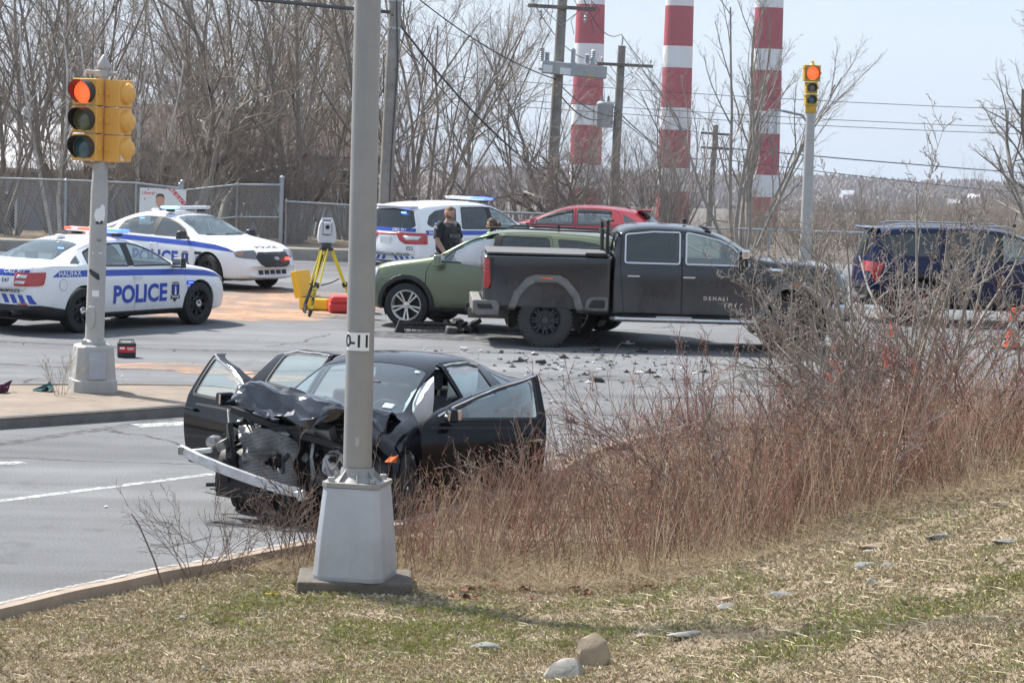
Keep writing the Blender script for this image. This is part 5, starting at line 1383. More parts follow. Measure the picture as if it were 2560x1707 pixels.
 MB().box((-1.22, -.9, 1.515), (.36, .1, .05)).box((-1.22, .9, 1.515), (.36, .1, .05)).build('cover_latch', M['black_plastic'], root, bevel=.01)
 # cab rack: dark posts and a cross bar behind the roof
 rk = MB()
 for sy in (1, -1): rk.box((-1.03, sy * .62, 1.72), (.05, .09, .68))
 rk.box((-1.03, 0, 2.03), (.05, 1.3, .06)); rk.box((-1.03, 0, 1.75), (.03, 1.2, .04)); rk.box((-.98, -.62, 2.07), (.06, .5, .03))
 rk.build('cab_rack', M['black_plastic'], root, bevel=.01)
 MB().box((-1.12, -.70, 1.75), (.05, .06, .34)).build('rack_lamp', M['black_plastic'], root, bevel=.01)
 put(sh, root, 'grille', rnd([(-.66, .86), (-.66, 1.30), (.66, 1.30), (.66, .86)], .05), 'x', 2.5, 4, M['dull_chrome'], shift=.006)
 put(sh, root, 'front_bumper', [(2.6, .5), (3.4, .5), (3.4, .82), (2.62, .82)], 'y', -1.4, 1.4, M['dull_chrome'], shift=.02)
 for y in (-.6, -.3, 0, .3, .6): MB().box((.60, y, sh.bvh.ray_cast(Vector((.60, y, 3)), Vector((0, 0, -1)))[0].z + .01), (.11, .07, .035), rot=(0, .22, 0)).build('roof_marker_lamp', M['black_plastic'], root, bevel=.015)
 MB().tube([(.3, -.0, 2.03), (.27, 0, 2.1)], .03, 8).build('roof_aerial', M['black_plastic'], root)
 for sy in (-.35, .35): MB().box((1.40, sy, 1.60), (.02, .6, .014), rot=(0, .5, 0)).build('wiper', M['black_plastic'], root)
 return root
M['green_paint'] = pbr('green_paint', (0.15, 0.18, 0.105), 0.28, metal=0.35, coat=0.7, dirt=(0.26, 0.25, 0.22), dirt_z=(0.3, 0.95), dirt_amt=0.45, dirt_scale=5)
M['blue_paint'] = pbr('blue_paint', (0.003, 0.008, 0.045), 0.15, spec=0.4, dirt=(0.2, 0.2, 0.2), dirt_z=(0.3, 0.7), dirt_amt=0.15)
M['red_paint'] = pbr('red_paint', (0.33, 0.03, 0.042), 0.25, metal=0.1, coat=0.8)
M['pickup_paint'] = pbr('pickup_paint', (0.014, 0.016, 0.020), 0.16, coat=0.5, dirt=(0.115, 0.116, 0.117), dirt_z=(0.45, 1.4, 0.0), dirt_amt=0.7, dirt_scale=1.6)
M['flare'] = pbr('flare', (0.17, 0.168, 0.16), 0.75, var=0.3, scale=7)
M['dusty_black'] = pbr('dusty_black', (0.052, 0.054, 0.057), 0.6, metal=0.2, var=0.35, scale=14)
M['liner_dusty'] = pbr('liner_dusty', (0.13, 0.12, 0.105), 0.9, var=0.35, scale=6)
M['tonneau'] = pbr('tonneau', (0.11, 0.11, 0.115), 0.75, var=0.12, scale=5)
M['lamp_red_pale'] = pbr('lamp_red_pale', (0.55, 0.10, 0.09), 0.2, coat=1.0)
M['plate_blue'] = pbr('plate_blue', (0.15, 0.4, 0.7), 0.4)
M['airbag'] = pbr('airbag', (0.72, 0.73, 0.75), 0.85, var=0.05, scale=6)
# ---- the wrecked black sedan
WRECK = dict(
 xs=[2.22, 2.2, 2.12, 1.98, 1.75, 1.5, 1.35, 1.15, .98, .82, .64, .45, .22, -.05, -.4, -.8, -1.1, -1.35, -1.6, -1.85, -2.05, -2.2, -2.3, -2.36, -2.38],
 bow=0.22, bow_x=(-1.7, 1.5), ws_x=(0.0, 1.1), ws_bow=0.13, crease={6: .6, 5: .5, 8: .35, 2: .4},
 top=[(2.22, .45), (2.12, .66), (1.98, .74), (1.5, .86), (1.15, .93), (.98, .965), (.82, 1.03), (.64, 1.115), (.45, 1.20), (.22, 1.29), (-.05, 1.365), (-.4, 1.405), (-.8, 1.395), (-1.1, 1.35), (-1.35, 1.285), (-1.6, 1.205), (-1.85, 1.12), (-2.05, 1.075), (-2.2, 1.065), (-2.3, 1.02), (-2.36, .86), (-2.38, .6)],
 belt=[(2.22, .42), (2.12, .6), (1.98, .67), (1.5, .80), (1.15, .86), (.98, .885), (.22, .915), (-.8, .945), (-1.6, .985), (-2.05, 1.01), (-2.3, .97), (-2.38, .57)],
 wid=[(2.22, .56), (2.12, .72), (1.98, .80), (1.75, .86), (1.35, .895), (.22, .88), (-.8, .885), (-1.35, .90), (-1.85, .87), (-2.2, .80), (-2.36, .70), (-2.38, .62)],
 rail_y=[(2.22, .4), (1.75, .70), (1.15, .75), (.98, .73), (.64, .665), (.22, .59), (-.05, .565), (-.4, .555), (-1.1, .55), (-1.35, .555), (-1.6, .58), (-1.85, .62), (-2.05, .66), (-2.38, .5)],
 rail_z=[(2.22, .43), (1.98, .72), (1.5, .84), (1.15, .91), (.98, .935), (.82, .985), (.64, 1.06), (.45, 1.14), (.22, 1.225), (-.05, 1.295), (-.4, 1.335), (-.8, 1.325), (-1.1, 1.275), (-1.35, 1.21), (-1.6, 1.135), (-1.85, 1.07), (-2.05, 1.05), (-2.2, 1.045), (-2.38, .58)],
 bot=[(2.22, .26), (1.98, .20), (0, .17), (-1.9, .22), (-2.38, .32)],
 arches=[(1.35, .36), (-1.35, .36)], wheel=(.325, .225, .225, 'five'), track=.785,
 cabin=(-1.2, 1.0), dash=.93, floor=.26, chassis=(-1.9, 1.3), seats=(.05, -.8))
WRECK['doors'] = [
 dict(name='front', handle=(-.08, .80), out=rnd([(.95, .27), (-.15, .27), (-.19, .72), (-.20, .92), (-.17, 1.325), (-.05, 1.285), (.22, 1.212), (.45, 1.127), (.64, 1.045), (.82, .965), (.95, .88), (1.0, .70)], .03),
   win=[rnd([(.74, .935), (-.12, .945), (-.11, 1.285), (-.03, 1.255), (.21, 1.18), (.43, 1.095), (.61, 1.015)], .03)], mat=M['glass_clear'], trim=M['black_plastic']),
 dict(name='rear', handle=(-.98, .84), out=rnd([(-.17, .27), (-.92, .27), (-.98, .55), (-1.12, .72), (-1.28, .95), (-1.18, 1.235), (-.8, 1.32), (-.4, 1.33), (-.19, 1.325), (-.22, .92), (-.21, .72)], .03),
   win=[rnd([(-.25, .955), (-1.0, .985), (-1.0, 1.245), (-.8, 1.285), (-.4, 1.30), (-.24, 1.295)], .03)], mat=M['glass_clear'], trim=M['black_plastic'])]
WRECK['fixed_glass'] = [
 dict(name='windscreen', axis='z', lo=.85, hi=1.6, mat=M['glass_clear'], poly=rnd([(1.05, 0), (1.02, .38), (.90, .645), (.6, .60), (.1, .53), (.04, .3), (.03, 0), (.04, -.3), (.1, -.53), (.6, -.60), (.90, -.645), (1.02, -.38)], .04)),
 dict(name='rear_window', axis='z', lo=.9, hi=1.6, poly=rnd([(-1.02, 0), (-1.04, .3), (-1.08, .5), (-1.5, .52), (-1.86, .56), (-1.93, .3), (-1.95, 0), (-1.93, -.3), (-1.86, -.56), (-1.5, -.52), (-1.08, -.5), (-1.04, -.3)], .04)),
 dict(name='quarter_window', axis='y', poly=rnd([(-1.33, 1.0), (-1.62, 1.03), (-1.24, 1.19)], .02))]
WRECK['lids'] = [
 dict(name='bonnet', axis='z', lo=.6, hi=1.3, open=True, poly=[(1.06, -.86), (1.06, .86), (2.6, .86), (2.6, -.86)]),
 dict(name='boot_lid', axis='z', lo=.8, hi=1.4, poly=rnd([(-1.97, .66), (-1.97, -.66), (-2.34, -.56), (-2.36, 0), (-2.34, .56)], .04))]
def _front_cut():
 """everything torn away ahead of a ragged line"""
 rr = random.Random(3); m = MB()
 pts = [(2.9, -1.3)] + [(1.50 + rr.uniform(-.06, .08) - (.22 if y < -.2 else 0), y) for y in [-1.3, -.9, -.7, -.5, -.2, .1, .4, .6, .8, 1.3]] + [(2.9, 1.3)]
 return m.prism(pts, .02, 1.5, 'z').mesh('c')
WRECK['extra_cut'] = [_front_cut]
def crumple(me, amp, freq, seed, sharp=True):
 for v in me.vertices:
  p = v.co * freq + Vector((seed, seed * 2.3, -seed))
  d = noise.noise_vector(p) 
  if sharp: d = d + noise.noise_vector(p * 2.7) * .45
  v.co += d * amp
 me.update()
 return me
def wreck(name):
 rr = random.Random(11)
 paint = M['wreck_paint']
 root, sh, doors = build_car(name, WRECK, paint, (M['tyre'], M['dusty_black'], M['dull_chrome']), dict(handle=paint))
 for w in list(root.children):                                         # front wheels shoved back and turned
  if w.name.split('.')[0] == 'wheel' and w.location.x > 0:
   w.location.x = 1.16 if w.location.y < 0 else 1.3
   w.rotation_euler.z += R(16); w.location.z += .0
 put(sh, root, 'tail_light', rnd([(-1.98, 1.03), (-2.6, 1.0), (-2.6, .84), (-2.2, .82), (-2.12, .90)], .02), 'y', .28, 1.4, M['lamp_red'], shift=.006, both=True)
 put(sh, root, 'sill_trim', [(.95, .1), (-.95, .1), (-.95, .262), (.95, .262)], 'y', .5, 1.4, M['black_plastic'], shift=.003, both=True)
 MB().box((-1.4, 0, 1.29), (.15, .05, .05)).build('shark_fin_antenna', paint, root, bevel=.015)
 # bonnet: buckled upward, front edge torn and curled
 N, K = 20, 18
 vs, fs = [], []
 za = pchip([-1, -.6, -.2, .2, .6, 1], [1.13, 1.21, 1.16, 1.08, 1.01, .965]); zb = pchip([-1, -.7, -.3, .2, .6, 1], [1.17, 1.05, .95, .92, .965, .93])
 for i in range(N + 1):
  u = i / N
  for j in range(K + 1):
   v = -1 + 2 * j / K
   x = 1.0 + (.88 + .05 * math.sin(5 * v + 1) - .42 * max(0, v - .3) - .25 * max(0, -v - .7)) * u
   y = v * (.73 - .05 * u) + .02 * u
   tt = u * u * (3 - 2 * u); z = za(v) * (1 - tt) + zb(v) * tt - .09 * (1 - u) ** 4
   p = Vector((u * 1.5 + .3 * v, v * 1.25, 1.3))
   a = noise.noise(p * 1.0 + Vector((.4, .2, 0))); b = noise.noise(p * 2.0 + Vector((5, 1, 2)))
   rid = (abs(a) - .2) * .32 + (abs(b) - .2) * .22
   fine = max(0, 1 - ((u - .72) / .25) ** 2 - ((v + .05) / .45) ** 2)
   rid += fine * .10 * (abs(noise.noise(p * 4.0)) - .2)
   z += rid * min(1, .35 + u)
   curl = max(0, u - .86) / .14
   z -= curl * curl * (.075 + .05 * math.sin(7 * v)); x -= curl * curl * .03
   z -= max(0, abs(v) - .93) * .5
   vs.append((x, y, z))
 rj = random.Random(21)
 for q in range(len(vs)):
  i, j = divmod(q, K + 1); e = 0 if i in (0,) else 1
  vs[q] = (vs[q][0] + e * rj.uniform(-.018, .018) * (3 if i == N else 1), vs[q][1] + (0 if j in (0, K) else rj.uniform(-.016, .016)), vs[q][2] + e * rj.uniform(-.014, .014) * (.3 + i / N))
 for i in range(N):
  for j in range(K):
   a = i * (K + 1) + j; b, c, d = a + K + 1, a + K + 2, a + 1
   if rj.random() < .5: fs += [(a, b, c), (a, c, d)]
   else: fs += [(a, b, d), (b, c, d)]
 me = bpy.data.meshes.new('bonnet'); me.from_pydata(vs, [], fs); me.update()
 bm = bmesh.new(); bm.from_mesh(me); cl = bm.edges.layers.float.new('crease_edge')
 for e in bm.edges: e[cl] = rj.choice([0, .6, 1.0, 1.0, 1.0])
 bm.to_mesh(me); bm.free(); smooth(me, 11)
 bn = link_mesh('bonnet', me, M['bonnet_paint'], root)
 bn['label'] = 'buckled dark bonnet with creases and torn front edge'
 m = bn.modifiers.new('u', 'SUBSURF'); m.levels = 1; m.render_levels = 1
 m = bn.modifiers.new('s', 'SOLIDIFY'); m.thickness = .006
 # torn front wing on the driver side
 wing = sh.piece([(1.02, .55), (1.78, .50), (1.72, .74), (1.45, .93), (1.02, .93)], 'y', .4, 1.4, src=sh.wall)
 wing = boolean(wing, MB().prism(circ(1.35, .33, .37), .3, 1.4, 'y').mesh('c'), 'DIFFERENCE')
 for v in wing.vertices:
  t = max(0, (v.co.x - 1.25) / .5)
  v.co.y += .07 * t * t + .10 * max(0, noise.noise(v.co * 5)) * t; v.co.z -= .05 * t * t; v.co.x -= .08 * t * t
  v.co += noise.noise_vector(v.co * 9) * .014 * min(1, t * 2 + .2)
 wing.update(); smooth(wing, 25); link_mesh('front_wing', wing, paint, root)
 wing2 = sh.piece([(1.02, .50), (1.40, .46), (1.36, .9), (1.02, .93)], 'y', -1.4, -.4, src=sh.wall)
 crumple(wing2, .04, 6, 4); smooth(wing2, 25); link_mesh('front_wing', wing2, paint, root)
 MB().prism([(1.60, .60), (1.78, .63), (1.60, .68)], .86, .92, 'y').build('side_marker', M['lamp_amber'], root, bevel=.006)
 # engine bay: dark block, brackets, struts, hoses
 eb = MB(); eb.box((1.15, 0, .55), (.5, 1.3, .5)); eb.box((1.38, -.05, .58), (.35, .8, .4)); eb.box((1.3, .3, .78), (.4, .45, .12)); eb.box((1.28, -.42, .72), (.3, .3, .2))
 eb.build('engine', M['black_plastic'], root, bevel=.03)
 for k in range(58):
  x = rr.uniform(1.35, 1.78); y = rr.uniform(-.72, .62); z = rr.uniform(.30, .86)
  b = MB(); b.box((0, 0, 0), (rr.uniform(.05, .20), rr.uniform(.03, .16), rr.uniform(.02, .14)), rot=(rr.uniform(-1, 1), rr.uniform(-1, 1), rr.uniform(-1, 1)), taper=rr.uniform(.5, 1))
  if rr.random() < .5: b.box((rr.uniform(-.06, .06), rr.uniform(-.06, .06), rr.uniform(-.05, .05)), (rr.uniform(.02, .2), .02, rr.uniform(.02, .08)), rot=(rr.uniform(-1, 1), rr.uniform(-1, 1), 0))
  o = b.build('broken_bracket', M[rr.choice(['black_plastic', 'black_plastic', 'grey_plastic', 'cast_metal', 'black_steel', 'cast_metal'])], root, bevel=.006)
  o.location = (x, y, z)
 for k in range(26):
  p = Vector((rr.uniform(1.3, 1.7), rr.uniform(-.75, .55), rr.uniform(.35, .9))); pts = [p]
  d = Vector((rr.uniform(-.1, .12), rr.uniform(-.25, .25), rr.uniform(-.22, .16)))
  for _ in range(5):
   pts.append(pts[-1] + d * .5); d += Vector((rr.uniform(-.1, .1), rr.uniform(-.12, .12), rr.uniform(-.12, .1)))
  pts = [Vector((min(q.x, 1.85), q.y, min(max(q.z, .25), .88))) for q in pts]
  MB().tube(pts, rr.choice([.006, .009, .014, .02]), 6).build('hose', M['black_plastic'], root, sm=50)
 # bonnet slam panel and cross members
 def beam(name, pts, w, h, mat, bev=.006):
  b = MB()
  pts = [Vector(p) for p in pts]
  b0 = len(b.v)
  for i, p in enumerate(pts):
   t = (pts[min(i + 1, len(pts) - 1)] - pts[max(0, i - 1)]).normalized()
   up = Vector((0, 0, 1)); s2 = t.cross(up).normalized(); up = s2.cross(t)
   for a, c in ((-1, -1), (1, -1), (1, 1), (-1, 1)): b.v.append(tuple(p + s2 * a * w / 2 + up * c * h / 2))
  for i in range(len(pts) - 1):
   for k in range(4):
    q = (b0 + i * 4 + k, b0 + i * 4 + (k + 1) % 4, b0 + (i + 1) * 4 + (k + 1) % 4, b0 + (i + 1) * 4 + k); b.f.append(q); b.m.append(0)
  e = b0 + (len(pts) - 1) * 4
  b.f += [(b0 + 3, b0 + 2, b0 + 1, b0), (e, e + 1, e + 2, e + 3)]; b.m += [0, 0]
  return b.build(name, mat, root, bevel=bev)
 beam('slam_panel', [(1.66, -.70, .98), (1.72, -.35, .90), (1.70, .0, .80), (1.62, .3, .72), (1.52, .62, .62)], .05, .06, M['black_plastic'])
 beam('support_bar', [(1.55, -.80, .60), (1.70, -.55, .74), (1.78, -.25, .84), (1.75, .02, .88)], .03, .035, M['black_steel'])
 beam('support_bar', [(1.60, .10, .80), (1.70, .12, .60), (1.72, .16, .40)], .03, .05, M['cast_metal'])
 beam('support_bar', [(1.5, -.82, .95), (1.62, -.74, .80), (1.68, -.70, .58), (1.70, -.72, .45)], .02, .03, M['cast_metal'])
 beam('radiator_frame', [(1.66, -.72, .85), (1.74, -.66, .55), (1.7, -.62, .36)], .05, .09, M['black_plastic'])
 MB().tube([(1.58, -.70, .80), (1.62, -.72, .68), (1.66, -.70, .54)], .028, 8).build('coolant_bottle_neck', M['milky'], root, sm=50)
 # radiator core, folded round the impact
 n, k2 = 26, 22; vs, fs = [], []
 for i in range(n + 1):
  for j in range(k2 + 1):
   u, v = i / n, j / k2
   y = -.60 + .62 * u; z = .40 + .44 * v - .10 * u
   x = 1.72 + .10 * math.sin(u * 2.6) - .16 * math.exp(-((u - .62) ** 2 + (v - .45) ** 2) * 14) + .03 * noise.noise(Vector((u * 5, v * 5, 2)))
   y += .05 * noise.noise(Vector((u * 3, v * 3, 9))) - .06 * math.exp(-((v - .5) ** 2) * 12) * (u - .5); z += .06 * math.sin(u * 3.1) * (v - .2) + .03 * noise.noise(Vector((u * 4, v * 4, 5)))
   vs.append((x, y, z))
 for i in range(n):
  for j in range(k2):
   u, v = (i + .5) / n, (j + .5) / k2
   if ((u - .62) / .19) ** 2 + ((v - .42 - .25 * (u - .62)) / .13) ** 2 < 1 + .6 * noise.noise(Vector((u * 9, v * 9, 1))): continue
   a = i * (k2 + 1) + j; fs.append((a, a + k2 + 1, a + k2 + 2, a + 1))
 me = bpy.data.meshes.new('radiator'); me.from_pydata(vs, [], fs); me.update(); smooth(me, 40)
 ra = link_mesh('radiator', me, M['radiator'], root); ra['label'] = 'crushed grey radiator with a torn hole'
 m = ra.modifiers.new('s', 'SOLIDIFY'); m.thickness = .02
 # aluminium bumper beam hanging off at an angle
 pts = [(1.86, -1.10, .60), (1.97, -.85, .545), (2.03, -.55, .475), (2.05, -.25, .405), (2.02, .0, .345), (1.92, .17, .305)]
 bb = beam('bumper_beam', pts, .045, .095, M['beam_alu'], .01); bb['label'] = 'bare aluminium bumper beam hanging crooked'
 MB().box((1.96, .16, .31), (.12, .10, .10), rot=(.3, .2, .4)).build('beam_bracket', M['chrome_crumple'], root, bevel=.01)
 MB().box((1.90, -1.08, .60), (.06, .05, .07), rot=(0, 0, .5)).box((1.83, -1.10, .605), (.05, .02, .03)).build('beam_end', M['cast_metal'], root, bevel=.006)
 MB().box((1.88, -.92, .60), (.05, .28, .05), rot=(.15, 0, .1)).build('absorber_block', M['milky'], root, bevel=.015)
 MB().lathe([(.001, -.08), (.05, -.07), (.06, 0), (.05, .07), (.001, .08)], 14, c=(1.72, -.84, .68), axis='x').box((1.74, -.74, .66), (.10, .09, .08), rot=(.4, .2, 0)).build('horn', M['cast_metal'], root, sm=40)
 # headlamp remains on the driver side
 hl = MB().lathe([(.02, 0), (.075, .03), (.09, .06), (.10, .10)], 18, c=(1.74, .40, .56), axis='x').box((1.70, .40, .64), (.12, .22, .06), rot=(.1, .3, .2)).mesh('h', 40)
 crumple(hl, .025, 12, 2); link_mesh('headlight', hl, M['lamp_clear'], root)
 MB().box((1.62, .52, .50), (.22, .3, .26), rot=(0, .2, .3)).build('headlight_housing', M['black_plastic'], root, bevel=.04)
 # hanging undertray, torn liner
 for k in range(7):
  n2 = 8; vs = []; fs = []
  L, W = rr.uniform(.2, .5), rr.uniform(.08, .22)
  for i in range(n2 + 1):
   for j in range(4): vs.append((L * (i / n2 - .5), W * (j / 3 - .5), 0))
  for i in range(n2):
   for j in range(3): a = i * 4 + j; fs.append((a, a + 4, a + 5, a + 1))
  me = bpy.data.meshes.new('liner_scrap'); me.from_pydata(vs, [], fs); me.update(); crumple(me, .05, 6, k * 1.7)
  o = link_mesh('liner_scrap', me, M['black_plastic'], root)
  o.location = (rr.uniform(1.5, 1.95), rr.uniform(-.5, .7), rr.uniform(.14, .3)); o.rotation_euler = (rr.uniform(-.4, .4), rr.uniform(-.4, .4), rr.uniform(0, 3))
 # doors thrown open
 def swing(key, hx, deg):
  d = doors[key]; sy = key[1]; hy = sy * .87
  d.matrix_local = Matrix.Translation((hx, hy, 0)) @ Matrix.Rotation(R(-deg * sy), 4, 'Z') @ Matrix.Translation((-hx, -hy, 0))
  d['label'] = 'door standing wide open'
  return d
 dd = swing(('front', 1), .96, 56); pd = swing(('front', -1), .96, 60); swing(('rear', -1), -.19, 58)
 for d, sy in ((dd, 1), (pd, -1)):
  b = MB(); b.box((.72, sy * .99, .985), (.10, .19, .12), taper=.85); b.box((.74, sy * .9, .935), (.05, .10, .04))
  o = b.build('wing_mirror', paint, d, bevel=.035, seg=3)
  MB().box((.70, sy * 1.03, .985), (.02, .17, .095), rot=(0, 0, sy * -.95)).build('mirror_glass', M['chrome'], o, bevel=.006)
  p = MB(); p.box((.42, sy * .82, .62), (.95, .05, .5)); p.box((.35, sy * .79, .72), (.5, .07, .06)); p.build('door_card', M['interior'], d, bevel=.03)
 for d, poly in ((dd, None), (pd, None)):
  pass
 for key, pts in ((('front', 1), [(.80, .945), (.63, 1.03), (.44, 1.112), (.22, 1.198), (-.04, 1.272), (-.15, 1.312)]), (('front', -1), [(.80, .945), (.63, 1.03), (.44, 1.112), (.22, 1.198), (-.04, 1.272), (-.15, 1.312)]), (('rear', 1), [(-.22, 1.312), (-.4, 1.318), (-.8, 1.305), (-1.02, 1.262)]), (('rear', -1), [(-.22, 1.312), (-.4, 1.318), (-.8, 1.305), (-1.02, 1.262)])):
  sy = key[1]; path = []
  pts = [(p[0] + (q[0] - p[0]) * k / 5, p[1] + (q[1] - p[1]) * k / 5) for p, q in zip(pts, pts[1:]) for k in range(5)] + [pts[-1]]
  for x, z in pts:
   h = sh.bvh.ray_cast(Vector((x, 2 * sy, z)), Vector((0, -sy, 0)))[0]; path.append(h + Vector((0, sy * .010, 0)))
  MB().tube(path, .011, 6).build('chrome_strip', M['chrome'], doors[key], sm=60)
 # curtain airbag in the driver's opening, seats, stickers
 link_mesh('curtain_airbag', bag_mesh([(.80, .80), (.12, .80), (.10, 1.24), (.25, 1.19), (.45, 1.11), (.62, 1.03)], .60, .07, 3), M['airbag'], root)
 link_mesh('curtain_airbag', bag_mesh([(-.25, .98), (-1.0, .98), (-1.0, 1.23), (-.8, 1.26), (-.25, 1.28)], .60, .05, 8), M['airbag'], root)
 put(sh, root, 'windscreen_sticker', [(.86, .42), (.78, .42), (.78, .52), (.86, .52)], 'z', .85, 1.6, M['sticker'], shift=-.002)
 put(sh, root, 'windscreen_sticker', [(.18, .44), (.14, .44), (.14, .49), (.18, .49)], 'z', .85, 1.6, M['sticker'], shift=-.002)
 MB().box((.42, .1, 1.17), (.07, .24, .06)).build('rear_view_mirror', M['black_plastic'], root, bevel=.02)
 root.scale = (1, 1, .985)
 return root
M['wreck_paint'] = pbr('wreck_paint', (0.004, 0.005, 0.008), 0.10, spec=0.35)
M['bonnet_paint'] = pbr('bonnet_paint', (0.05, 0.055, 0.066), 0.2, metal=0.6, coat=0.7, var=0.35, scale=7)
M['cast_metal'] = pbr('cast_metal', (0.30, 0.30, 0.30), 0.45, metal=0.8, var=0.3, scale=18)
M['beam_alu'] = pbr('beam_alu', (0.62, 0.62, 0.63), 0.42, metal=0.75, var=0.2, scale=9)
M['chrome_crumple'] = pbr('chrome_crumple', (0.7, 0.7, 0.7), 0.2, metal=1.0, bump=1.0, bscale=40)
M['milky'] = pbr('milky', (0.55, 0.56, 0.55), 0.5)
M['sticker'] = pbr('sticker', (0.5, 0.68, 0.72), 0.5)
def _radiator():
 m, n, l, b = nodes_of('radiator')
 tc = n.new('ShaderNodeTexCoord'); w = n.new('ShaderNodeTexWave'); w.wave_type = 'BANDS'; w.bands_direction = 'Z'
 w.inputs['Scale'].default_value = 26; w.inputs['Distortion'].default_value = 1.5; w.inputs['Detail'].default_value = 2
 l.new(tc.outputs['Object'], w.inputs['Vector'])
 t = n.new('ShaderNodeTexNoise'); t.inputs['Scale'].default_value = 5; t.inputs['Detail'].default_value = 6; l.new(tc.outputs['Object'], t.inputs['Vector'])
 r = n.new('ShaderNodeValToRGB'); r.color_ramp.elements[0].color = (.03, .03, .032, 1); r.color_ramp.elements[1].color = (.6, .6, .61, 1)
 mu = n.new('ShaderNodeMath'); mu.operation = 'MULTIPLY'; l.new(w.outputs['Fac'], mu.inputs[0])
 mr = n.new('ShaderNodeMapRange'); mr.inputs['From Min'].default_value = .3; mr.inputs['From Max'].default_value = .6; mr.inputs['To Min'].default_value = .45; l.new(t.outputs['Fac'], mr.inputs['Value']); l.new(mr.outputs['Result'], mu.inputs[1])
 l.new(mu.outputs[0], r.inputs['Fac']); l.new(r.outputs['Color'], b.inputs['Base Color'])
 b.inputs['Metallic'].default_value = .6; b.inputs['Roughness'].default_value = .5
 bp = n.new('ShaderNodeBump'); bp.inputs['Strength'].default_value = .8; bp.inputs['Distance'].default_value = .01; l.new(w.outputs['Fac'], bp.inputs['Height']); l.new(bp.outputs['Normal'], b.inputs['Normal'])
 return m
M['radiator'] = _radiator()
# ---------------------------------------------------------------- street furniture
M['footing'] = pbr('footing', (.12, .105, .088), .95, var=.3, scale=6, bump=.8, bscale=40)
M['lamp_pole'] = pbr('lamp_pole', (.30, .295, .285), .5, metal=.25, var=.08, scale=5)
M['pole_base'] = pbr('pole_base', (.42, .45, .50), .5, metal=.15, var=.10, scale=4, dirt=(.22, .2, .17), dirt_z=(0.0, .7, .1), dirt_amt=.5)
M['signal_pole'] = pbr('signal_pole', (.40, .395, .38), .55, metal=.15, var=.12, scale=5)
M['signal_yellow'] = pbr('signal_yellow', (.76, .40, .085), .45, var=.06, scale=6)
M['signal_yellow_old'] = pbr('signal_yellow_old', (.55, .33, .03), .5, var=.1, scale=6)
M['visor_black'] = pbr('visor_black', (.025, .027, .03), .5)
M['lens_red_lit'] = pbr('lens_red_lit', (.9, .1, .03), .3, emit=(1.0, .085, .025), es=1.15)
M['lens_amber_off'] = pbr('lens_amber_off', (.16, .17, .09), .2, coat=.6)
M['lens_green_off'] = pbr('lens_green_off', (.06, .13, .15), .2, coat=.6)
M['wood_pole'] = pbr('wood_pole', (.25, .235, .215), .85, var=.35, scale=3, bump=.4, bscale=30)
M['cross_arm'] = pbr('cross_arm', (.17, .155, .14), .85, var=.3, scale=5)
M['insulator'] = pbr('insulator', (.42, .45, .48), .3, coat=.4)
M['steel_grey'] = pbr('steel_grey', (.38, .40, .41), .5, metal=.3, var=.15, scale=4)
M['cable'] = pbr('cable', (.07, .073, .078), .6)
M['chimney_red'] = pbr('chimney_red', (.38, .055, .08), .85, var=.16, scale=.12)
M['chimney_white'] = pbr('chimney_white', (.70, .71, .73), .85, var=.05, scale=.1)
M['cone'] = pbr('cone', (.85, .09, .025), .5, var=.08, scale=8)
M['reflective'] = pbr('reflective', (.75, .77, .8), .35)
M['tripod_yellow'] = pbr('tripod_yellow', (.72, .58, .03), .4)
M['case_yellow'] = pbr('case_yellow', (.80, .47, .02), .45)
M['case_red'] = pbr('case_red', (.55, .045, .05), .45)
M['instrument'] = pbr('instrument', (.55, .57, .6), .4)
# lamp column in the foreground with its stepped cast base
t = empty('lamp_column', (-1.13, 19.7, .0))
tag(t, 'thick grey lamp column with a tall pale box base in front of the wreck', 'lamp post')
MB().box((0, .04, .05), (.86, .66, .24)).build('concrete_footing', M['footing'], t, bevel=.02).rotation_euler = (0, 0, .05)
bz = MB(); zs = [(.17, .268), (.20, .272), (.5, .252), (.84, .22), (.865, .22)]
def octo(r, c=.22): k = r * (1 - c); return [(r, -k), (r, k), (k, r), (-k, r), (-r, k), (-r, -k), (-k, -r), (k, -r)]
rings = [[(x, y, z) for x, y in octo(r)] for z, r in zs]
b0 = 0; bz.v = [p for r_ in rings for p in r_]
for i in range(len(rings) - 1):
 for k in range(8): bz.f.append((i * 8 + k, i * 8 + (k + 1) % 8, (i + 1) * 8 + (k + 1) % 8, (i + 1) * 8 + k)); bz.m.append(0)
bz.f.append(tuple(range((len(rings) - 1) * 8, len(rings) * 8))); bz.m.append(0)
pb = bz.build('base_box', M['pole_base'], t, bevel=.012); pb.rotation_euler = (0, 0, R(-12))
pl = MB()
pl.prism([(x, y) for x, y in octo(.225)], .867, .90, 'z')
for k in range(8):
 a = k * math.pi / 4 + .2
 pl.add([(math.cos(a) * .11, math.sin(a) * .11, .90), (math.cos(a) * .20, math.sin(a) * .20, .90), (math.cos(a) * .112, math.sin(a) * .112, 1.0),
   (math.cos(a + .06) * .11, math.sin(a + .06) * .11, .90), (math.cos(a + .06) * .20, math.sin(a + .06) * .20, .90), (math.cos(a + .06) * .112, math.sin(a + .06) * .112, 1.0)],
     [(0, 1, 2), (5, 4, 3), (1, 4, 5, 2), (0, 3, 4, 1)])
pl.lathe([(.17, .90), (.135, .935), (.122, 1.0)], 24)
o = pl.build('flange', M['lamp_pole'], t, sm=30); o.rotation_euler = (0, 0, R(-12))
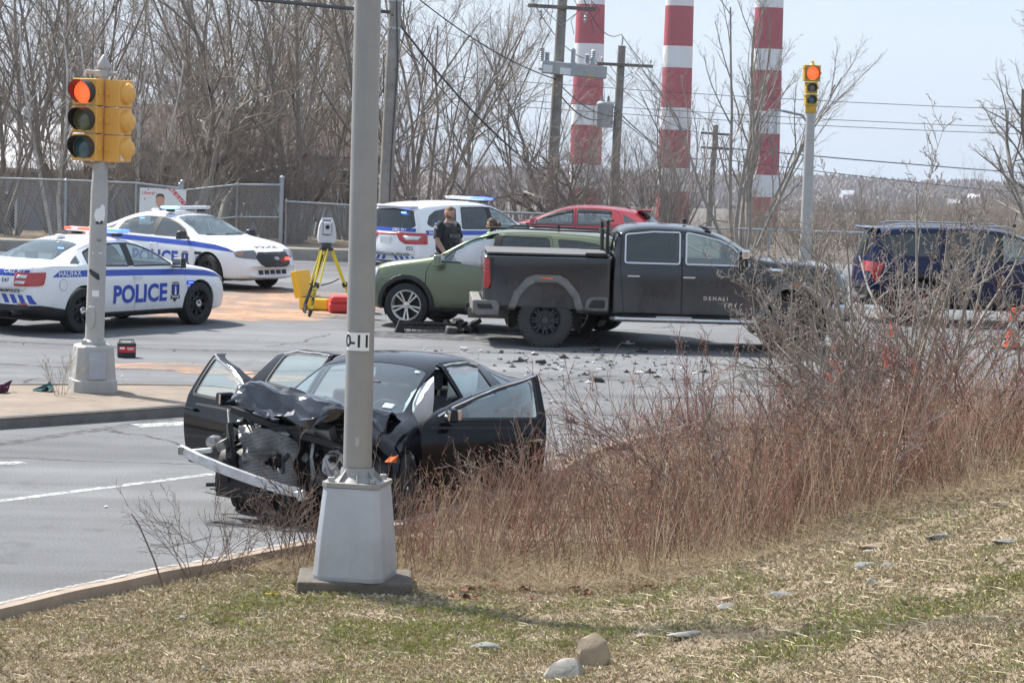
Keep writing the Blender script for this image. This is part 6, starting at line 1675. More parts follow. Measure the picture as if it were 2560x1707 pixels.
for k in range(4):
 a = R(45 + 90 * k - 12)
 MB().prism([(math.cos(a) * .225 + .028 * math.cos(q), math.sin(a) * .225 + .028 * math.sin(q)) for q in [i * math.pi / 3 for i in range(6)]], .90, .935, 'z').build('anchor_bolt', M['bolt'], t, bevel=.004)
col = MB().lathe([(.108, .93), (.1065, 1.5), (.102, 3.0), (.088, 9.0)], 32).build('column', M['lamp_pole'], t, sm=60)
col.rotation_euler = (0, R(-.2), 0)
# painted number plate wrapped on the column
def wrap_plate(name, r, a0, a1, z0, z1, mat, parent, n=10):
 vs, fs = [], []
 for k in range(n + 1):
  a = a0 + (a1 - a0) * k / n
  for z in (z0, z1): vs.append((r * math.sin(a), -r * math.cos(a), z))
 for k in range(n): fs.append((k * 2, k * 2 + 2, k * 2 + 3, k * 2 + 1))
 me = bpy.data.meshes.new(name); me.from_pydata(vs, [], fs); me.update()
 return link_mesh(name, me, mat, parent)
lp = wrap_plate('number_plate', .116, R(-62), R(35), 1.885, 2.02, M['white_print'], t)
me = text_data('0-11', .13, .0025, .92, cell=.02)
rr_ = .118
for v in me.vertices:
 a = (v.co.x - .028) / rr_; v.co = Vector((rr_ * math.sin(a), -rr_ * math.cos(a), 1.952 + v.co.y))
link_mesh('number', me, M['black_print'], t)
wrap_plate('sticker', .1075, R(-40), R(5), 1.17, 1.235, M['grey_sticker'] if 'grey_sticker' in M else M['signal_pole'], t)
# signal head: three lenses with tunnel visors; faces -y before turning
def signal_head(parent, loc, rz, lens_mats, yellow, sizes=(.34, .34, .34), dia=(.30, .30, .30), lit=0, visor=.22, back=False):
 """built as one part with sub-parts"""
 b = MB(); z = 0; cz = []
 for s, d in zip(sizes, dia):
  z -= s
  w = max(s * .98, .26)
  b.box((0, 0, z + s / 2), (w, .20, s - .012)); b.box((0, -.10, z + s / 2), (w * .97, .02, s * .94))
  b.lathe([(d * .46, .10), (d * .43, .15), (d * .27, .20), (.001, .22)], 20, c=(0, 0, z + s / 2), axis='y')
  b.box((w / 2 + .012, -.06, z + s / 2), (.03, .05, .06)); b.box((-w / 2 - .012, -.06, z + s * .8), (.03, .05, .04))
  cz.append(z + s / 2)
 h = b.build('signal_head', yellow, parent, bevel=.008)
 h.location = loc; h.rotation_euler = (0, 0, rz)
 for i, (zc, d, m) in enumerate(zip(cz, dia, lens_mats)):
  MB().lathe([(.001, -.135), (d * .22, -.132), (d * .40, -.122), (d * .47, -.108)], 28, c=(0, 0, zc), axis='y').build('lens', M[m], h, sm=60)
  v = MB(); n = 26; A0, A1 = R(-58), R(238)
  r = d * .5
  for k in range(n + 1):
   a = A0 + (A1 - A0) * k / n
   L = visor * (.25 + .75 * max(0, math.sin(a) * .5 + .5) ** .8)
   for rr2, y in ((r, -.11), (r * .985, -.11 - L), (r * .94, -.11 - L), (r * .955, -.11)):
    v.v.append((rr2 * math.cos(a), y, zc + rr2 * math.sin(a)))
  for k in range(n):
   for q in range(4):
    q2 = (q + 1) % 4; v.f.append((k * 4 + q, k * 4 + q2, (k + 1) * 4 + q2, (k + 1) * 4 + q)); v.m.append(0)
  v.build('visor', M['visor_black'], h, sm=40)
 return h
t = empty('traffic_signal', (-5.2, 32.7, .118)); tag(t, 'traffic signal with two yellow heads on the median island, red lit', 'traffic light', 'traffic signals')
bz = MB(); rings = []
for z, r in [(0, .275), (.14, .27), (.16, .255), (.56, .225), (.58, .195)]:
 rings.append([(x, y, z) for x, y in octo(r, .3)])
bz.v = [p for r_ in rings for p in r_]
for i in range(len(rings) - 1):
 for k in range(8): bz.f.append((i * 8 + k, i * 8 + (k + 1) % 8, (i + 1) * 8 + (k + 1) % 8, (i + 1) * 8 + k)); bz.m.append(0)
bz.f.append(tuple(range((len(rings) - 1) * 8, len(rings) * 8))); bz.m.append(0)
bo = bz.build('base_box', M['signal_pole'], t, bevel=.012); bo.rotation_euler = (0, 0, R(20))
hx = MB().box((0, -.252, .33), (.22, .012, .34), rot=(R(-4.5), 0, 0)).build('access_door', M['pole_base'], bo, bevel=.01)
MB().box((0, 0, -.03), (.62, .62, .05)).build('base_plate', M['concrete'], t, bevel=.01)
cl = MB().lathe([(.15, .58), (.15, .62), (.125, .64), (.118, .66)], 24)
for k in range(4):
 a = R(45 + 90 * k); cl.box((math.cos(a) * .14, math.sin(a) * .14, .61), (.06, .06, .06))
cl.build('collar', M['signal_pole'], t, bevel=.006)
po = MB().lathe([(.118, .62), (.105, 2.5), (.085, 2.83), (.068, 2.9), (.063, 4.0)], 28).lathe([(.062, 3.98), (.082, 4.0), (.082, 4.03), (.075, 4.06), (.03, 4.14), (.012, 4.16), (.001, 4.165)], 20).build('pole', M['signal_pole'], t, sm=50)
po.rotation_euler = (0, R(.9), 0)
signal_head(t, (-.10, -.10, 3.87), R(-17), ('lens_red_lit', 'lens_amber_off', 'lens_green_off'), M['signal_yellow'])
sh2 = signal_head(t, (.25, .05, 3.86), R(-110), ('lens_amber_off', 'lens_amber_off', 'lens_green_off'), M['signal_yellow'])
MB().box((.07, .105, -.95), (.09, .01, .09)).build('label_sticker', M['white_print'], sh2)
for z in (3.93, 2.80):
 br = MB(); br.tube([(0.04, 0, z), (-.14, -.03, z + .02), (-.16, -.03, z - .04 if z > 3 else z + .06)], .026, 8); br.tube([(0.04, 0, z), (.22, .0, z), (.24, .0, z - .04 if z > 3 else z + .06)], .026, 8)
 br.lathe([(.085, z - .04), (.09, z - .035), (.09, z + .035), (.085, z + .04)], 16, c=(.04 if z > 3 else .03, 0, 0))
 br.build('bracket', M['signal_pole'], t, sm=40)
# peeling stickers and a hand-hole plate
def on_pole(name, a, z, w, h, mat, poly=None, r=None):
 rp = (r or (.118 - .013 * (z - .62) / 1.88)) + .003
 me = flat_poly(poly or [(-w / 2, -h / 2), (w / 2, -h / 2), (w / 2, h / 2), (-w / 2, h / 2)], .02)
 for v in me.vertices:
  q = a + v.co.x / rp; v.co = Vector((rp * math.sin(q) + .016 * z, -rp * math.cos(q), z + v.co.y))
 return link_mesh(name, me, mat, t)
M['dark_sticker'] = pbr('dark_sticker', (.03, .04, .035), .5, var=.6, scale=25)
on_pole('sticker', .25, 2.2, .14, .25, M['white_print'], [(-.07, -.02), (-.03, -.12), (.03, -.07), (.06, -.09), (.075, .0), (.07, .10), (.03, .13), (.0, .08), (-.05, .06)])
on_pole('sticker', .25, 2.10, .1, .03, M['dark_sticker'], [(-.05, 0), (-.02, .02), (.0, -.01), (.03, .02), (.05, 0), (.04, -.02), (-.04, -.02)])
on_pole('sticker', -.1, 1.46, .14, .1, M['dark_sticker'], [(-.09, .05), (-.05, .06), (.06, -.0), (.07, -.07), (.04, -.07), (-.06, .0)])
on_pole('sticker', .1, 1.22, .09, .08, M['white_print']); on_pole('sticker', -.3, 1.05, .07, .03, M['white_print'])
on_pole('sticker', -.35, 1.72, .03, .012, M['white_print']); on_pole('sticker', .5, 1.72, .04, .012, M['white_print']); on_pole('sticker', .3, 1.88, .06, .03, M['grey_print'])
hp = MB(); pts = [(math.cos(q) * .06, math.sin(q) * .11 + (.03 if math.sin(q) > 0 else -.03)) for q in [i * math.pi / 10 for i in range(20)]]
hp.prism(pts, -.14, -.118, 'y'); h = hp.build('hand_hole_cover', M['signal_pole'], t, bevel=.008); h.location = (0, 0, .92); h.rotation_euler = (0, 0, R(-12))
t = empty('traffic_signal', (6.6, 60, 0)); tag(t, 'far traffic signal with one yellow head above the hazy hill, red lit', 'traffic light', 'traffic signals')
MB().lathe([(.15, 0), (.13, 1.5), (.10, 4.1)], 20).lathe([(.125, 4.05), (.125, 4.18), (.10, 4.2), (.06, 4.22)], 16).build('pole', M['signal_pole'], t, sm=50)
h = signal_head(t, (-.02, -.05, 5.08), R(6), ('lens_red_lit', 'lens_amber_off', 'lens_green_off'), M['signal_yellow_old'], (.38, .27, .27), (.32, .21, .21), visor=.12)
MB().lathe([(.07, 5.08), (.03, 5.12), (.03, 5.16), (.001, 5.18)], 10).build('finial', M['signal_yellow_old'], t, sm=40)
MB().lathe([(.12, 4.0), (.13, 4.02), (.13, 4.18), (.12, 4.2)], 16).build('post_collar', M['signal_yellow_old'], t, sm=30)
# ---- utility poles
def wood_pole(loc, h, r0, r1, lean, label):
 t = empty('utility_pole', loc); tag(t, label, 'utility pole', 'utility poles')
 n = 8; prof = [(r0 + (r1 - r0) * k / n, h * k / n) for k in range(n + 1)] + [(.001, h + .01)]
 p = MB().lathe(prof, 16).build('pole', M['wood_pole'], t, sm=60)
 t.rotation_euler = (0, R(lean), 0)
 return t
def cross(t, z, w, x0=0, h=.11, d=.10, braces=True, ins=(-.45, .0, .45), mat=None):
 a = MB().box((x0, -.18, z), (w, d, h)).build('cross_arm', mat or M['cross_arm'], t, bevel=.008)
 if braces:
  b = MB()
  for s in (-1, 1): b.tube([(s * w * .27 + x0, -.18, z - h / 2), (0, -.16, z - .55)], .014, 5)
  b.build('brace', M['steel_grey'], a)
 for k in ins:
  MB().lathe([(.015, 0), (.015, .06), (.05, .08), (.03, .11), (.055, .13), (.03, .17), (.02, .19), (.001, .2)], 10, c=(x0 + k * w, -.18, z + h / 2)).build('insulator', M['insulator'], a, sm=40)
 return a
u1 = wood_pole((-3.42, 68.5, 0), 8.6, .19, .155, 1.3, 'weathered utility pole with a cable up its side, left of the police SUV')
b = MB(); b.tube([(.12, -.15, .3), (.1, -.16, 2.5), (.15, -.14, 5), (.06, -.17, 6.3), (-.02, -.17, 7.5)], .018, 5); b.build('riser_cable', M['cable'], u1)
for z in (5.9, 6.6): MB().lathe([(.175, z - .03), (.18, z), (.175, z + .03)], 14).build('band', M['steel_grey'], u1)
for k in range(9): MB().box((.10 * math.sin(k * 2.4), -.175, 1.5 + k * .5), (.02, .02, .02)).build('bolt_head', M['bolt'], u1)
u2 = wood_pole((1.0, 80, -.4), 8.9, .19, .14, 1.5, 'tall utility pole carrying a pale recloser box, in front of the left chimney')
cross(u2, 7.45, 2.05, ins=(-.42, .42)); 
for x in (-.62, .72): MB().lathe([(.02, 0), (.045, -.06), (.025, -.1), (.055, -.14), (.025, -.2), (.05, -.24), (.02, -.32)], 10, c=(x, -.18, 7.35)).build('hanging_insulator', M['insulator'], u2, sm=40)
bx_ = MB().box((.28, -.32, 5.62), (1.95, .34, .38)).build('recloser_tank', M['steel_grey'], u2, bevel=.03); bx_.rotation_euler = (0, R(2), 0)
MB().box((-.35, -.33, 5.55), (.9, .3, .06)).build('tank_foot', M['galv'], bx_, bevel=.01)
MB().box((.25, -.5, 5.62), (.14, .03, .42)).build('tank_band', M['galv'], bx_)
MB().box((-.52, -.495, 5.58), (.28, .012, .22)).build('control_window', M['plate'], bx_); MB().box((.02, -.495, 5.55), (.34, .012, .2)).build('rating_plate', M['plate'], bx_)
MB().box((.78, -.495, 5.48), (.18, .012, .06)).build('warning_plate', M['gold_print'], bx_)
for x, hh in ((-.52, .42), (-.36, .28), (.42, .42), (.84, .28), (1.02, .42)):
 pr = []; n = 7
 for k in range(n): pr += [(.055, hh * k / n), (.08, hh * (k + .5) / n)]
 MB().lathe(pr + [(.05, hh), (.001, hh + .03)], 12, c=(x, -.32, 5.81)).build('bushing', M['insulator'], u2, sm=40)
u3 = wood_pole((3.45, 95, -1.0), 7.4, .18, .14, 1.2, 'utility pole with a grey transformer can, between the left chimneys')
cross(u3, 6.72, 2.0, x0=.15, ins=(-.42, .45)); MB().tube([(0, 0, 7.4), (.02, 0, 7.75)], .03, 6).build('top_pin', M['insulator'], u3)
tr = MB().lathe([(.001, 4.45), (.28, 4.46), (.30, 4.5), (.30, 5.25), (.31, 5.27), (.31, 5.32), (.26, 5.38), (.001, 5.40)], 20, c=(-.48, -.05, 0)).build('transformer_can', M['insulator'], u3, sm=40)
for x in (-.6, -.38): MB().lathe([(.04, 5.36), (.06, 5.42), (.04, 5.48), (.05, 5.54), (.02, 5.6)], 8, c=(x, -.05, 0)).build('bushing', M['wood_pole'], tr, sm=40)
MB().box((-.2, -.05, 5.2), (.3, .06, .08)).box((-.2, -.05, 4.65), (.3, .06, .08)).build('hanger', M['steel_grey'], tr)
u4 = wood_pole((8.7, 120, -2.4), 6.1, .17, .12, 2.2, 'small far utility pole with two cross arms, between the right chimneys')
cross(u4, 5.7, 1.35, ins=(-.42,), braces=False); cross(u4, 5.05, 1.45, x0=.1, ins=(-.4, .3, .45), braces=False)
# street lamp arm behind the middle chimney's foot
t = empty('street_lamp', (7.6, 100, -1.2)); tag(t, 'slim street lamp arm reaching left, seen against the middle chimney', 'street lamp')
MB().tube([(3.6, 1, 0), (3.5, 1, 4.9), (3.2, .9, 5.35), (2.4, .6, 5.5)], .05, 8).build('arm', M['galv'], t, sm=50)
MB().prism([(2.45, 5.52), (2.2, 5.56), (1.9, 5.53), (1.85, 5.47), (2.45, 5.46)], .45, .7, 'y').build('lamp_head', M['galv'], t, bevel=.02)
# ---- overhead wires
def wire(pts, r, label, sag=.4, name='overhead_wire'):
 out = []
 for a, b in zip(pts, pts[1:]):
  a, b = Vector(a), Vector(b)
  for k in range(15):
   q = k / 14; p = a.lerp(b, q); p.z -= sag * 4 * q * (1 - q); out.append(p)
 return tag(MB().tube(out, r, 5).build(name, M['cable'], None, sm=60), label, 'cable', 'overhead wires')
wire([(-25, 62, 8.3), (-3.4, 68.3, 6.3)], .05, 'thick black cable running in from the top left to the first pole', .25)
wire([(-30, 70, 9.6), (-3.4, 68.3, 7.6), (1.0, 79.8, 8.2)], .016, 'thin wire along the top left of the picture', .3)
wire([(-3.35, 68.3, 6.25), (1.0, 79.8, 1.9)], .03, 'thick cable dropping from the first pole to the recloser pole', .35)
wire([(-3.35, 68.3, 5.9), (1.0, 79.8, 1.6)], .014, 'thinner cable below the thick one on the first pole', .35)
wire([(-3.35, 68.3, 7.2), (1.05, 79.8, 4.9), (3.5, 94.8, 3.9), (8.8, 119.7, 1.6)], .018, 'sagging middle wire between the three far poles', .3)
wire([(1.75, 79.8, 7.5), (3.55, 94.8, 6.8), (8.9, 119.8, 3.8)], .014, 'upper wire passing left of the middle chimney', .5)
wire([(.2, 79.8, 7.4), (2.65, 94.8, 5.85), (8.1, 119.8, 3.35)], .014, 'second upper wire below the recloser arm', .5)
wire([(1.1, 79.8, 4.6), (3.5, 94.8, 4.1), (8.8, 119.8, 2.2), (70, 240, -2)], .022, 'telephone wire sagging across the chimneys', .6)
wire([(3.5, 94.8, .9), (8.8, 119.8, -.6), (70, 240, -6)], .03, 'low black cable in front of the chimney feet', .8)
wire([(3.55, 94.8, .8), (5.6, 76, -.1)], .035, 'stay cable slanting from the transformer pole to the ground', .05)
wire([(8.9, 119.8, 2.7), (120, 300, .4)], .03, 'long dark cable crossing the sky at right', 1.3)
for z, l in ((9.0, 'topmost'), (6.2, 'second'), (5.2, 'third')):
 wire([(-60, 400, z + 4), (160, 420, z)], .05, f'faint far power line, {l} of three at right', 3)
# small droppers round the recloser
dr = MB()
for x, hh in ((-.52, 6.25), (.42, 6.25), (1.02, 6.25)):
 dr.tube([(1.0 + x + .16, 79.7, hh), (1.0 + x + .05, 79.6, hh + .4), (1.0 + x + .3, 79.6, hh + .75), (1.0 + x * .8 + .2, 79.7, 7.3)], .012, 4)
tag(dr.build('jumper_wires', M['cable']), 'loose jumper wires above the recloser box', 'cable', 'overhead wires')
# ---- striped chimneys
# heights where the colour changes, measured on the photograph (metres in the road frame at that distance)
def px_z(py, px, Y):
 # height of the sight line through picture row py (2560 wide) at depth Y
 a = px - 1280; bb = -(py - 853.5); c, s = math.cos(R(1.753)), math.sin(R(1.753)); b2 = bb * c + a * s
 cp, sp = math.cos(R(4.785)), math.sin(R(4.785))
 return CAM_H + (-sp + b2 / 6600 * cp) / (cp + b2 / 6600 * sp) * Y
CH = [(18.0, 1478, [12, 110, 162, 263, 313, 412, 470, 560], 'leftmost red and white chimney, half hidden by bare trees'),
   (41.4, 1700, [16, 116, 170, 270, 325, 420, 478, 585], 'middle red and white striped chimney'),
   (65.0, 1910, [20, 123, 176, 278, 334, 437, 492, 620], 'rightmost red and white striped chimney')]
for x, px, rows, lab in CH:
 t = empty('chimney', (x, 700, -34)); tag(t, lab, 'chimney', 'striped power station chimneys')
 zz = sorted([px_z(r_, px, 700) + 34 for r_ in rows])
 zz = [0] + zz
 while zz[-1] < 140: zz.append(zz[-1] + (6 if len(zz) % 2 == len(rows) % 2 and False else 8))
 zz = zz[:1 + len(rows)] + [zz[len(rows)] + 5.6 + 0, zz[len(rows)] + 16.2, zz[len(rows)] + 21.8, zz[len(rows)] + 32.4, zz[len(rows)] + 38, zz[len(rows)] + 48.6, zz[len(rows)] + 54.2, 150]
 rad = lambda z: 4.55 - 1.75 * min(1, z / 150) 
 for k in range(len(zz) - 1):
  z0, z1 = zz[k], zz[k + 1]
  prof = [(rad(z0 + (z1 - z0) * i / 3), z0 + (z1 - z0) * i / 3) for i in range(4)]
  top_red = (len(rows) - k)            # the band just below rows[0] is red, then alternate
  MB().lathe(prof, 40).build('band', M['chimney_red' if top_red % 2 == 1 else 'chimney_white'], t, sm=60)
 MB().lathe([(rad(150), 150), (rad(150) * .9, 150), (rad(150) * .9, 146), (.01, 146)], 30).build('rim', M['steel_grey'], t)
# ---- chain link fence
def chain_link():
 m, n, l, b = nodes_of('chain_link')
 tc = n.new('ShaderNodeTexCoord'); sp = n.new('ShaderNodeSeparateXYZ'); l.new(tc.outputs['Object'], sp.inputs['Vector'])
 def line(sgn):
  a = n.new('ShaderNodeMath'); a.operation = 'MULTIPLY_ADD'; l.new(sp.outputs['Z'], a.inputs[0]); a.inputs[1].default_value = sgn; l.new(sp.outputs['X'], a.inputs[2])
  k = n.new('ShaderNodeMath'); k.operation = 'MULTIPLY'; l.new(a.outputs[0], k.inputs[0]); k.inputs[1].default_value = math.pi / .085
  s = n.new('ShaderNodeMath'); s.operation = 'SINE'; l.new(k.outputs[0], s.inputs[0])
  q = n.new('ShaderNodeMath'); q.operation = 'ABSOLUTE'; l.new(s.outputs[0], q.inputs[0])
  c = n.new('ShaderNodeMath'); c.operation = 'LESS_THAN'; l.new(q.outputs[0], c.inputs[0]); c.inputs[1].default_value = .15
  return c.outputs[0]
 mx = n.new('ShaderNodeMath'); mx.operation = 'MAXIMUM'; l.new(line(1.0), mx.inputs[0]); l.new(line(-1.0), mx.inputs[1])
 tr = n.new('ShaderNodeBsdfTransparent'); ms = n.new('ShaderNodeMixShader'); l.new(mx.outputs[0], ms.inputs['Fac'])
 b.inputs['Base Color'].default_value = (.50, .53, .56, 1); b.inputs['Metallic'].default_value = .2; b.inputs['Roughness'].default_value = .5
 l.new(tr.outputs[0], ms.inputs[1]); l.new(b.outputs[0], ms.inputs[2]); l.new(ms.outputs[0], n['Material Output'].inputs['Surface'])
 return m
M['chain_link'] = chain_link()
FY = 69.5
def fence(spans, label, tops):
 """spans: list of (x, z_top, post radius, post top)"""
 t = empty('chain_link_fence', (spans[0][0], FY, .1)); tag(t, label, 'fence', 'chain link fencing')
 x0 = spans[0][0]
 for x, zt, r, pt in spans:
  MB().lathe([(r, 0), (r, pt), (r * 1.25, pt + .01), (r * 1.2, pt + .06), (.001, pt + .10)], 12, c=(x - x0, 0, 0)).build('post', M['galv'], t, sm=40)
 for (xa, za, _, _), (xb, zb, _, _) in zip(spans, spans[1:]):
  MB().tube([(xa - x0, 0, za), (xb - x0, 0, zb)], .03, 8).build('top_rail', M['galv'], t, sm=60)
  if tops: MB().tube([(xa - x0, 0, za - .85), (xb - x0, 0, zb - .85)], .024, 8).build('mid_rail', M['galv'], t, sm=60)
  me = bpy.data.meshes.new('wire_mesh'); me.from_pydata([(xa - x0, .03, .03), (xb - x0, .03, .03), (xb - x0, .03, zb), (xa - x0, .03, za)], [], [(0, 1, 2, 3)]); me.update()
  link_mesh('wire_mesh', me, M['chain_link'], t)
 return t
fence([(-16.5, 1.62, .035, 1.55), (-14.3, 1.60, .035, 1.55), (-11.85, 1.60, .04, 1.56), (-10.0, 1.58, .035, 1.5), (-8.85, 1.48, .04, 1.55)], 'tall chain link fence left of the gate', False)
gt = fence([(-8.8, 1.42, .055, 1.62), (-7.35, 1.63, .03, 1.60), (-6.18, 1.66, .06, 1.82)], 'chain link gate panel with sloping top rail and leaning post', True)
gt.rotation_euler = (0, R(.3), 0)
fence([(-6.05, 1.22, .03, 1.2), (-4.0, 1.16, .03, 1.12), (-1.5, 1.12, .03, 1.1), (1.0, 1.1, .03, 1.08), (3.5, 1.1, .03, 1.08)], 'lower chain link fence behind the tripod', False)
# far guard rail at right
t = empty('guard_rail', (4, 66.5, .1)); tag(t, 'thin galvanised rail behind the blue SUV', 'railing')
for k in range(9): MB().tube([(k * 2.4, 0, 0), (k * 2.4, 0, 1.0)], .03, 8).build('post', M['galv'], t)
MB().tube([(0, 0, .98), (20, 0, .95)], .028, 8).build('rail', M['galv'], t)
# ---- election sign on the fence
t = empty('election_sign', (-10.15, FY - .12, .35)); tag(t, 'white election sign with red corner band on the chain link fence', 'sign')
t.rotation_euler = (0, R(1.2), 0)
MB().box((.85, 0, .68), (1.22, .02, 1.1)).build('board', M['plate'], t)
def flat_on(name, poly, mat, y, parent):
 me = flat_poly(poly, 0); 
 for v in me.vertices: v.co = Vector((v.co.x, y, v.co.y))
 return link_mesh(name, me, mat, parent)
M['skin_print'] = pbr('skin_print', (.62, .36, .28), .6); M['hair_print'] = pbr('hair_print', (.12, .08, .06), .7)
flat_on('corner_band', [(.98, 1.225), (1.14, 1.225), (1.455, .90), (1.455, .74)], M['red_print'], -.0125, t)
me = text_data('RE-ELECT', .13, .002, cell=0); 
for v in me.vertices:
 a = R(-46); x, y = v.co.x, v.co.y; v.co = Vector((1.235 + x * math.cos(a) - y * math.sin(a), -.0145, 1.02 + x * math.sin(a) + y * math.cos(a)))
link_mesh('lettering', me, M['white_print'], t)
me = text_data('Liberal', .125, .001, cell=0)
for v in me.vertices: v.co = Vector((.46 + v.co.x, -.0125, 1.10 + v.co.y))
link_mesh('lettering', me, M['red_print'], t)
flat_on('leaf_mark', [(.46, 1.215), (.485, 1.19), (.47, 1.175), (.45, 1.175), (.435, 1.19)], M['red_print'], -.013, t)
me = text_data('I.', .1, .002, cell=0)
for v in me.vertices: v.co = Vector((.38 + v.co.x, -.0125, .94 + v.co.y))
link_mesh('lettering', me, M['red_print'], t)
flat_on('printed_portrait', [(.78 + .115 * math.cos(q), .90 + .17 * math.sin(q)) for q in [i * math.pi / 10 for i in range(20)]], M['skin_print'], -.0125, t)
flat_on('printed_hair', [(.665, .93), (.67, 1.02), (.70, 1.08), (.78, 1.10), (.86, 1.08), (.89, 1.02), (.895, .93), (.87, 1.0), (.80, 1.03), (.74, 1.02), (.69, 1.0)], M['hair_print'], -.0135, t)
flat_on('printed_suit', [(.55, .62), (.62, .72), (.78, .70), (.94, .72), (1.02, .62), (1.02, .14), (.55, .14)], M['navy_print'], -.0125, t)
# ---- surveying gear
t = empty('survey_tripod', (-3.48, 47.9, 0)); tag(t, 'yellow surveying tripod with black straps standing on the sanded road', 'tripod')
feet = [(-.17, -.72), (-.36, .42), (.62, .25)]
hd = Vector((.06, 0, 1.21))
for fx, fy in feet:
 a = Vector((fx, fy, 0)); d = (hd - a); s = d.cross(Vector((0, 0, 1))).normalized()
 top = hd + Vector((fx, fy, 0)).normalized() * .09
 knee = a.lerp(top, .46)
 l = MB()
 for k in (-1, 1): l.tube([top + s * .055 * k, knee + s * .05 * k], .018, 6)
 lo_ = a.lerp(top, .06)
 q = MB()
 q.tube([lo_, knee], .034, 4); 
 lg = l.build('leg', M['tripod_yellow'], t)
 q.build('lower_leg', M['tripod_yellow'], lg)
 MB().tube([knee - (top - a).normalized() * .04, knee + (top - a).normalized() * .04], .058, 6).build('clamp', M['black_plastic'], lg)
 MB().tube([a + Vector((0, 0, .0)), a.lerp(top, .03), a.lerp(top, .11)], [.006, .03, .042], 8).build('foot_spike', M['black_plastic'], lg)
MB().prism([(hd.x + .13 * math.cos(q), .13 * math.sin(q)) for q in [i * math.pi / 8 for i in range(16)]], 1.17, 1.22, 'z').build('tripod_head', M['black_plastic'], t, bevel=.01)
sb = MB(); sb.tube([(.0, -.1, 1.1), (-.1, -.15, .75), (-.2, -.2, .45), (-.28, -.32, .2), (-.26, -.45, .06)], [.02, .022, .03, .035, .02], 6); sb.tube([(.0, -.28, .55), (.18, -.1, .6), (.3, .06, .66)], .012, 5); sb.build('carry_strap', M['black_plastic'], t)
me = text_data('Tri-Max', .10, .001, cell=0)
a = Vector((feet[0][0], feet[0][1], 0)); top = hd + Vector((feet[0][0], feet[0][1], 0)).normalized() * .09
ax = (a - top).normalized(); sx = ax.cross(Vector((0, -1, 0))).normalized(); c = a.lerp(top, .28); fr = sx.cross(ax)
if fr.y > 0: fr = -fr
for v in me.vertices: v.co = c + ax * v.co.x - sx * v.co.y * -1 + fr * .036
link_mesh('lettering', me, M['black_print'], t)
t = empty('total_station', (-3.42, 47.9, 1.22)); tag(t, 'pale grey survey instrument mounted on the yellow tripod', 'survey instrument'); t.rotation_euler = (0, 0, .2)
MB().lathe([(.10, 0), (.10, .025), (.085, .03), (.085, .06), (.095, .065), (.095, .09)], 16).build('tribrach', M['grey_plastic'], t, sm=30)
ins = MB(); ins.prism([(-.15, .09), (.15, .09), (.165, .20), (.15, .38), (.11, .50), (.075, .50), (.085, .38), (.085, .22), (-.085, .22), (-.085, .38), (-.075, .50), (-.11, .50), (-.15, .38), (-.165, .20)], -.07, .07, 'y'); ins.build('yoke', M['instrument'], t, bevel=.015)
MB().box((0, -.01, .36), (.14, .16, .22)).build('telescope', M['instrument'], t, bevel=.02)
MB().lathe([(.035, -.11), (.04, -.09), (.035, -.05)], 14, c=(0, 0, .38), axis='y').lathe([(.001, -.105), (.033, -.105)], 14, c=(0, 0, .38), axis='y').build('objective', M['black_plastic'], t)
MB().box((0, 0, .525), (.2, .05, .03)).box((.09, 0, .5), (.03, .05, .05)).box((-.09, 0, .5), (.03, .05, .05)).build('carry_handle', M['instrument'], t, bevel=.01)
t = empty('equipment_case', (-3.72, 49.2, 0)); tag(t, 'open yellow hard case behind the tripod', 'case', 'equipment cases'); t.rotation_euler = (0, 0, R(-25))
MB().box((.12, 0, .12), (.62, .5, .22)).build('case_body', M['case_yellow'], t, bevel=.035)
MB().box((.12, 0, .226), (.52, .40, .03)).build('foam_insert', M['grey_plastic'], t)
ld = MB(); ld.box((-.26, 0, .46), (.14, .5, .50), rot=(0, R(-14), 0)); 
for k in (-.15, 0, .15): ld.box((-.335, k, .46), (.02, .05, .42), rot=(0, R(-14), 0))
ld.build('case_lid', M['case_yellow'], t, bevel=.03)
MB().box((-.38, 0, .55), (.02, .05, .10), rot=(0, R(-14), 0)).box((-.36, .14, .30), (.03, .05, .07)).build('latch', M['black_plastic'], t, bevel=.006)
t = empty('equipment_case', (-2.98, 48.6, 0)); tag(t, 'closed red hard case on the road behind the lamp column', 'case', 'equipment cases'); t.rotation_euler = (0, 0, R(8))
MB().box((0, 0, .10), (.85, .5, .17)).build('case_body', M['case_red'], t, bevel=.04)
MB().box((0, 0, .25), (.85, .5, .13), taper=.9).build('case_lid', M['case_red'], t, bevel=.04)
MB().box((0, -.26, .19), (.18, .03, .05)).build('carry_handle', M['black_plastic'], t, bevel=.008)
t = empty('car_battery', (-5.64, 38.5, 0)); tag(t, 'black and red car battery standing on the asphalt near the island', 'battery'); t.rotation_euler = (0, 0, R(14))
MB().box((0, 0, .10), (.26, .17, .19)).build('battery_case', M['black_plastic'], t, bevel=.01)
MB().box((0, 0, .20), (.265, .175, .025)).build('battery_top', M['black_plastic'], t, bevel=.006)
MB().box((0, -.0865, .125), (.24, .004, .09)).build('label_sticker', M['red_print'], t)
MB().box((-.07, -.0895, .142), (.07, .003, .03)).box((.05, -.0895, .142), (.10, .003, .012)).box((.05, -.0895, .122), (.08, .003, .008)).build('label_text', M['white_print'], t)
MB().tube([(-.11, 0, .21), (-.10, 0, .26), (.10, 0, .26), (.11, 0, .21)], .009, 6).build('carry_handle', M['black_plastic'], t)
for x in (-.08, .08): MB().lathe([(.012, .21), (.012, .235), (.001, .236)], 10, c=(x, .05, 0)).build('terminal', M['bolt'], t)
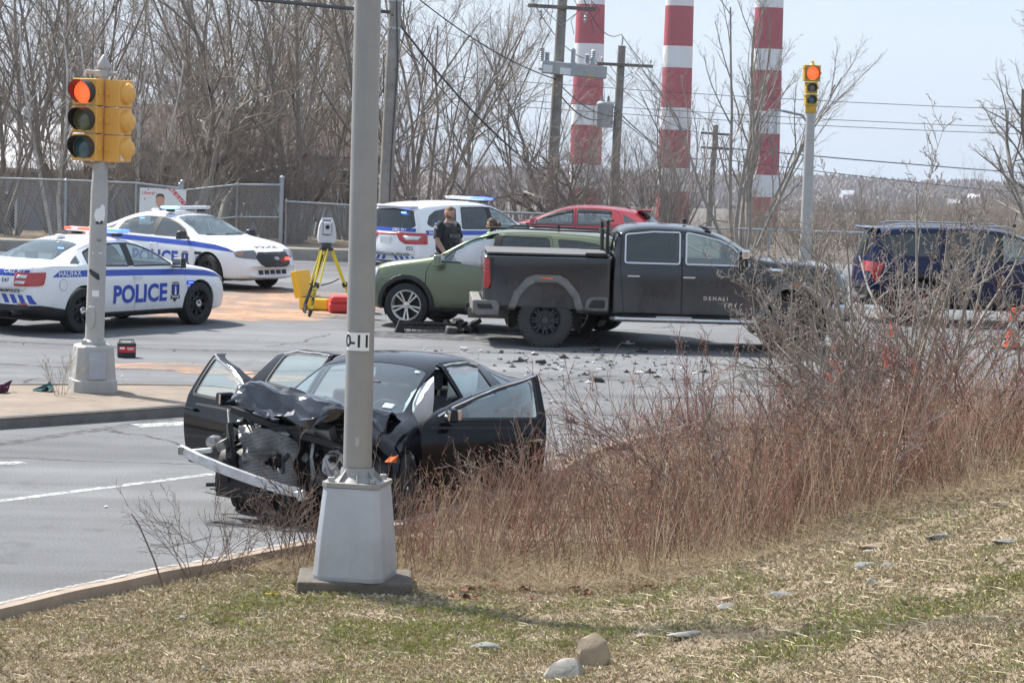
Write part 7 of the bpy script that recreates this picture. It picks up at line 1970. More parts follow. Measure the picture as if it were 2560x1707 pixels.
def cone_obj():
 t = empty('traffic_cone'); 
 MB().box((0, 0, .015), (.38, .38, .03)).build('base', M['black_plastic'], t, bevel=.008)
 MB().lathe([(.15, .03), (.145, .05), (.035, .70), (.02, .705), (.001, .705)], 24).build('cone_body', M['cone'], t, sm=40)
 MB().lathe([(.098, .35), (.078, .47)], 24).build('reflective_collar', M['reflective'], t, sm=40)
 return t
c0 = cone_obj()
for i, (p, lab) in enumerate([((8.55, 45.0), 'orange cone in the open at the right edge'), ((4.65, 37.7), 'orange cone farthest left behind the big bush'), ((5.26, 34.2), 'nearest orange cone low behind the big bush trunk'), ((5.85, 40.6), 'orange cone in the middle of those behind the big bush')]):
 c = c0 if i == 0 else copy_tree(c0)
 c.location = (*p, 0); c.rotation_euler = (0, 0, i * .7)
 tag(c, lab, 'traffic cone', 'orange traffic cones')
# ---------------------------------------------------------------- people
M['skin'] = pbr('skin', (.50, .29, .22), .55, var=.12, scale=14)
M['skin_inked'] = pbr('skin_inked', (.36, .225, .18), .6, var=.45, scale=28)
M['hair_brown'] = pbr('hair_brown', (.075, .045, .03), .7, var=.3, scale=40)
M['hair_sandy'] = pbr('hair_sandy', (.13, .075, .045), .7, var=.3, scale=40)
M['beard'] = pbr('beard', (.26, .12, .065), .8, var=.3, scale=50)
M['uniform'] = pbr('uniform', (.010, .011, .016), .8, var=.25, scale=12)
M['vest_black'] = pbr('vest_black', (.016, .017, .022), .7, var=.35, scale=16)
M['hi_vis'] = pbr('hi_vis', (.32, .72, .03), .7)
M['patch'] = pbr('patch', (.5, .52, .55), .6, var=.5, scale=45)
M['eye_dark'] = pbr('eye_dark', (.03, .02, .02), .3)
def skin_body(name, joints, bones, mat, parent=None, sub=2):
 """one continuous surface grown over a skeleton; joints: name -> (xyz, radius), root first"""
 names = list(joints); ix = {n: i for i, n in enumerate(names)}
 me = bpy.data.meshes.new(name); me.from_pydata([joints[n][0] for n in names], [(ix[a], ix[b]) for a, b in bones], []); me.update()
 o = bpy.data.objects.new('tmp_skin', me); COL.objects.link(o)
 m = o.modifiers.new('skin', 'SKIN'); m.use_smooth_shade = True; m.branch_smoothing = .4
 sk = me.skin_vertices[0].data
 for n in names:
  r = joints[n][1]; sk[ix[n]].radius = r if isinstance(r, tuple) else (r, r)
 sk[0].use_root = True
 s = o.modifiers.new('sub', 'SUBSURF'); s.levels = sub
 r = eval_mesh(o); bpy.data.objects.remove(o)
 for p in r.polygons: p.use_smooth = True
 return link_mesh(name, r, mat, parent)
def loft(name, rings, mat, parent, n=20, cap=True):
 """rings: (centre x, z, half depth x, half width y)"""
 b = MB()
 for cx, z, rx, ry in rings:
  for k in range(n):
   a = 2 * math.pi * k / n; ca, sa = math.cos(a), math.sin(a)
   e = .82
   b.v.append((cx + rx * math.copysign(abs(ca) ** e, ca), ry * math.copysign(abs(sa) ** e, sa), z))
 for i in range(len(rings) - 1):
  for k in range(n): b.f.append((i * n + k, i * n + (k + 1) % n, (i + 1) * n + (k + 1) % n, (i + 1) * n + k)); b.m.append(0)
 if cap:
  b.f.append(tuple(range(n))[::-1]); b.f.append(tuple(range((len(rings) - 1) * n, len(rings) * n))); b.m += [0, 0]
 return b.build(name, mat, parent, sm=60, sub=1)
def head_mesh(c, pitch=0.0, yaw=0.0, grow_=0.0, keep=None):
 """skull with brow, nose, cheeks and jaw; faces +x"""
 bm = bmesh.new(); bmesh.ops.create_uvsphere(bm, u_segments=28, v_segments=20, radius=1)
 for v in bm.verts:
  x, y, z = v.co
  px, py, pz = x * .098, y * .077, z * .122
  if z < 0: py *= 1 + .10 * z - .12 * z * z; px *= 1 + .06 * z
  if x > 0:
   f = x * x
   px += .012 * math.exp(-((z + .55) / .35) ** 2) * f                           # jaw and chin
   px += .026 * math.exp(-((z + .10) / .16) ** 2 - (y / .16) ** 2)                # nose
   px += .008 * math.exp(-((z - .22) / .12) ** 2) * f                             # brow
   px -= .010 * math.exp(-((z - .06) / .10) ** 2 - ((abs(y) - .36) / .18) ** 2)   # eye sockets
   px += .006 * math.exp(-((z + .42) / .08) ** 2 - (y / .35) ** 2)                # lips
  else: px *= 1.06
  v.co = Vector((px, py, pz)) * (1 + grow_)
 if keep: bmesh.ops.delete(bm, geom=[v for v in bm.verts if not keep(v.co)], context='VERTS')
 rot = Matrix.Rotation(yaw, 4, 'Z') @ Matrix.Rotation(pitch, 4, 'Y')
 bmesh.ops.transform(bm, matrix=Matrix.Translation(c) @ rot, verts=bm.verts)
 me = bpy.data.meshes.new('head'); bm.to_mesh(me); bm.free()
 for p in me.polygons: p.use_smooth = True
 return me, Matrix.Translation(c) @ rot
def hand(b, wrist, d, side, curl=.4):
 """palm, four unequal bent fingers and a thumb leaving the side of the palm"""
 d = Vector(d).normalized(); lat = d.cross(Vector((0, 0, 1))).normalized() * side; nrm = lat.cross(d).normalized()
 w = Vector(wrist); palm = w + d * .09
 b.tube([w - d * .02, w + d * .03, palm], [.03, .038, .036], 8)
 b.tube([w + d * .03 + lat * .022, palm + lat * .03], [.028, .024], 8); b.tube([w + d * .03 - lat * .022, palm - lat * .028], [.028, .024], 8)
 for k, L in enumerate((.07, .08, .075, .058)):
  o = palm + lat * (.032 - k * .021); e = d
  p1 = o + e * L * .45; e2 = (e - nrm * curl).normalized(); p2 = p1 + e2 * L * .35; e3 = (e2 - nrm * curl).normalized()
  b.tube([o - d * .02, p1, p2, p2 + e3 * L * .28], [.0105, .010, .009, .007], 7)
 t0 = w + d * .025 + lat * .035; t1 = t0 + (d * .5 + lat * .75 - nrm * .3).normalized() * .04; b.tube([w + d * .02, t0, t1, t1 + (d * .9 + lat * .2 - nrm * .4).normalized() * .03], [.016, .015, .011, .008], 7)
def person(name, loc, deg, label, kind):
 t = empty(name, loc, R(deg))
 H = 1.0
 if kind == 'officer':
  arms = {1: [(.0, .215, 1.585), (.05, .30, 1.30), (.22, .27, 1.06)], -1: [(.0, -.215, 1.585), (.06, -.33, 1.31), (.26, -.30, 1.07)]}
 else:
  arms = {1: [(.0, .17, 1.40), (.03, .21, 1.14), (.20, .15, 1.02)], -1: [(.0, -.17, 1.40), (.03, -.21, 1.14), (.20, -.12, 1.04)]}
 k = 1.0 if kind == 'officer' else .89
 J = {'pelvis': ((0, 0, 1.03 * k), .15 * k), 'waist': ((0, 0, 1.20 * k), .15 * k), 'chest': ((.01, 0, 1.44 * k), .17 * k), 'neck': ((.0, 0, 1.66 * k), .075 * k), 'skull': ((.03, 0, 1.76 * k), .06 * k)}
 B = [('pelvis', 'waist'), ('waist', 'chest'), ('chest', 'neck'), ('neck', 'skull')]
 for s in (1, -1):
  a = arms[s]
  J[f'sh{s}'] = (a[0], .075 * k); J[f'el{s}'] = (a[1], .055 * k); J[f'fo{s}'] = (tuple(Vector(a[1]).lerp(Vector(a[2]), .35)), .053 * k); J[f'wr{s}'] = (a[2], .034 * k)
  J[f'hip{s}'] = ((0, .10 * s * k, .94 * k), .105 * k); J[f'kn{s}'] = ((.03, .13 * s * k, .52 * k), .068 * k); J[f'ca{s}'] = ((-.0, .135 * s * k, .36 * k), .062 * k); J[f'an{s}'] = ((-.02, .14 * s * k, .09), .045 * k); J[f'to{s}'] = ((.16, .155 * s * k, .045), .04)
  B += [('chest', f'sh{s}'), (f'sh{s}', f'el{s}'), (f'el{s}', f'fo{s}'), (f'fo{s}', f'wr{s}'), ('pelvis', f'hip{s}'), (f'hip{s}', f'kn{s}'), (f'kn{s}', f'ca{s}'), (f'ca{s}', f'an{s}'), (f'an{s}', f'to{s}')]
 body = skin_body('body', J, B, M['skin_inked' if kind == 'officer' else 'uniform'], t)
 hb = MB()
 for s in (1, -1): hand(hb, arms[s][2], Vector(arms[s][2]) - Vector(arms[s][1]) + Vector((.12, 0, .0)), s)
 hb.build('hands', M['skin'], t, sm=60)
 # head, slightly bowed
 hc = Vector((.045, 0, 1.835)) if kind == 'officer' else Vector((.03, 0, 1.60))
 pit, yaw = (R(20), R(10)) if kind == 'officer' else (R(8), R(0))
 hm, HM = head_mesh(hc, pit, yaw); hd = link_mesh('head', hm, M['skin'], t)
 for s in (1, -1):
  me = MB().lathe([(.012, -.006), (.024, 0), (.018, .008)], 10, axis='y').mesh('ear', 60)
  me.transform(HM @ Matrix.Translation((-.005, s * .078, -.005)) @ Matrix.Scale(1.35, 4, (0, 0, 1))); link_mesh('ear', me, M['skin'], hd)
  me = MB().box((.092, s * .030, .008), (.008, .022, .009)).mesh('eye'); me.transform(HM); link_mesh('eye', me, M['eye_dark'], hd)
  me = MB().box((.097, s * .031, .030), (.008, .034, .008)).mesh('eyebrow'); me.transform(HM); link_mesh('eyebrow', me, M['hair_brown'], hd)
 me = MB().box((.103, 0, -.052), (.008, .036, .007)).mesh('mouth'); me.transform(HM); link_mesh('mouth', me, M['eye_dark'] if kind != 'officer' else M['beard'], hd)
 if kind == 'officer':
  h1, _ = head_mesh(hc, pit, yaw, .05, lambda p: p.z > .055 - .35 * max(0, -p.x) and (p.x < .075 or p.z > .085)); link_mesh('hair', h1, M['hair_sandy'], hd)
  h2, _ = head_mesh(hc, pit, yaw, .055, lambda p: p.z < -.022 and p.x > -.01 and not (abs(p.y) < .02 and -.06 < p.z < -.045)); link_mesh('beard', h2, M['beard'], hd)
  loft('shirt', [(.0, 1.0, .155, .20), (.0, 1.15, .16, .205), (.01, 1.35, .17, .225), (.01, 1.50, .155, .245), (.0, 1.60, .12, .215), (-.005, 1.665, .075, .10)], M['uniform'], t)
  for s in (1, -1):
   a = [Vector(q) for q in arms[s]]
   MB().tube([a[0] + Vector((0, -s * .05, .03)), a[0] + Vector((0, s * .02, -.02)), a[0].lerp(a[1], .45), a[0].lerp(a[1], .82)], [.085, .092, .086, .082], 12).build('sleeve', M['uniform'], t, sm=60)
  v = loft('ballistic_vest', [(.005, 1.10, .185, .215), (.01, 1.13, .20, .225), (.015, 1.35, .205, .235), (.015, 1.52, .185, .215), (.01, 1.60, .135, .165), (.005, 1.625, .10, .14)], M['vest_black'], t)
  for i, (y, z, w, h2_) in enumerate([(-.10, 1.22, .10, .12), (.02, 1.22, .09, .13), (.13, 1.22, .09, .12), (-.13, 1.40, .06, .10), (.13, 1.50, .05, .09)]):
   MB().box((.215 - abs(y) * .25, y, z), (.05, w, h2_)).build('pouch', M['vest_black'], v, bevel=.012)
  MB().box((.226, .0, 1.31), (.03, .05, .04)).build('body_camera', M['grey_plastic'], v, bevel=.008)
  me = text_data('POLICE', .085, .001, 1.05, cell=0)
  for q in me.vertices: q.co = Vector((.226 - abs(q.co.x) * .12, q.co.x, 1.405 + q.co.y))
  link_mesh('lettering', me, M['grey_print'], v)
  for s in (1, -1):
   a = [Vector(q) for q in arms[s]]; p = a[0].lerp(a[1], .22) + Vector((.0, s * .085, .01))
   MB().box(p, (.08, .012, .10), rot=(R(-18) * s, 0, 0)).build('shoulder_patch', M['patch'], t, bevel=.004)
   MB().tube([a[2] + Vector((-.03, 0, .035)), a[2] + Vector((0, 0, .0))], .04, 10).build('wristband', M['uniform'], t, sm=60)
  MB().lathe([(.17, -.03), (.175, 0), (.17, .03)], 24, c=(0, 0, 1.06)).build('duty_belt', M['vest_black'], t, sm=60).scale = (1, 1.18, 1)
  MB().box((-.02, -.23, .98), (.12, .07, .22)).box((.1, .2, 1.02), (.06, .05, .1)).build('holster', M['vest_black'], t, bevel=.02)
 else:
  h1, _ = head_mesh(hc, pit, yaw, .07, lambda p: p.x < .025 or p.z > .075); link_mesh('hair', h1, M['hair_brown'], hd)
  me = MB().lathe([(.001, -.05), (.035, -.042), (.055, 0), (.035, .042), (.001, .05)], 14, axis='x').mesh('bun', 60); me.transform(HM @ Matrix.Translation((-.135, 0, -.015))); link_mesh('hair_bun', me, M['hair_brown'], hd)
  me = MB().box((.102, .0, .012), (.01, .13, .022)).mesh('glasses'); me.transform(HM); link_mesh('glasses', me, M['black_plastic'], hd)
  loft('jacket', [(.0, .92, .14, .18), (.0, 1.05, .14, .175), (.01, 1.25, .15, .20), (.01, 1.36, .135, .205), (.0, 1.43, .105, .17), (-.005, 1.50, .07, .075)], M['uniform'], t)
  v = loft('safety_vest', [(.0, .95, .165, .205), (.0, 1.05, .165, .20), (.01, 1.25, .175, .215), (.01, 1.36, .16, .205), (.0, 1.44, .125, .165), (-.005, 1.475, .09, .11)], M['hi_vis'], t)
  for s in (1, -1):
   a = [Vector(q) for q in arms[s]]
   MB().tube([a[0] + Vector((0, -s * .04, .02)), a[0].lerp(a[1], .5), a[1], a[2]], [.075, .07, .06, .05], 12).build('sleeve', M['uniform'], t, sm=60)
   MB().tube([(-.16, s * .11, 1.0), (-.172, s * .11, 1.2), (-.165, s * .11, 1.36), (-.05, s * .10, 1.47), (.12, s * .10, 1.40), (.185, s * .11, 1.2), (.172, s * .11, 1.0)], .022, 6).build('reflective_band', M['reflective'], v)
  MB().lathe([(.178, -.022), (.18, 0), (.178, .022)], 24, c=(0.005, 0, 1.12)).build('waist_band', M['reflective'], v, sm=60).scale = (1, 1.16, 1)
 loft('trousers', [(0, .86 * k, .12 * k, .19 * k), (0, .95 * k, .14 * k, .20 * k), (0, 1.05 * k, .145 * k, .195 * k)], M['uniform'], t)
 for s in (1, -1):
  MB().tube([(0, .10 * s * k, .95 * k), (.03, .125 * s * k, .52 * k), (-.01, .135 * s * k, .3 * k), (-.02, .14 * s * k, .08)], [.115 * k, .09 * k, .085 * k, .075 * k], 12).build('trouser_leg', M['uniform'], t, sm=60)
  MB().box((.05, .15 * s * k, .05), (.29, .10, .09)).build('boot', M['vest_black'], t, bevel=.03)
 return tag(t, label, 'person', 'people at the scene')
person('person', (-1.28, 49.6, .03), -42, 'bearded officer in black vest with bare tattooed forearms behind the green SUV', 'officer')
person('person', (-.43, 51.3, 0), 165, 'person with brown hair in a bun and lime safety vest', 'worker')
# ---------------------------------------------------------------- vehicles in place
def place(o, x, y, deg, label, cat, group=None):
 o.location = (x, y, 0); o.rotation_euler = (0, 0, R(deg)); tag(o, label, cat, group)
random.seed(5)
place(police_sedan('police_car', 'E47', ['lit_red', 'bar_clear', 'lit_red', 'lit_red', 'bar_clear', 'lit_blue', 'lit_blue', 'lit_blue'], True, False, 0.0), -6.92, 44.16, 56.5, 'white police sedan numbered E47 seen from behind, nearest at left', 'police car', 'police vehicles')
place(police_sedan('police_car', '245', ['bar_clear', 'bar_clear', 'bar_clear', 'bar_clear', 'bar_clear', 'bar_clear', 'lit_blue_pale', 'lit_blue_pale'], False, True, R(-12)), -6.84, 55.4, -36.9, 'white police sedan numbered 245 facing right with a red grille lamp', 'police car', 'police vehicles')
place(police_suv('police_suv'), -1.15, 60.2, 50, 'white police SUV numbered E52 with blue lights behind the officer', 'police car', 'police vehicles')
place(green_suv('suv'), -.12, 45.9, 161, 'olive green SUV facing left behind the pickup', 'SUV')
place(pickup('pickup_truck'), 2.50, 43.5, 2.5, 'dusty black crew cab pickup facing right', 'pickup truck')
place(red_hatch('hatchback'), 1.5, 67.0, 168, 'red hatchback with only its roof and windows showing behind the green SUV', 'car')
place(blue_suv('suv'), 9.25, 51.0, 2, 'dark blue SUV behind the big bush at right', 'SUV')
place(wreck('wrecked_sedan'), -1.25, 24.9, -111.1, 'black sedan with its front torn off and doors open', 'car')
bs_ = [o for o in bpy.data.objects if o.get('label', '').startswith('dark blue SUV')][0]; bs_.scale = (1.03, 1.03, 1.06)
[o for o in bpy.data.objects if o.get('label', '').startswith('red hatchback')][0].scale = (1.1, 1.1, 1.06)
# ---------------------------------------------------------------- bare trees and shrubs
M['bark'] = pbr('bark', (.22, .195, .17), .9, var=.35, scale=4)
M['bark_pale'] = pbr('bark_pale', (.29, .265, .235), .9, var=.35, scale=4)
M['bark_birch'] = pbr('bark_birch', (.55, .53, .50), .8, var=.3, scale=6)
M['twig'] = pbr('twig', (.28, .245, .215), .9, var=.25, scale=2)
M['twig_tan'] = pbr('twig_tan', (.34, .29, .235), .9, var=.25, scale=2)
M['twig_purple'] = pbr('twig_purple', (.26, .22, .205), .9, var=.25, scale=2)
M['twig_red'] = pbr('twig_red', (.24, .11, .095), .85, var=.25, scale=3)
M['twig_dark'] = pbr('twig_dark', (.14, .10, .082), .9, var=.25, scale=3)
M['twig_grey'] = pbr('twig_grey', (.25, .222, .20), .9, var=.25, scale=3)
class Tubes:
 """many tapered tubes gathered in arrays, sides per tube chosen by thickness"""
 def __init__(s): s.v = []; s.f = []; s.n = 0
 def add(s, pts, r0, r1, n):
  k = len(pts); P = np.array(pts)
  T = np.gradient(P, axis=0); T /= np.maximum(np.linalg.norm(T, axis=1, keepdims=True), 1e-9)
  ref = np.where(np.abs(T[:, 2:3]) < .9, np.array([[0, 0, 1.0]]), np.array([[1.0, 0, 0]]))
  A = np.cross(T, ref); A /= np.maximum(np.linalg.norm(A, axis=1, keepdims=True), 1e-9); B = np.cross(T, A)
  rr = np.linspace(r0, r1, k)[:, None, None]
  q = np.arange(n) * 2 * math.pi / n
  V = P[:, None, :] + rr * (A[:, None, :] * np.cos(q)[None, :, None] + B[:, None, :] * np.sin(q)[None, :, None])
  s.v.append(V.reshape(-1, 3))
  i = np.arange(k - 1)[:, None] * n; j = np.arange(n)[None, :]; j2 = (j + 1) % n
  F = np.stack([i + j, i + j2, i + n + j2, i + n + j], -1).reshape(-1, 4) + s.n
  s.f.append(F); s.n += k * n
 def mesh(s, name):
  me = bpy.data.meshes.new(name)
  if not s.v: return me
  V = np.concatenate(s.v).astype(np.float32); F = np.concatenate(s.f).astype(np.int32)
  me.vertices.add(len(V)); me.vertices.foreach_set('co', V.ravel())
  me.loops.add(F.size); me.loops.foreach_set('vertex_index', F.ravel())
  me.polygons.add(len(F)); me.polygons.foreach_set('loop_start', np.arange(0, F.size, 4, dtype=np.int32))
  me.polygons.foreach_set('use_smooth', np.ones(len(F), bool))
  me.update(calc_edges=True)
  return me
def grow_tree(seed, h, stems, spread, levels, curl=.25, up=.35, r0=.10, kids=(7, 6, 5, 4), ratio=(.62, .5, .42, .4), ang=(35, 42, 45, 50), split=.022, buds=0, trunk_frac=.25):
 """returns (limb mesh, twig mesh)"""
 rg = np.random.default_rng(seed)
 limb, twig, bud = Tubes(), Tubes(), Tubes()
 def rot(d, a, az):
  o = np.cross(d, [0, 0, 1.0]); 
  if np.linalg.norm(o) < 1e-3: o = np.array([1.0, 0, 0])
  o /= np.linalg.norm(o); p = np.cross(d, o)
  w = o * math.cos(az) + p * math.sin(az)
  v = d * math.cos(a) + w * math.sin(a); return v / np.linalg.norm(v)
 def branch(p, d, L, r, lv):
  n = max(3, int(5 if lv < 2 else (4 if lv == 2 else 3)))
  pts = [p]; dirs = [d]; dd = d.copy()
  for k in range(n):
   dd = dd + rg.normal(0, curl / n ** .5, 3) + np.array([0, 0, up / n]); dd /= np.linalg.norm(dd)
   pts.append(pts[-1] + dd * L / n); dirs.append(dd)
  rt = r * (.35 if lv < levels else .25)
  (limb if r > split else twig).add(pts, r, max(rt, .0022), 7 if r > .05 else (5 if r > split else 3))
  if lv >= levels:
   if buds:
    for k in range(1, n + 1):
     if rg.random() < buds:
      q = pts[k]; e = rot(dirs[k], .7, rg.uniform(0, 6.28)); bud.add([q, q + e * .012, q + e * .028], .006, .002, 3)
   return
  m = kids[min(lv, len(kids) - 1)]; m = max(1, int(m * rg.uniform(.75, 1.25)))
  for i in range(m):
   t = (trunk_frac if lv == 0 else .18) + (1 - (trunk_frac if lv == 0 else .18)) * (i + rg.uniform(.1, .9)) / m
   t = min(t, .99); x = t * n; a = int(x); fr = x - a
   q = pts[a] * (1 - fr) + pts[a + 1] * fr
   e = rot(dirs[a + 1], math.radians(ang[min(lv, len(ang) - 1)] * rg.uniform(.6, 1.3)), rg.uniform(0, 6.28))
   rr2 = r * (1 - .62 * t)
   branch(q, e, L * ratio[min(lv, len(ratio) - 1)] * rg.uniform(.65, 1.15) * (1 - .35 * t), max(rr2 * .62, .0035), lv + 1)
 for s in range(stems):
  az = 2 * math.pi * (s + rg.uniform(-.3, .3)) / stems; a = spread * rg.uniform(.4, 1.1)
  d = np.array([math.sin(a) * math.cos(az), math.sin(a) * math.sin(az), math.cos(a)])
  off = np.array([math.cos(az), math.sin(az), 0]) * (.12 if stems > 1 else 0)
  branch(off, d, h * rg.uniform(.8, 1.08), r0 * rg.uniform(.75, 1.1), 0)
 return limb.mesh('trunk'), twig.mesh('crown'), (bud.mesh('buds') if buds else None)
PROTO = {}
def proto(key, **k): PROTO[key] = grow_tree(**k)
proto('vase1', seed=1, h=8.5, stems=4, spread=.34, levels=4, r0=.065, kids=(8, 7, 6, 3), up=.3, ratio=(.5, .5, .46, .5), ang=(30, 36, 42, 45))
proto('vase2', seed=2, h=7.4, stems=5, spread=.42, levels=4, r0=.055, kids=(8, 7, 6, 3), up=.35, ratio=(.48, .5, .46, .5), ang=(32, 38, 42, 48))
proto('tall', seed=3, h=10.5, stems=2, spread=.16, levels=4, r0=.08, kids=(12, 7, 6, 3), up=.25, ratio=(.36, .5, .48, .5), ang=(38, 40, 42, 45))
proto('tall2', seed=14, h=9.6, stems=1, spread=.1, levels=4, r0=.085, kids=(14, 7, 6, 3), up=.3, ratio=(.42, .5, .48, .5), ang=(40, 42, 42, 45), trunk_frac=.15)
proto('thicket', seed=4, h=3.6, stems=12, spread=.6, levels=3, r0=.03, kids=(7, 6, 4), up=.4, ratio=(.5, .5, .5), ang=(32, 40, 45))
proto('gnarl', seed=5, h=3.8, stems=3, spread=.75, levels=4, curl=.75, up=.55, r0=.17, kids=(6, 6, 6, 4), ratio=(.75, .6, .5, .5), ang=(50, 50, 45, 45), trunk_frac=.4)
proto('gnarl2', seed=15, h=3.4, stems=2, spread=.6, levels=4, curl=.8, up=.4, r0=.18, kids=(7, 6, 6, 4), ratio=(.8, .6, .5, .5), ang=(55, 50, 45, 45), trunk_frac=.35)
proto('birch', seed=6, h=6.8, stems=2, spread=.14, levels=3, curl=.3, r0=.07, kids=(10, 6, 4), ratio=(.3, .5, .5), ang=(45, 45, 45), trunk_frac=.3)
proto('lone', seed=27, h=5.6, stems=8, spread=.40, levels=3, curl=.2, up=.32, r0=.058, kids=(9, 7, 4), ratio=(.45, .45, .4), ang=(28, 34, 42), split=.012, buds=.6)
proto('lone2', seed=8, h=4.6, stems=5, spread=.7, levels=4, curl=.3, up=.2, r0=.07, kids=(9, 6, 5, 3), ratio=(.45, .48, .45, .5), ang=(32, 38, 42, 45), split=.012)
def tree(key, x, y, z, s, rz, label, name='bare_tree', cat='tree', bark='bark', twig='twig', sz=None, group='bare trees behind the fence', tilt=(0, 0)):
 t = empty(name, (x, y, z), rz); t.scale = (s, s, sz or s); t.rotation_euler = (tilt[0], tilt[1], rz)
 L, T, B = PROTO[key]
 def inst(nm, me, mat):
  o = bpy.data.objects.new(nm, me); COL.objects.link(o); o.parent = t
  if not me.materials: me.materials.append(None)
  o.material_slots[0].link = 'OBJECT'; o.material_slots[0].material = M[mat]
 inst('trunk', L, bark); inst('crown', T, twig)
 if B: inst('buds', B, 'twig'); t.children[-1]['kind'] = 'stuff'
 for c in t.children:
  if c.name.startswith('crown'): c['kind'] = 'stuff'
 return tag(t, label, cat, group)
def zone(x, what, row=None):
 w = ['behind the left signal', 'behind the election sign', 'behind the leaning gate post', 'behind the lamp column', 'behind the police SUV', 'left of the chimneys'][sum(x > q for q in (-11.3, -8.6, -5.5, -3.4, .2))]
 r = '' if row is None else ', in row %d from the fence' % (row + 1)
 return f'{what} {w}{r}'
rt = random.Random(42)
LEFTS = 'bare tree in the dense grey thicket behind the fence'
k_ = 0
# dense thicket at left, thinning to the right
for row, (yy, n, x0, x1) in enumerate([(73.5, 7, -16, 3.0), (77, 10, -19, 3.5), (82, 11, -22, 4.0), (89, 12, -25, 5), (97, 12, -28, 6.5), (108, 11, -32, 6)]):
 for i in range(n):
  x = x0 + (x1 - x0) * (i + rt.uniform(.1, .9)) / n
  edge = smooth01(-3.5, 3, x)
  if x > -2.2 and yy < 84: continue
  if x > 1.5 and rt.random() < .5: continue
  key = rt.choice(['vase1', 'vase2', 'tall', 'tall2', 'vase1', 'tall2'])
  s = rt.uniform(.85, 1.15) * (1 - .36 * edge)
  y = yy + rt.uniform(-1.5, 1.5)
  tree(key, x, y, far_z(y) - .1, s, rt.uniform(0, 6.28), zone(x * 70 / y, ['slim', 'many stemmed', 'tall'][('vase1', 'vase2', 'tall', 'tall2').index(key) % 3] + ' bare tree', row), twig=rt.choice(['twig', 'twig_purple', 'twig', 'twig_tan']), bark=rt.choice(['bark', 'bark_pale']))
THK = 'leafless shrub clump low behind the chain link fence'
for i in range(30):
 x = -17 + 22 * (i + rt.uniform(0, 1)) / 30; y = rt.uniform(70.6, 76)
 tree('thicket', x, y, .0, rt.uniform(.5, .95), rt.uniform(0, 6.28), zone(x, 'leafless shrub clump low behind the fence'), name='bare_shrub', cat='shrub', twig=rt.choice(['twig', 'twig_purple', 'twig_tan', 'twig_purple']), group='bare shrubs behind the fence')
tree('gnarl', -8.6, 71.6, 0, 1.15, .6, 'gnarled old tree with twisting thick limbs above the election sign', bark='bark_pale', twig='twig_tan', group='gnarled trees')
tree('gnarl2', -9.9, 74.5, 0, 1.0, 2.4, 'second gnarled tree with a pale curved trunk left of the twisted one', bark='bark_pale', twig='twig_tan', group='gnarled trees')
tree('gnarl', -6.2, 75.5, 0, .95, 4.0, 'gnarled tree behind the leaning gate post', twig='twig', group='gnarled trees')
tree('gnarl2', 1.3, 72.5, .0, .9, 1.1, 'gnarled dark tree right of the police SUV roof', twig='twig', group='gnarled trees')
tree('birch', -12.4, 71.3, 0, .95, .3, 'white barked birch at the far left of the fence', bark='bark_birch', twig='twig', group='white birches')
tree('birch', -11.2, 71.6, 0, .85, 2.0, 'forked white birch just right of the leftmost birch', bark='bark_birch', twig='twig', group='white birches')
tree('birch', -10.3, 72.0, 0, .8, 4.2, 'slim white birch close behind the left signal pole', bark='bark_birch', twig='twig', group='white birches')
tree('lone', 5.75, 66.5, 0, 1.12, .4, 'vase shaped bare tree in front of the rightmost chimney', bark='bark_pale', twig='twig_grey', group='lone bare trees')
tree('lone2', 13.9, 68, 0, 1.45, 1.2, 'spreading bare tree cut off by the right edge of the picture', bark='bark', twig='twig', group='lone bare trees', tilt=(0, -.1))
tree('lone', 3.9, 72.5, -.1, .55, 2.0, 'small bare tree at the foot of the middle chimney', bark='bark_pale', twig='twig_grey', group='lone bare trees')
tree('lone', 9.6, 73.0, -.2, .42, 3.4, 'small bare tree left of the blue SUV roof', bark='bark_pale', twig='twig_grey', group='lone bare trees')
SCR = 'low bare scrub on the slope beyond the road at right'
for i in range(84):
 y = rt.uniform(70, 110); x = rt.uniform(3.0, 16 + (y - 70) * .15)
 if abs(x - 5.7) < .6: continue
 tree('thicket', x, y, far_z(y) - .1, rt.uniform(.28, .5) * (.58 if x < 8.5 else 1) * (1 + (y - 70) * .004), rt.uniform(0, 6.28), SCR, name='bare_shrub', cat='shrub', twig=rt.choice(['twig', 'twig_tan', 'twig_purple', 'twig_tan']), group='scrub on the far slope')
for i in range(16):
 y = rt.uniform(130, 330); x = rt.uniform(-.01, .22) * y
 tree(rt.choice(['vase1', 'vase2', 'tall2']), x, y, far_z(y) - .3, rt.uniform(.5, .8), rt.uniform(0, 6.28), 'far bare tree on the falling ground before the chimneys', twig='twig_purple', group='far trees before the chimneys')
# far wood on the hill: a mass of small crowns nobody could count
def far_wood():
 rg = random.Random(9); T = Tubes(); v = []; f = []
 for i in range(7000):
  y = rg.uniform(2210, 2900); x = rg.uniform(-60, 640)
  h = hill_pt(x, y)
  if h is None: continue
  hh = rg.uniform(5, 11); w = rg.uniform(2.5, 5.5); b = len(v)
  for k in range(5):
   a = 6.28 * k / 5 + rg.random()
   v.append((x + math.cos(a) * w * rg.uniform(.5, 1), y + math.sin(a) * w * .6, h.z + hh * rg.uniform(.35, .6)))
  v.append((x + rg.uniform(-1, 1), y, h.z + hh)); v.append((x, y, h.z - 1))
  for k in range(5): f.append((b + k, b + (k + 1) % 5, b + 5)); f.append((b + (k + 1) % 5, b + k, b + 6))
 me = bpy.data.meshes.new('far_wood'); me.from_pydata(v, [], f); me.update()
 return me
M['far_wood'] = pbr('far_wood', (.19, .155, .15), .95, var=.5, scale=.06)
tag(link_mesh('far_wood', far_wood(), M['far_wood']), 'leafless wood covering the far hillside', 'wood', kind='stuff')
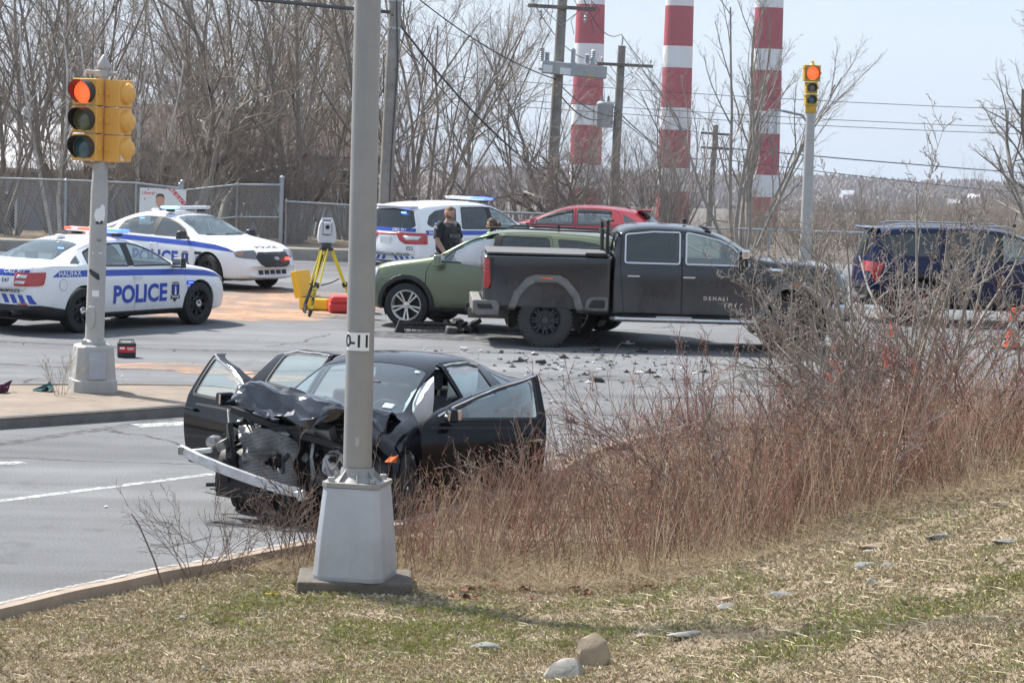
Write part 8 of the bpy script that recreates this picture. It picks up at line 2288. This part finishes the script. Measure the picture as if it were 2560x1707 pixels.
# ---- houses
M['siding'] = pbr('siding', (.34, .34, .38), .8, var=.1, scale=2)
M['siding_pale'] = pbr('siding_pale', (.55, .55, .56), .8, var=.1, scale=.1)
M['shingle'] = pbr('shingle', (.085, .062, .055), .9, var=.3, scale=3)
M['shingle_dark'] = pbr('shingle_dark', (.10, .09, .09), .9, var=.3, scale=.1)
M['metal_roof'] = pbr('metal_roof', (.62, .63, .65), .45, metal=.2, var=.1, scale=3)
M['pane'] = pbr('pane', (.03, .035, .04), .1, coat=.6)
def house(x, y, z, w, d, hw, hr, rz, wall, roof, wins, label, courses=True, eave=.35, group='houses behind the trees'):
 """gable house: ridge along local x; windows listed as (x, z, w, h) on the face towards -y"""
 t = empty('house', (x, y, z), rz); tag(t, label, 'house', group)
 b = MB(); b.prism([(-d / 2, 0), (d / 2, 0), (d / 2, hw), (0, hw + hr), (-d / 2, hw)], -w / 2, w / 2, 'x'); b.build('wall', M[wall], t)
 r = MB()
 for s in (-1, 1):
  sl = math.atan2(hr, d / 2); L = math.hypot(hr, d / 2) + eave
  r.box((0, s * (d / 4 + eave * .5 * math.cos(sl) * .98), hw + hr / 2 - eave * .5 * math.sin(sl) + .06), (w + eave * 2, L, .12), rot=(-s * sl, 0, 0))
 ro = r.build('roof', M[roof], t)
 if courses:
  n = int(hw / .16)
  for k in range(n): MB().box((0, -d / 2 - .012, .08 + k * .16), (w, .03, .135), rot=(R(5), 0, 0)).build('clapboard', M[wall], t)
 for wx, wz, ww, wh in wins:
  f = MB().box((wx, -d / 2 - .03, wz), (ww + .16, .08, wh + .16)).build('window', M['white_print'], t)
  MB().box((wx, -d / 2 - .06, wz), (ww, .05, wh)).build('pane', M['pane'], f)
 return t
house(-9.4, 96, -1.3, 8.6, 8, 3.5, 1.5, R(4), 'siding', 'shingle', [(-3.2, 2.4, .8, 1.2), (-.6, 2.4, .8, 1.2), (1.6, 2.4, .5, 1.2), (3.2, 2.4, .5, 1.2)], 'grey clapboard house with brown roof behind the gnarled trees')
house(-17.6, 90, -2.0, 9, 8, 3.6, 1.3, R(-12), 'siding', 'metal_roof', [(-2.2, 2.2, .9, 1.1), (1.8, 2.2, .9, 1.1)], 'house with pale shiny roof at the far left')
rh = random.Random(4)
HL = ['white house highest on the far hill at right', 'pale house left of the highest one on the far hill', 'small white house low on the far hill at right', 'white house on the far hill above the blue SUV', 'grey roofed house on the far hill right of the far signal', 'small house on the far hill left of the far signal', 'white house on the far hill between the chimneys', 'pale house near the foot of the far hill']
for i, (x, y) in enumerate([(424, 2450), (372, 2440), (455, 2320), (385, 2330), (300, 2400), (250, 2420), (160, 2380), (320, 2300)]):
 h = hill_pt(x, y)
 house(x, y, h.z - 1 + 2.5, rh.uniform(9, 13), 9, 5.5, 3.5, rh.uniform(-.5, .5), 'siding_pale', rh.choice(['shingle_dark', 'metal_roof', 'shingle_dark']), [(-2.5, 3.6, 1.2, 1.5), (2.5, 3.6, 1.2, 1.5)], HL[i], False, .5, 'houses on the far hill')
# ---------------------------------------------------------------- foreground: grass, brush, bushes, stones, litter
def vcol_mat(name, rough=.9):
 m, n, l, b = nodes_of(name)
 a = n.new('ShaderNodeVertexColor'); a.layer_name = 'Col'
 l.new(a.outputs['Color'], b.inputs['Base Color']); b.inputs['Roughness'].default_value = rough; b.inputs['Specular IOR Level'].default_value = .2
 return m
M['grass'] = vcol_mat('grass'); M['stems'] = vcol_mat('stems')
rg = np.random.default_rng(7)
def brush_edge(x):
 """y where the tall dead stems begin"""
 return np.interp(x, [-2.2, -1.0, 0, 1.2, 2.4, 3.4, 4.6, 8], [20.9, 20.4, 20.1, 20.0, 20.3, 20.6, 20.8, 21])
def mesh_tris(name, V, F, C, mat, label, cat):
 me = bpy.data.meshes.new(name)
 me.vertices.add(len(V)); me.vertices.foreach_set('co', V.astype(np.float32).ravel())
 k = F.shape[1]
 me.loops.add(F.size); me.loops.foreach_set('vertex_index', F.astype(np.int32).ravel())
 me.polygons.add(len(F)); me.polygons.foreach_set('loop_start', np.arange(0, F.size, k, dtype=np.int32))
 me.update(calc_edges=True)
 ca = me.color_attributes.new('Col', 'FLOAT_COLOR', 'POINT')
 ca.data.foreach_set('color', np.concatenate([C, np.ones((len(C), 1))], 1).astype(np.float32).ravel())
 return tag(link_mesh(name, me, mat), label, cat, kind='stuff')
def kerb_dists(X, Y):
 out = np.empty(len(X))
 for i in range(0, len(X), 4000):
  q = np.stack([X[i:i + 4000], Y[i:i + 4000]], 1)[:, None, :] - _KA[None]
  t = np.clip((q * _KDV[None]).sum(2) / np.maximum(_KL, 1e-9)[None], 0, 1)
  e = q - _KDV[None] * t[..., None]; d2 = (e ** 2).sum(2); k = d2.argmin(1); r = np.arange(len(k))
  sg = np.where(_KDV[k, 0] * q[r, k, 1] - _KDV[k, 1] * q[r, k, 0] < 0, 1, -1)
  out[i:i + 4000] = np.sqrt(d2[r, k]) * sg
 return out
GX0, GY0, GS = -6.0, 13.0, .2
_nx, _ny = 90, 95
GRID = np.array([[bank_z(GX0 + i * GS, GY0 + j * GS) for j in range(_ny)] for i in range(_nx)])
def samp(G, X, Y, x0, y0, s):
 u = np.clip((X - x0) / s, 0, G.shape[0] - 1.001); v = np.clip((Y - y0) / s, 0, G.shape[1] - 1.001)
 i = u.astype(int); j = v.astype(int); u = u - i; v = v - j
 return (G[i, j] * (1 - u) + G[i + 1, j] * u) * (1 - v) + (G[i, j + 1] * (1 - u) + G[i + 1, j + 1] * u) * v
def bank_fast(x, y): return float(samp(GRID, np.array([x]), np.array([y]), GX0, GY0, GS)[0])
def noise_grid(f, z): return np.array([[noise.noise(Vector(((-6 + i * .1) * f, (13 + j * .1) * f, z))) for j in range(115)] for i in range(150)])
def grass():
 N = 560000
 X = rg.uniform(-5.2, 8.4, N); Y = rg.uniform(13.4, 23.5, N)
 k = (np.abs(X) < Y * .215 + .4) | ((np.abs(X) < Y * .215 + 3.2) & (rg.random(N) < .4)); X, Y = X[k], Y[k]
 k = (kerb_dists(X, Y) > .22) & (Y < brush_edge(X) + 2.0); X, Y = X[k], Y[k]
 P = samp(noise_grid(.8, 3), X, Y, -6, 13, .1); Q = samp(noise_grid(2.6, 8), X, Y, -6, 13, .1)
 k = ~((Q < np.where(X > .8, -.16, -.28)) & (rg.random(len(X)) < .55)); X, Y, P, Q = X[k], Y[k], P[k], Q[k]
 n = len(X); Z = samp(GRID, X, Y, GX0, GY0, GS)
 cols = np.array([(.42, .345, .22), (.50, .42, .265), (.31, .245, .16), (.56, .49, .34), (.34, .34, .13), (.27, .30, .10)])
 green = P * .8 + Q * .4 + np.where((X > -1.2) & (X < 1.2) & (Y < 19), .16, -.14)
 g = rg.random(n) < .22 + green
 C = np.where(g[:, None], cols[4 + rg.integers(0, 2, n)], cols[rg.integers(0, 4, n)]) * rg.uniform(.7, 1.25, n)[:, None]
 L = rg.uniform(.012, .042, n) * np.where(green > .2, 1.4, 1.0); a = rg.uniform(0, 6.28, n); ln = rg.uniform(.2, 1.6, n); w = rg.uniform(.0012, .003, n)
 lie = rg.random(n) < .014; L = np.where(lie, L * 2.2, L); ln = np.where(lie, 2.2, ln); C = np.where(lie[:, None], cols[3] * rg.uniform(.8, 1.3, n)[:, None], C)
 dx, dy = np.cos(a), np.sin(a)
 p0 = np.stack([X - dy * w, Y + dx * w, Z + np.where(lie, .012, -.005)], 1); p1 = np.stack([X + dy * w, Y - dx * w, Z + np.where(lie, .012, -.005)], 1)
 p2 = np.stack([X + dx * L * ln * .5 + dy * w * .6, Y + dy * L * ln * .5 - dx * w * .6, Z + np.where(lie, .016, L * .6)], 1)
 p3 = np.stack([X + dx * L * ln, Y + dy * L * ln, Z + np.where(lie, .012, L * (1 - .35 * ln))], 1)
 V = np.stack([p0, p1, p2, p3], 1).reshape(-1, 3)
 b = np.arange(n)[:, None] * 4
 F = np.concatenate([b + np.array([[0, 1, 2]]), b + np.array([[0, 2, 3]])], 0)
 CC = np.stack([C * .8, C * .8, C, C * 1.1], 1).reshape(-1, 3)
 return V, F, CC
V, F, C = grass()
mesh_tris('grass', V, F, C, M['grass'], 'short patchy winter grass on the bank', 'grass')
def stems():
 """tall dead weed stems, red brown, filling the verge between lamp column and bank"""
 V, F, C = [], [], []; n = 0
 cols = np.array([(.33, .215, .165), (.38, .27, .20), (.29, .185, .155), (.46, .37, .265), (.23, .155, .135)])
 def stick(p, d, L, r, c, seg=3, bend=.12):
  nonlocal n
  pts = [np.array(p)]; dd = np.array(d, float)
  for k in range(seg):
   dd = dd + rg.normal(0, bend, 3) * .5; dd /= np.linalg.norm(dd); pts.append(pts[-1] + dd * L / seg)
  for k, q in enumerate(pts):
   rr2 = r * (1 - .75 * k / seg)
   for j in range(3):
    a = 2.094 * j + .3; V.append((q[0] + rr2 * math.cos(a), q[1] + rr2 * math.sin(a), q[2])); C.append(c)
  for k in range(seg):
   for j in range(3):
    j2 = (j + 1) % 3; a, b = n + k * 3, n + k * 3 + 3
    F.append((a + j, a + j2, b + j2)); F.append((a + j, b + j2, b + j))
  n += 3 * (seg + 1)
  return pts, dd
 def head(q, c, s):
  nonlocal n
  for k in range(7):
   a = rg.uniform(0, 6.28); e = np.array([math.cos(a), math.sin(a), rg.uniform(-.3, 1.2)]) * s * rg.uniform(.3, 1); o = q + rg.normal(0, s * .4, 3)
   V.extend([tuple(o), tuple(o + e * .5 + np.array([.004, 0, .003])), tuple(o + e)]); F.append((n, n + 1, n + 2)); C.extend([c] * 3); n += 3
 M_ = 0
 tries = 0
 while M_ < 8300 and tries < 60000:
  tries += 1
  x = rg.uniform(-2.3, 9.0); y = rg.uniform(19.9, 31)
  if kerb_dist(x, y) < .3: continue
  e = float(brush_edge(x))
  if y < e: continue
  if abs(x) > y * .205 + 2.6: continue
  dens = .45 + 1.1 * noise.noise(Vector((x * .9, y * .9, 11))) + (.35 if y < e + 4 else -.1)
  if x < -.8: dens *= .35
  if rg.random() > dens: continue
  z = bank_fast(x, y)
  tall = np.interp(x, [-2.2, -1, 0, 1.2, 2.2, 3, 4, 6], [.5, .55, .72, .85, .95, .85, .8, .8])
  L = tall * (.35 + .85 * rg.beta(1.6, 1.8)) * (1 + .35 * noise.noise(Vector((x * 1.1, y * 1.1, 21)))) * (1 if y < e + 3 else .8)
  if rg.random() < .04: L *= 1.35
  tone = noise.noise(Vector((x * 1.4, y * 1.4, 5))) + rg.normal(0, .25)
  c = (cols[rg.choice([0, 2, 4])] * np.array([.93, .80, .74]) if tone > -.05 else cols[rg.choice([1, 3, 0])]) * rg.uniform(.65, 1.3)
  lean = np.array([rg.normal(-.0, .24), rg.normal(0, .2), 1]); lean /= np.linalg.norm(lean)
  pts, dd = stick((x, y, z - .02), lean, L, rg.uniform(.0025, .0048), c, 4, .10)
  for k in range(rg.integers(1, 5)):
   q = pts[rg.integers(1, 5)]; a = rg.uniform(0, 6.28); d2 = np.array([math.cos(a) * .5, math.sin(a) * .5, .9])
   p2, d3 = stick(q, d2 / np.linalg.norm(d2), L * rg.uniform(.12, .32), .002, c * rg.uniform(.85, 1.15), 2, .15)
   if rg.random() < .25: head(p2[-1], c * 1.1, .025)
  if rg.random() < .22: head(pts[-1], np.array((.25, .17, .11)) * rg.uniform(.6, 1.2), .045)
  M_ += 1
 # flattened straw between the stems
 for k in range(15000):
  x = rg.uniform(-2.6, 6.5); e = float(brush_edge(x)); y = e + rg.exponential(1.3) - .45
  if kerb_dist(x, y) < .25 or abs(x) > y * .205 + .4: continue
  a = rg.uniform(0, 6.28); d = np.array([math.cos(a), math.sin(a), rg.uniform(.05, .5)]); d /= np.linalg.norm(d)
  stick((x, y, bank_fast(x, y) + .01), d, rg.uniform(.1, .45), .0024, np.array((.44, .34, .225)) * rg.uniform(.6, 1.2), 2, .1)
 return np.array(V), np.array(F), np.array(C)
V, F, C = stems()
mesh_tris('dead_weeds', V, F, C, M['stems'], 'thicket of tall red brown dead weed stems beside the lamp column', 'weeds')
# ---- shrubs that can be told apart
proto('big_bush', seed=31, h=2.5, stems=19, spread=.95, levels=3, curl=.35, up=.55, r0=.028, kids=(9, 7, 4), ratio=(.48, .42, .4), ang=(38, 42, 48), split=.010, buds=.55, trunk_frac=.12)
proto('sapling', seed=32, h=1.9, stems=3, spread=.25, levels=2, curl=.12, up=.2, r0=.014, kids=(7, 4), ratio=(.5, .4), ang=(30, 38), split=.006, buds=.6)
proto('spray', seed=33, h=.85, stems=9, spread=.5, levels=2, curl=.2, up=.2, r0=.006, kids=(6, 4), ratio=(.5, .45), ang=(28, 35), split=.004)
proto('arching', seed=34, h=1.5, stems=10, spread=.8, levels=2, curl=.3, up=-.15, r0=.008, kids=(7, 4), ratio=(.4, .45), ang=(35, 40), split=.005)
G2 = 'bushes on the near bank'
tree('big_bush', 4.15, 27.8, bank_z(4.15, 27.8), 1.12, 1.3, 'big tangled bare bush with buds in front of the blue SUV', 'bush', 'bush', 'bark_pale', 'twig_grey', group=G2)
tree('big_bush', 3.45, 28.4, bank_z(3.45, 28.4), .6, 3.3, 'darker tangled bush at the left foot of the big one', 'bush', 'bush', 'twig_dark', 'twig_dark', group=G2)
tree('big_bush', 6.6, 26.2, bank_z(6.6, 26.2), .5, 2.0, 'smaller bare bush beyond the right edge of the big one', 'bush', 'bush', 'bark_pale', 'twig_grey', group=G2)
tree('sapling', 2.55, 23.5, bank_z(2.55, 23.5), .95, .5, 'pale forked sapling standing in front of the big bush', 'sapling', 'shrub', 'twig_grey', 'twig_grey', group=G2)
tree('sapling', 3.1, 23.2, bank_z(3.1, 23.2), .8, 2.4, 'second pale sapling right of the forked one', 'sapling', 'shrub', 'twig_grey', 'twig_red', group=G2)
tree('sapling', 1.9, 24.4, bank_z(1.9, 24.4), .75, 4.1, 'thin reddish sapling left of the forked pale one', 'sapling', 'shrub', 'twig_red', 'twig_red', group=G2)
for i, (x, y, s, tw) in enumerate([(1.2, 23.6, 1.0, 'twig_red'), (1.7, 23.0, 1.05, 'twig_red'), (2.2, 22.6, .95, 'twig_purple'), (.8, 24.2, .85, 'twig'), (3.6, 22.8, .9, 'twig_red'), (4.2, 22.6, .9, 'twig_red'), (4.6, 23.8, 1.0, 'twig_red'), (1.5, 25.0, .9, 'twig'), (2.8, 24.6, .9, 'twig_purple'), (.35, 23.2, .7, 'twig_purple'), (1.0, 22.4, .8, 'twig_dark'), (1.9, 22.0, 1.0, 'twig_dark'), (2.6, 21.8, .9, 'twig_dark'), (3.3, 22.0, 1.0, 'twig_dark'), (4.0, 23.2, 1.1, 'twig_dark'), (.1, 21.6, .6, 'twig_dark'), (1.5, 21.4, .75, 'twig_grey'), (3.0, 21.5, .8, 'twig_grey')]):
 tree('arching', x, y, bank_z(x, y), s, i * 1.3, 'arching red twigged shrub in the brush below the big bush', 'bare_shrub', 'shrub', tw, tw, group='arching shrubs in the brush')
for i, (x, y, s) in enumerate([(-1.75, 20.9, .75), (-1.5, 21.2, .95), (-1.62, 20.6, .6)]):
 tree('spray', x, y, bank_z(x, y), s, i * 2.1, ['slender twig clump left of the lamp column base, middle one', 'tallest slender twig clump left of the lamp column base', 'lowest slender twig clump left of the lamp column base'][i], 'bare_shrub', 'shrub', 'twig_dark', 'twig_dark', group='twig clumps by the kerb')
for i, (x, y, s, l) in enumerate([(-2.35, 19.95, .55, 'small branching twig clump at the kerb'), (-2.1, 20.3, .5, 'low twig clump right of the one at the kerb'), (-1.0, 21.5, .85, 'twig clump behind the lamp column base')]):
 tree('arching' if i < 2 else 'spray', x, y, bank_z(x, y), s, 1 + i, l, 'bare_shrub', 'shrub', 'twig_dark', 'twig_dark', group='twig clumps by the kerb')
st = MB(); p0 = Vector((-2.55, 19.55, bank_z(-2.55, 19.55)))
st.tube([p0, p0 + Vector((-.08, .02, .22)), p0 + Vector((-.2, .05, .47)), p0 + Vector((-.26, .05, .56))], [.009, .007, .006, .004], 5)
tag(st.build('bare_stick', M['twig_dark']), 'single slanting bare stick at the kerb', 'stick')
tree('spray', -5.5, 32.1, .118, .55, .2, 'dry weed stalks beside the left signal base', 'weed_stalks', 'weeds', 'twig_tan', 'twig_tan', group='weeds on the island')
# ---- stones
M['stone_tan'] = pbr('stone_tan', (.30, .235, .165), .85, var=.25, scale=7, bump=.5, bscale=25)
M['stone_grey'] = pbr('stone_grey', (.19, .187, .18), .85, var=.3, scale=8, bump=.5, bscale=30)
M['stone_pale'] = pbr('stone_pale', (.27, .258, .235), .85, var=.25, scale=8, bump=.5, bscale=30)
def stone(x, y, sx, sy, sz, rz, mat, label, seed, sink=.25, tilt=0.0):
 bm = bmesh.new(); bmesh.ops.create_icosphere(bm, subdivisions=3, radius=1)
 for v in bm.verts:
  d = 1 + .22 * noise.noise(v.co * 1.1 + Vector((seed, 0, 0))) + .10 * noise.noise(v.co * 2.7 + Vector((0, seed, 0)))
  for k in range(6):     # a few cleaved faces
   q = Vector((math.sin(seed * 3 + k * 2.1), math.cos(seed * 1.7 + k * 1.3), math.sin(seed + k))).normalized()
   t = v.co.normalized().dot(q)
   if t * d > .62: d *= .62 / (t * d)
  v.co = Vector((v.co.x * sx * d, v.co.y * sy * d, v.co.z * sz * d))
 me = bpy.data.meshes.new('stone'); bm.to_mesh(me); bm.free(); smooth(me, 30)
 o = link_mesh('stone', me, M[mat]); o.location = (x, y, bank_z(x, y) + sz * (1 - 2 * sink) * .25); o.rotation_euler = (tilt, tilt * .5, rz)
 return tag(o, label, 'stone', 'stones in the grass')
for i, a in enumerate([(.60, 16.95, .13, .10, .20, .4, 'stone_tan', 'largest tan boulder in the grass at the bottom centre', .2, 0), (.42, 16.55, .15, .10, .11, .1, 'stone_pale', 'pale rounded stone left of the tan boulder', .3, 0), (-.10, 17.55, .13, .07, .045, -.1, 'stone_grey', 'flat blue grey slab left of the boulders', .2, 0), (.12, 16.0, .06, .05, .05, 0, 'stone_tan', 'small tan stone at the bottom edge', .3, 0),
  (.95, 17.6, .07, .05, .025, .2, 'stone_tan', 'small flat tan stone above the boulder', .2, 0), (1.25, 17.4, .19, .06, .035, .35, 'stone_pale', 'long pale ledge stone right of the boulder', .25, .1), (1.55, 18.0, .10, .05, .03, .5, 'stone_pale', 'thin pale stone at the foot of the slope', .3, .1), (1.95, 18.2, .12, .06, .035, .3, 'stone_grey', 'grey green flat stone midway up the slope', .25, .1), (2.25, 18.15, .06, .04, .03, .1, 'stone_tan', 'small tan stone beside the grey green one', .2, 0),
  (2.75, 19.3, .17, .07, .045, .25, 'stone_tan', 'long pinkish slab high on the slope', .2, .15), (3.2, 19.2, .16, .05, .035, .4, 'stone_grey', 'long grey ledge stone right of the pinkish slab', .3, .1), (3.55, 18.4, .16, .07, .03, .35, 'stone_grey', 'broad grey flat stone near the right edge', .25, .15), (3.75, 19.8, .12, .05, .035, .3, 'stone_tan', 'tan ledge stone high at the right edge', .25, .1), (2.5, 17.8, .05, .04, .03, .9, 'stone_pale', 'small pale stone low on the slope', .2, 0), (3.35, 17.6, .05, .04, .035, .2, 'stone_tan', 'small round tan stone low at the right', .2, 0), (-2.25, 18.3, .055, .035, .025, .1, 'stone_grey', 'small dark grey stone near the kerb at left', .2, 0), (-1.9, 16.6, .03, .025, .03, 0, 'stone_pale', 'tiny white stone at the bottom left', .1, 0)]):
 stone(*a[:8], i * 1.37 + .5, a[8], a[9])
rs = random.Random(31)
for i in range(9):
 x = rs.uniform(.9, 3.9); y = 17.2 + (x - .9) * .75 + rs.gauss(0, .55)
 if y > float(brush_edge(x)) - .1: continue
 q = rs.uniform(.02, .06); stone(x, y, q * rs.uniform(1, 2.2), q, q * rs.uniform(.4, .8), .35 + rs.uniform(-.4, .4), rs.choice(['stone_grey', 'stone_pale', 'stone_tan', 'stone_grey']), 'small rough stone bedded in the grassy slope', i * .77 + 40, .35, rs.uniform(-.2, .2))
def litter(name, x, y, z, s, mat, label, cat, seed, amp=.3):
 n = 5; vs, fs = [], []
 for i in range(n + 1):
  for j in range(n + 1): vs.append(((i / n - .5) * s[0], (j / n - .5) * s[1], .01))
 for i in range(n):
  for j in range(n): a = i * (n + 1) + j; fs.append((a, a + n + 1, a + n + 2, a + 1))
 me = bpy.data.meshes.new(name); me.from_pydata(vs, [], fs); me.update()
 for v in me.vertices: v.co += noise.noise_vector(v.co * (1.2 / s[0]) * 2 + Vector((seed, 0, 0))) * s[0] * amp; v.co.z = max(v.co.z, .004) 
 o = link_mesh(name, me, mat); o.location = (x, y, z); m = o.modifiers.new('s', 'SOLIDIFY'); m.thickness = .004
 return tag(o, label, cat)
M['yellow_litter'] = pbr('yellow_litter', (.75, .55, .03), .5); M['purple_cloth'] = pbr('purple_cloth', (.09, .02, .06), .9); M['teal_cloth'] = pbr('teal_cloth', (.03, .10, .11), .9); M['dead_leaf'] = pbr('dead_leaf', (.17, .075, .04), .85, var=.3, scale=30)
litter('litter_scrap', -1.72, 19.3, bank_z(-1.72, 19.3) + .015, (.09, .05), M['yellow_litter'], 'crumpled yellow litter in the grass left of the column', 'litter', 1)
litter('dropped_cloth', -6.33, 32.2, .125, (.30, .26), M['purple_cloth'], 'dark purple cloth on the island at the left edge', 'cloth', 2, .5)
litter('dropped_cloth', -5.75, 32.5, .125, (.26, .16), M['teal_cloth'], 'crumpled teal cloth on the island left of the signal', 'cloth', 3, .5)
rl = random.Random(8)
for i in range(14):
 x = rl.uniform(-.4, 1.2); y = rl.uniform(19.2, 19.95)
 litter('dead_leaf', x, y, bank_z(x, y) + .02, (rl.uniform(.05, .11), rl.uniform(.04, .07)), M['dead_leaf'], 'curled brown oak leaf at the edge of the weeds', 'leaf', i * 1.7, .45)['group'] = 'fallen leaves by the weeds'
# ---- crash debris on the road
M['debris_black'] = pbr('debris_black', (.02, .02, .022), .5, var=.3, scale=20); M['debris_grey'] = pbr('debris_grey', (.12, .12, .12), .6); M['debris_white'] = pbr('debris_white', (.6, .61, .62), .4)
def gpt(px, py):
 a = px - 1280; bb = -(py - 853.5); c, s = math.cos(R(1.753)), math.sin(R(1.753)); a2 = a * c - bb * s; b2 = bb * c + a * s
 cp, sp = math.cos(R(4.785)), math.sin(R(4.785)); d = Vector((a2 / 6600, cp + b2 / 6600 * sp, -sp + b2 / 6600 * cp)); t = -CAM_H / d.z
 return d.x * t, d.y * t
def shard(r, s):
 b = MB(); n = r.randint(4, 8); pts = []; asp = r.uniform(.15, .6)
 for k in range(n):
  a = 6.28 * k / n; q = r.uniform(.45, 1); pts.append((math.cos(a) * q * s, math.sin(a) * q * s * asp))
 b.prism(pts, 0, r.uniform(.008, .03), 'z')
 if r.random() < .6: b.box((r.uniform(-.3, .3) * s, 0, .02), (s * r.uniform(.3, .9), s * .18, r.uniform(.02, .06)), rot=(r.uniform(-.5, .5), r.uniform(-.5, .5), r.uniform(0, 3)))
 me = b.mesh('debris')
 for v in me.vertices: v.co.z = max(.0, v.co.z + .02 * noise.noise(v.co * 12))
 return me
rd = random.Random(77)
protos = [shard(rd, s) for s in (.05, .07, .09, .12, .16, .2)]
def frag(x, y, me, mat, label, sc=1.0):
 o = bpy.data.objects.new('crash_fragment', me); COL.objects.link(o)
 if not me.materials: me.materials.append(None)
 o.material_slots[0].link = 'OBJECT'; o.material_slots[0].material = M[mat]
 o.location = (x, y, .004); o.rotation_euler = (0, 0, rd.uniform(0, 6.28)); o.scale = (sc, sc, sc)
 return tag(o, label, 'debris', 'crash fragments on the road')
DB, DW, DG = 'small black plastic fragment among the crash debris on the asphalt', 'small white plastic fragment among the crash debris on the asphalt', 'small grey fragment among the crash debris on the asphalt'
for i in range(280):
 px = rd.gauss(1430, 210) if rd.random() < .7 else rd.uniform(1000, 2000); py = 868 + abs(rd.gauss(0, 52)) + rd.uniform(0, 25)
 if px > 1700 and py > 1000 or py > 1080: continue
 m, l = rd.choice([('debris_black', DB)] * 5 + [('debris_white', DW)] * 3 + [('debris_grey', DG)] * 3)
 x, y = gpt(px, py); frag(x, y, rd.choice(protos[:4]), m, l, rd.uniform(.22, .85))
for px, py in [(30, 868), (58, 862), (172, 855), (435, 878), (483, 908), (370, 935), (345, 990), (428, 980), (265, 1268), (305, 942), (640, 850), (700, 980), (370, 1040)]:
 x, y = gpt(px, py); frag(x, y, rd.choice(protos[:3]), 'debris_black' if rd.random() < .7 else 'debris_white', 'stray fragment left of the wreck, apart from the main debris field', .5)
for px, py, k, m, s, l in [(1500, 955, 4, 'debris_black', 1.3, 'larger torn black piece left of the white clip'), (1625, 932, 3, 'debris_black', 1.2, 'black rectangular piece alone in the road right of the debris'), (1604, 880, 3, 'debris_black', 1.3, 'black boxy part under the pickup sill'), (1490, 875, 4, 'debris_black', 1.2, 'ragged black strip right of the pickup rear wheel'), (1570, 860, 3, 'debris_white', 1.2, 'crumpled white piece beside the ragged black strip'), (1160, 875, 4, 'debris_white', 1.0, 'long white strip lying behind the wreck roof'), (1300, 905, 5, 'debris_black', 1.0, 'long black trim strip in the middle of the debris'), (1430, 1056, 3, 'debris_black', 1.1, 'black piece right of the open driver door'), (1410, 895, 3, 'debris_black', 1.2, 'upright black bracket below the pickup wheel'), (1355, 908, 4, 'debris_black', 1.1, 'curved black shard in front of the trim strip')]:
 x, y = gpt(px, py); frag(x, y, protos[k], m, l, s)
# bumper grille section lying by the green SUV
x, y = gpt(1085, 832)
t = empty('bumper_section', (x, y, 0), R(10)); tag(t, 'broken black bumper grille section in front of the green SUV wheel', 'debris')
g = MB(); 
for z in (.02, .09, .16): g.box((-.15, 0, z), (.95, .03, .018))
for k in range(10): g.box((-.58 + k * .095, 0, .09), (.012, .025, .15))
g.build('grille_slats', M['debris_black'], t)
e = MB(); e.prism([(-.68, 0), (-.50, 0), (-.55, .2), (-.6, .22)], -.06, .06, 'y'); e.build('end_piece', M['debris_black'], t, bevel=.01)
b = MB(); rb = random.Random(2)
for k in range(12): b.box((rb.uniform(.25, .75), rb.uniform(-.15, .2), rb.uniform(.04, .2)), (rb.uniform(.08, .3), rb.uniform(.05, .15), rb.uniform(.02, .1)), rot=(rb.uniform(-.6, .6), rb.uniform(-.6, .6), rb.uniform(0, 3)))
b.build('torn_bracket', M['debris_black'], t, bevel=.008)
MB().box((.28, -.12, .06), (.2, .12, .12), rot=(.2, .1, .3)).build('fog_lamp', M['debris_grey'], t, bevel=.02)
# ---------------------------------------------------------------- sea haze over the harbour
hz = MB().box((0, 1690, 12), (4000, 3560, 250)).build('haze', None)
tag(hz, 'thin pale haze that fades the far hillside', kind='stuff')
mh = bpy.data.materials.new('haze'); mh.use_nodes = True
hn, hl = mh.node_tree.nodes, mh.node_tree.links
for q in list(hn): hn.remove(q)
ho = hn.new('ShaderNodeOutputMaterial'); hv = hn.new('ShaderNodeVolumePrincipled')
hv.inputs['Color'].default_value = (.80, .86, .95, 1); hv.inputs['Density'].default_value = .00009; hv.inputs['Anisotropy'].default_value = .3
hl.new(hv.outputs[0], ho.inputs['Volume'])
hz.data.materials.clear(); hz.data.materials.append(mh)
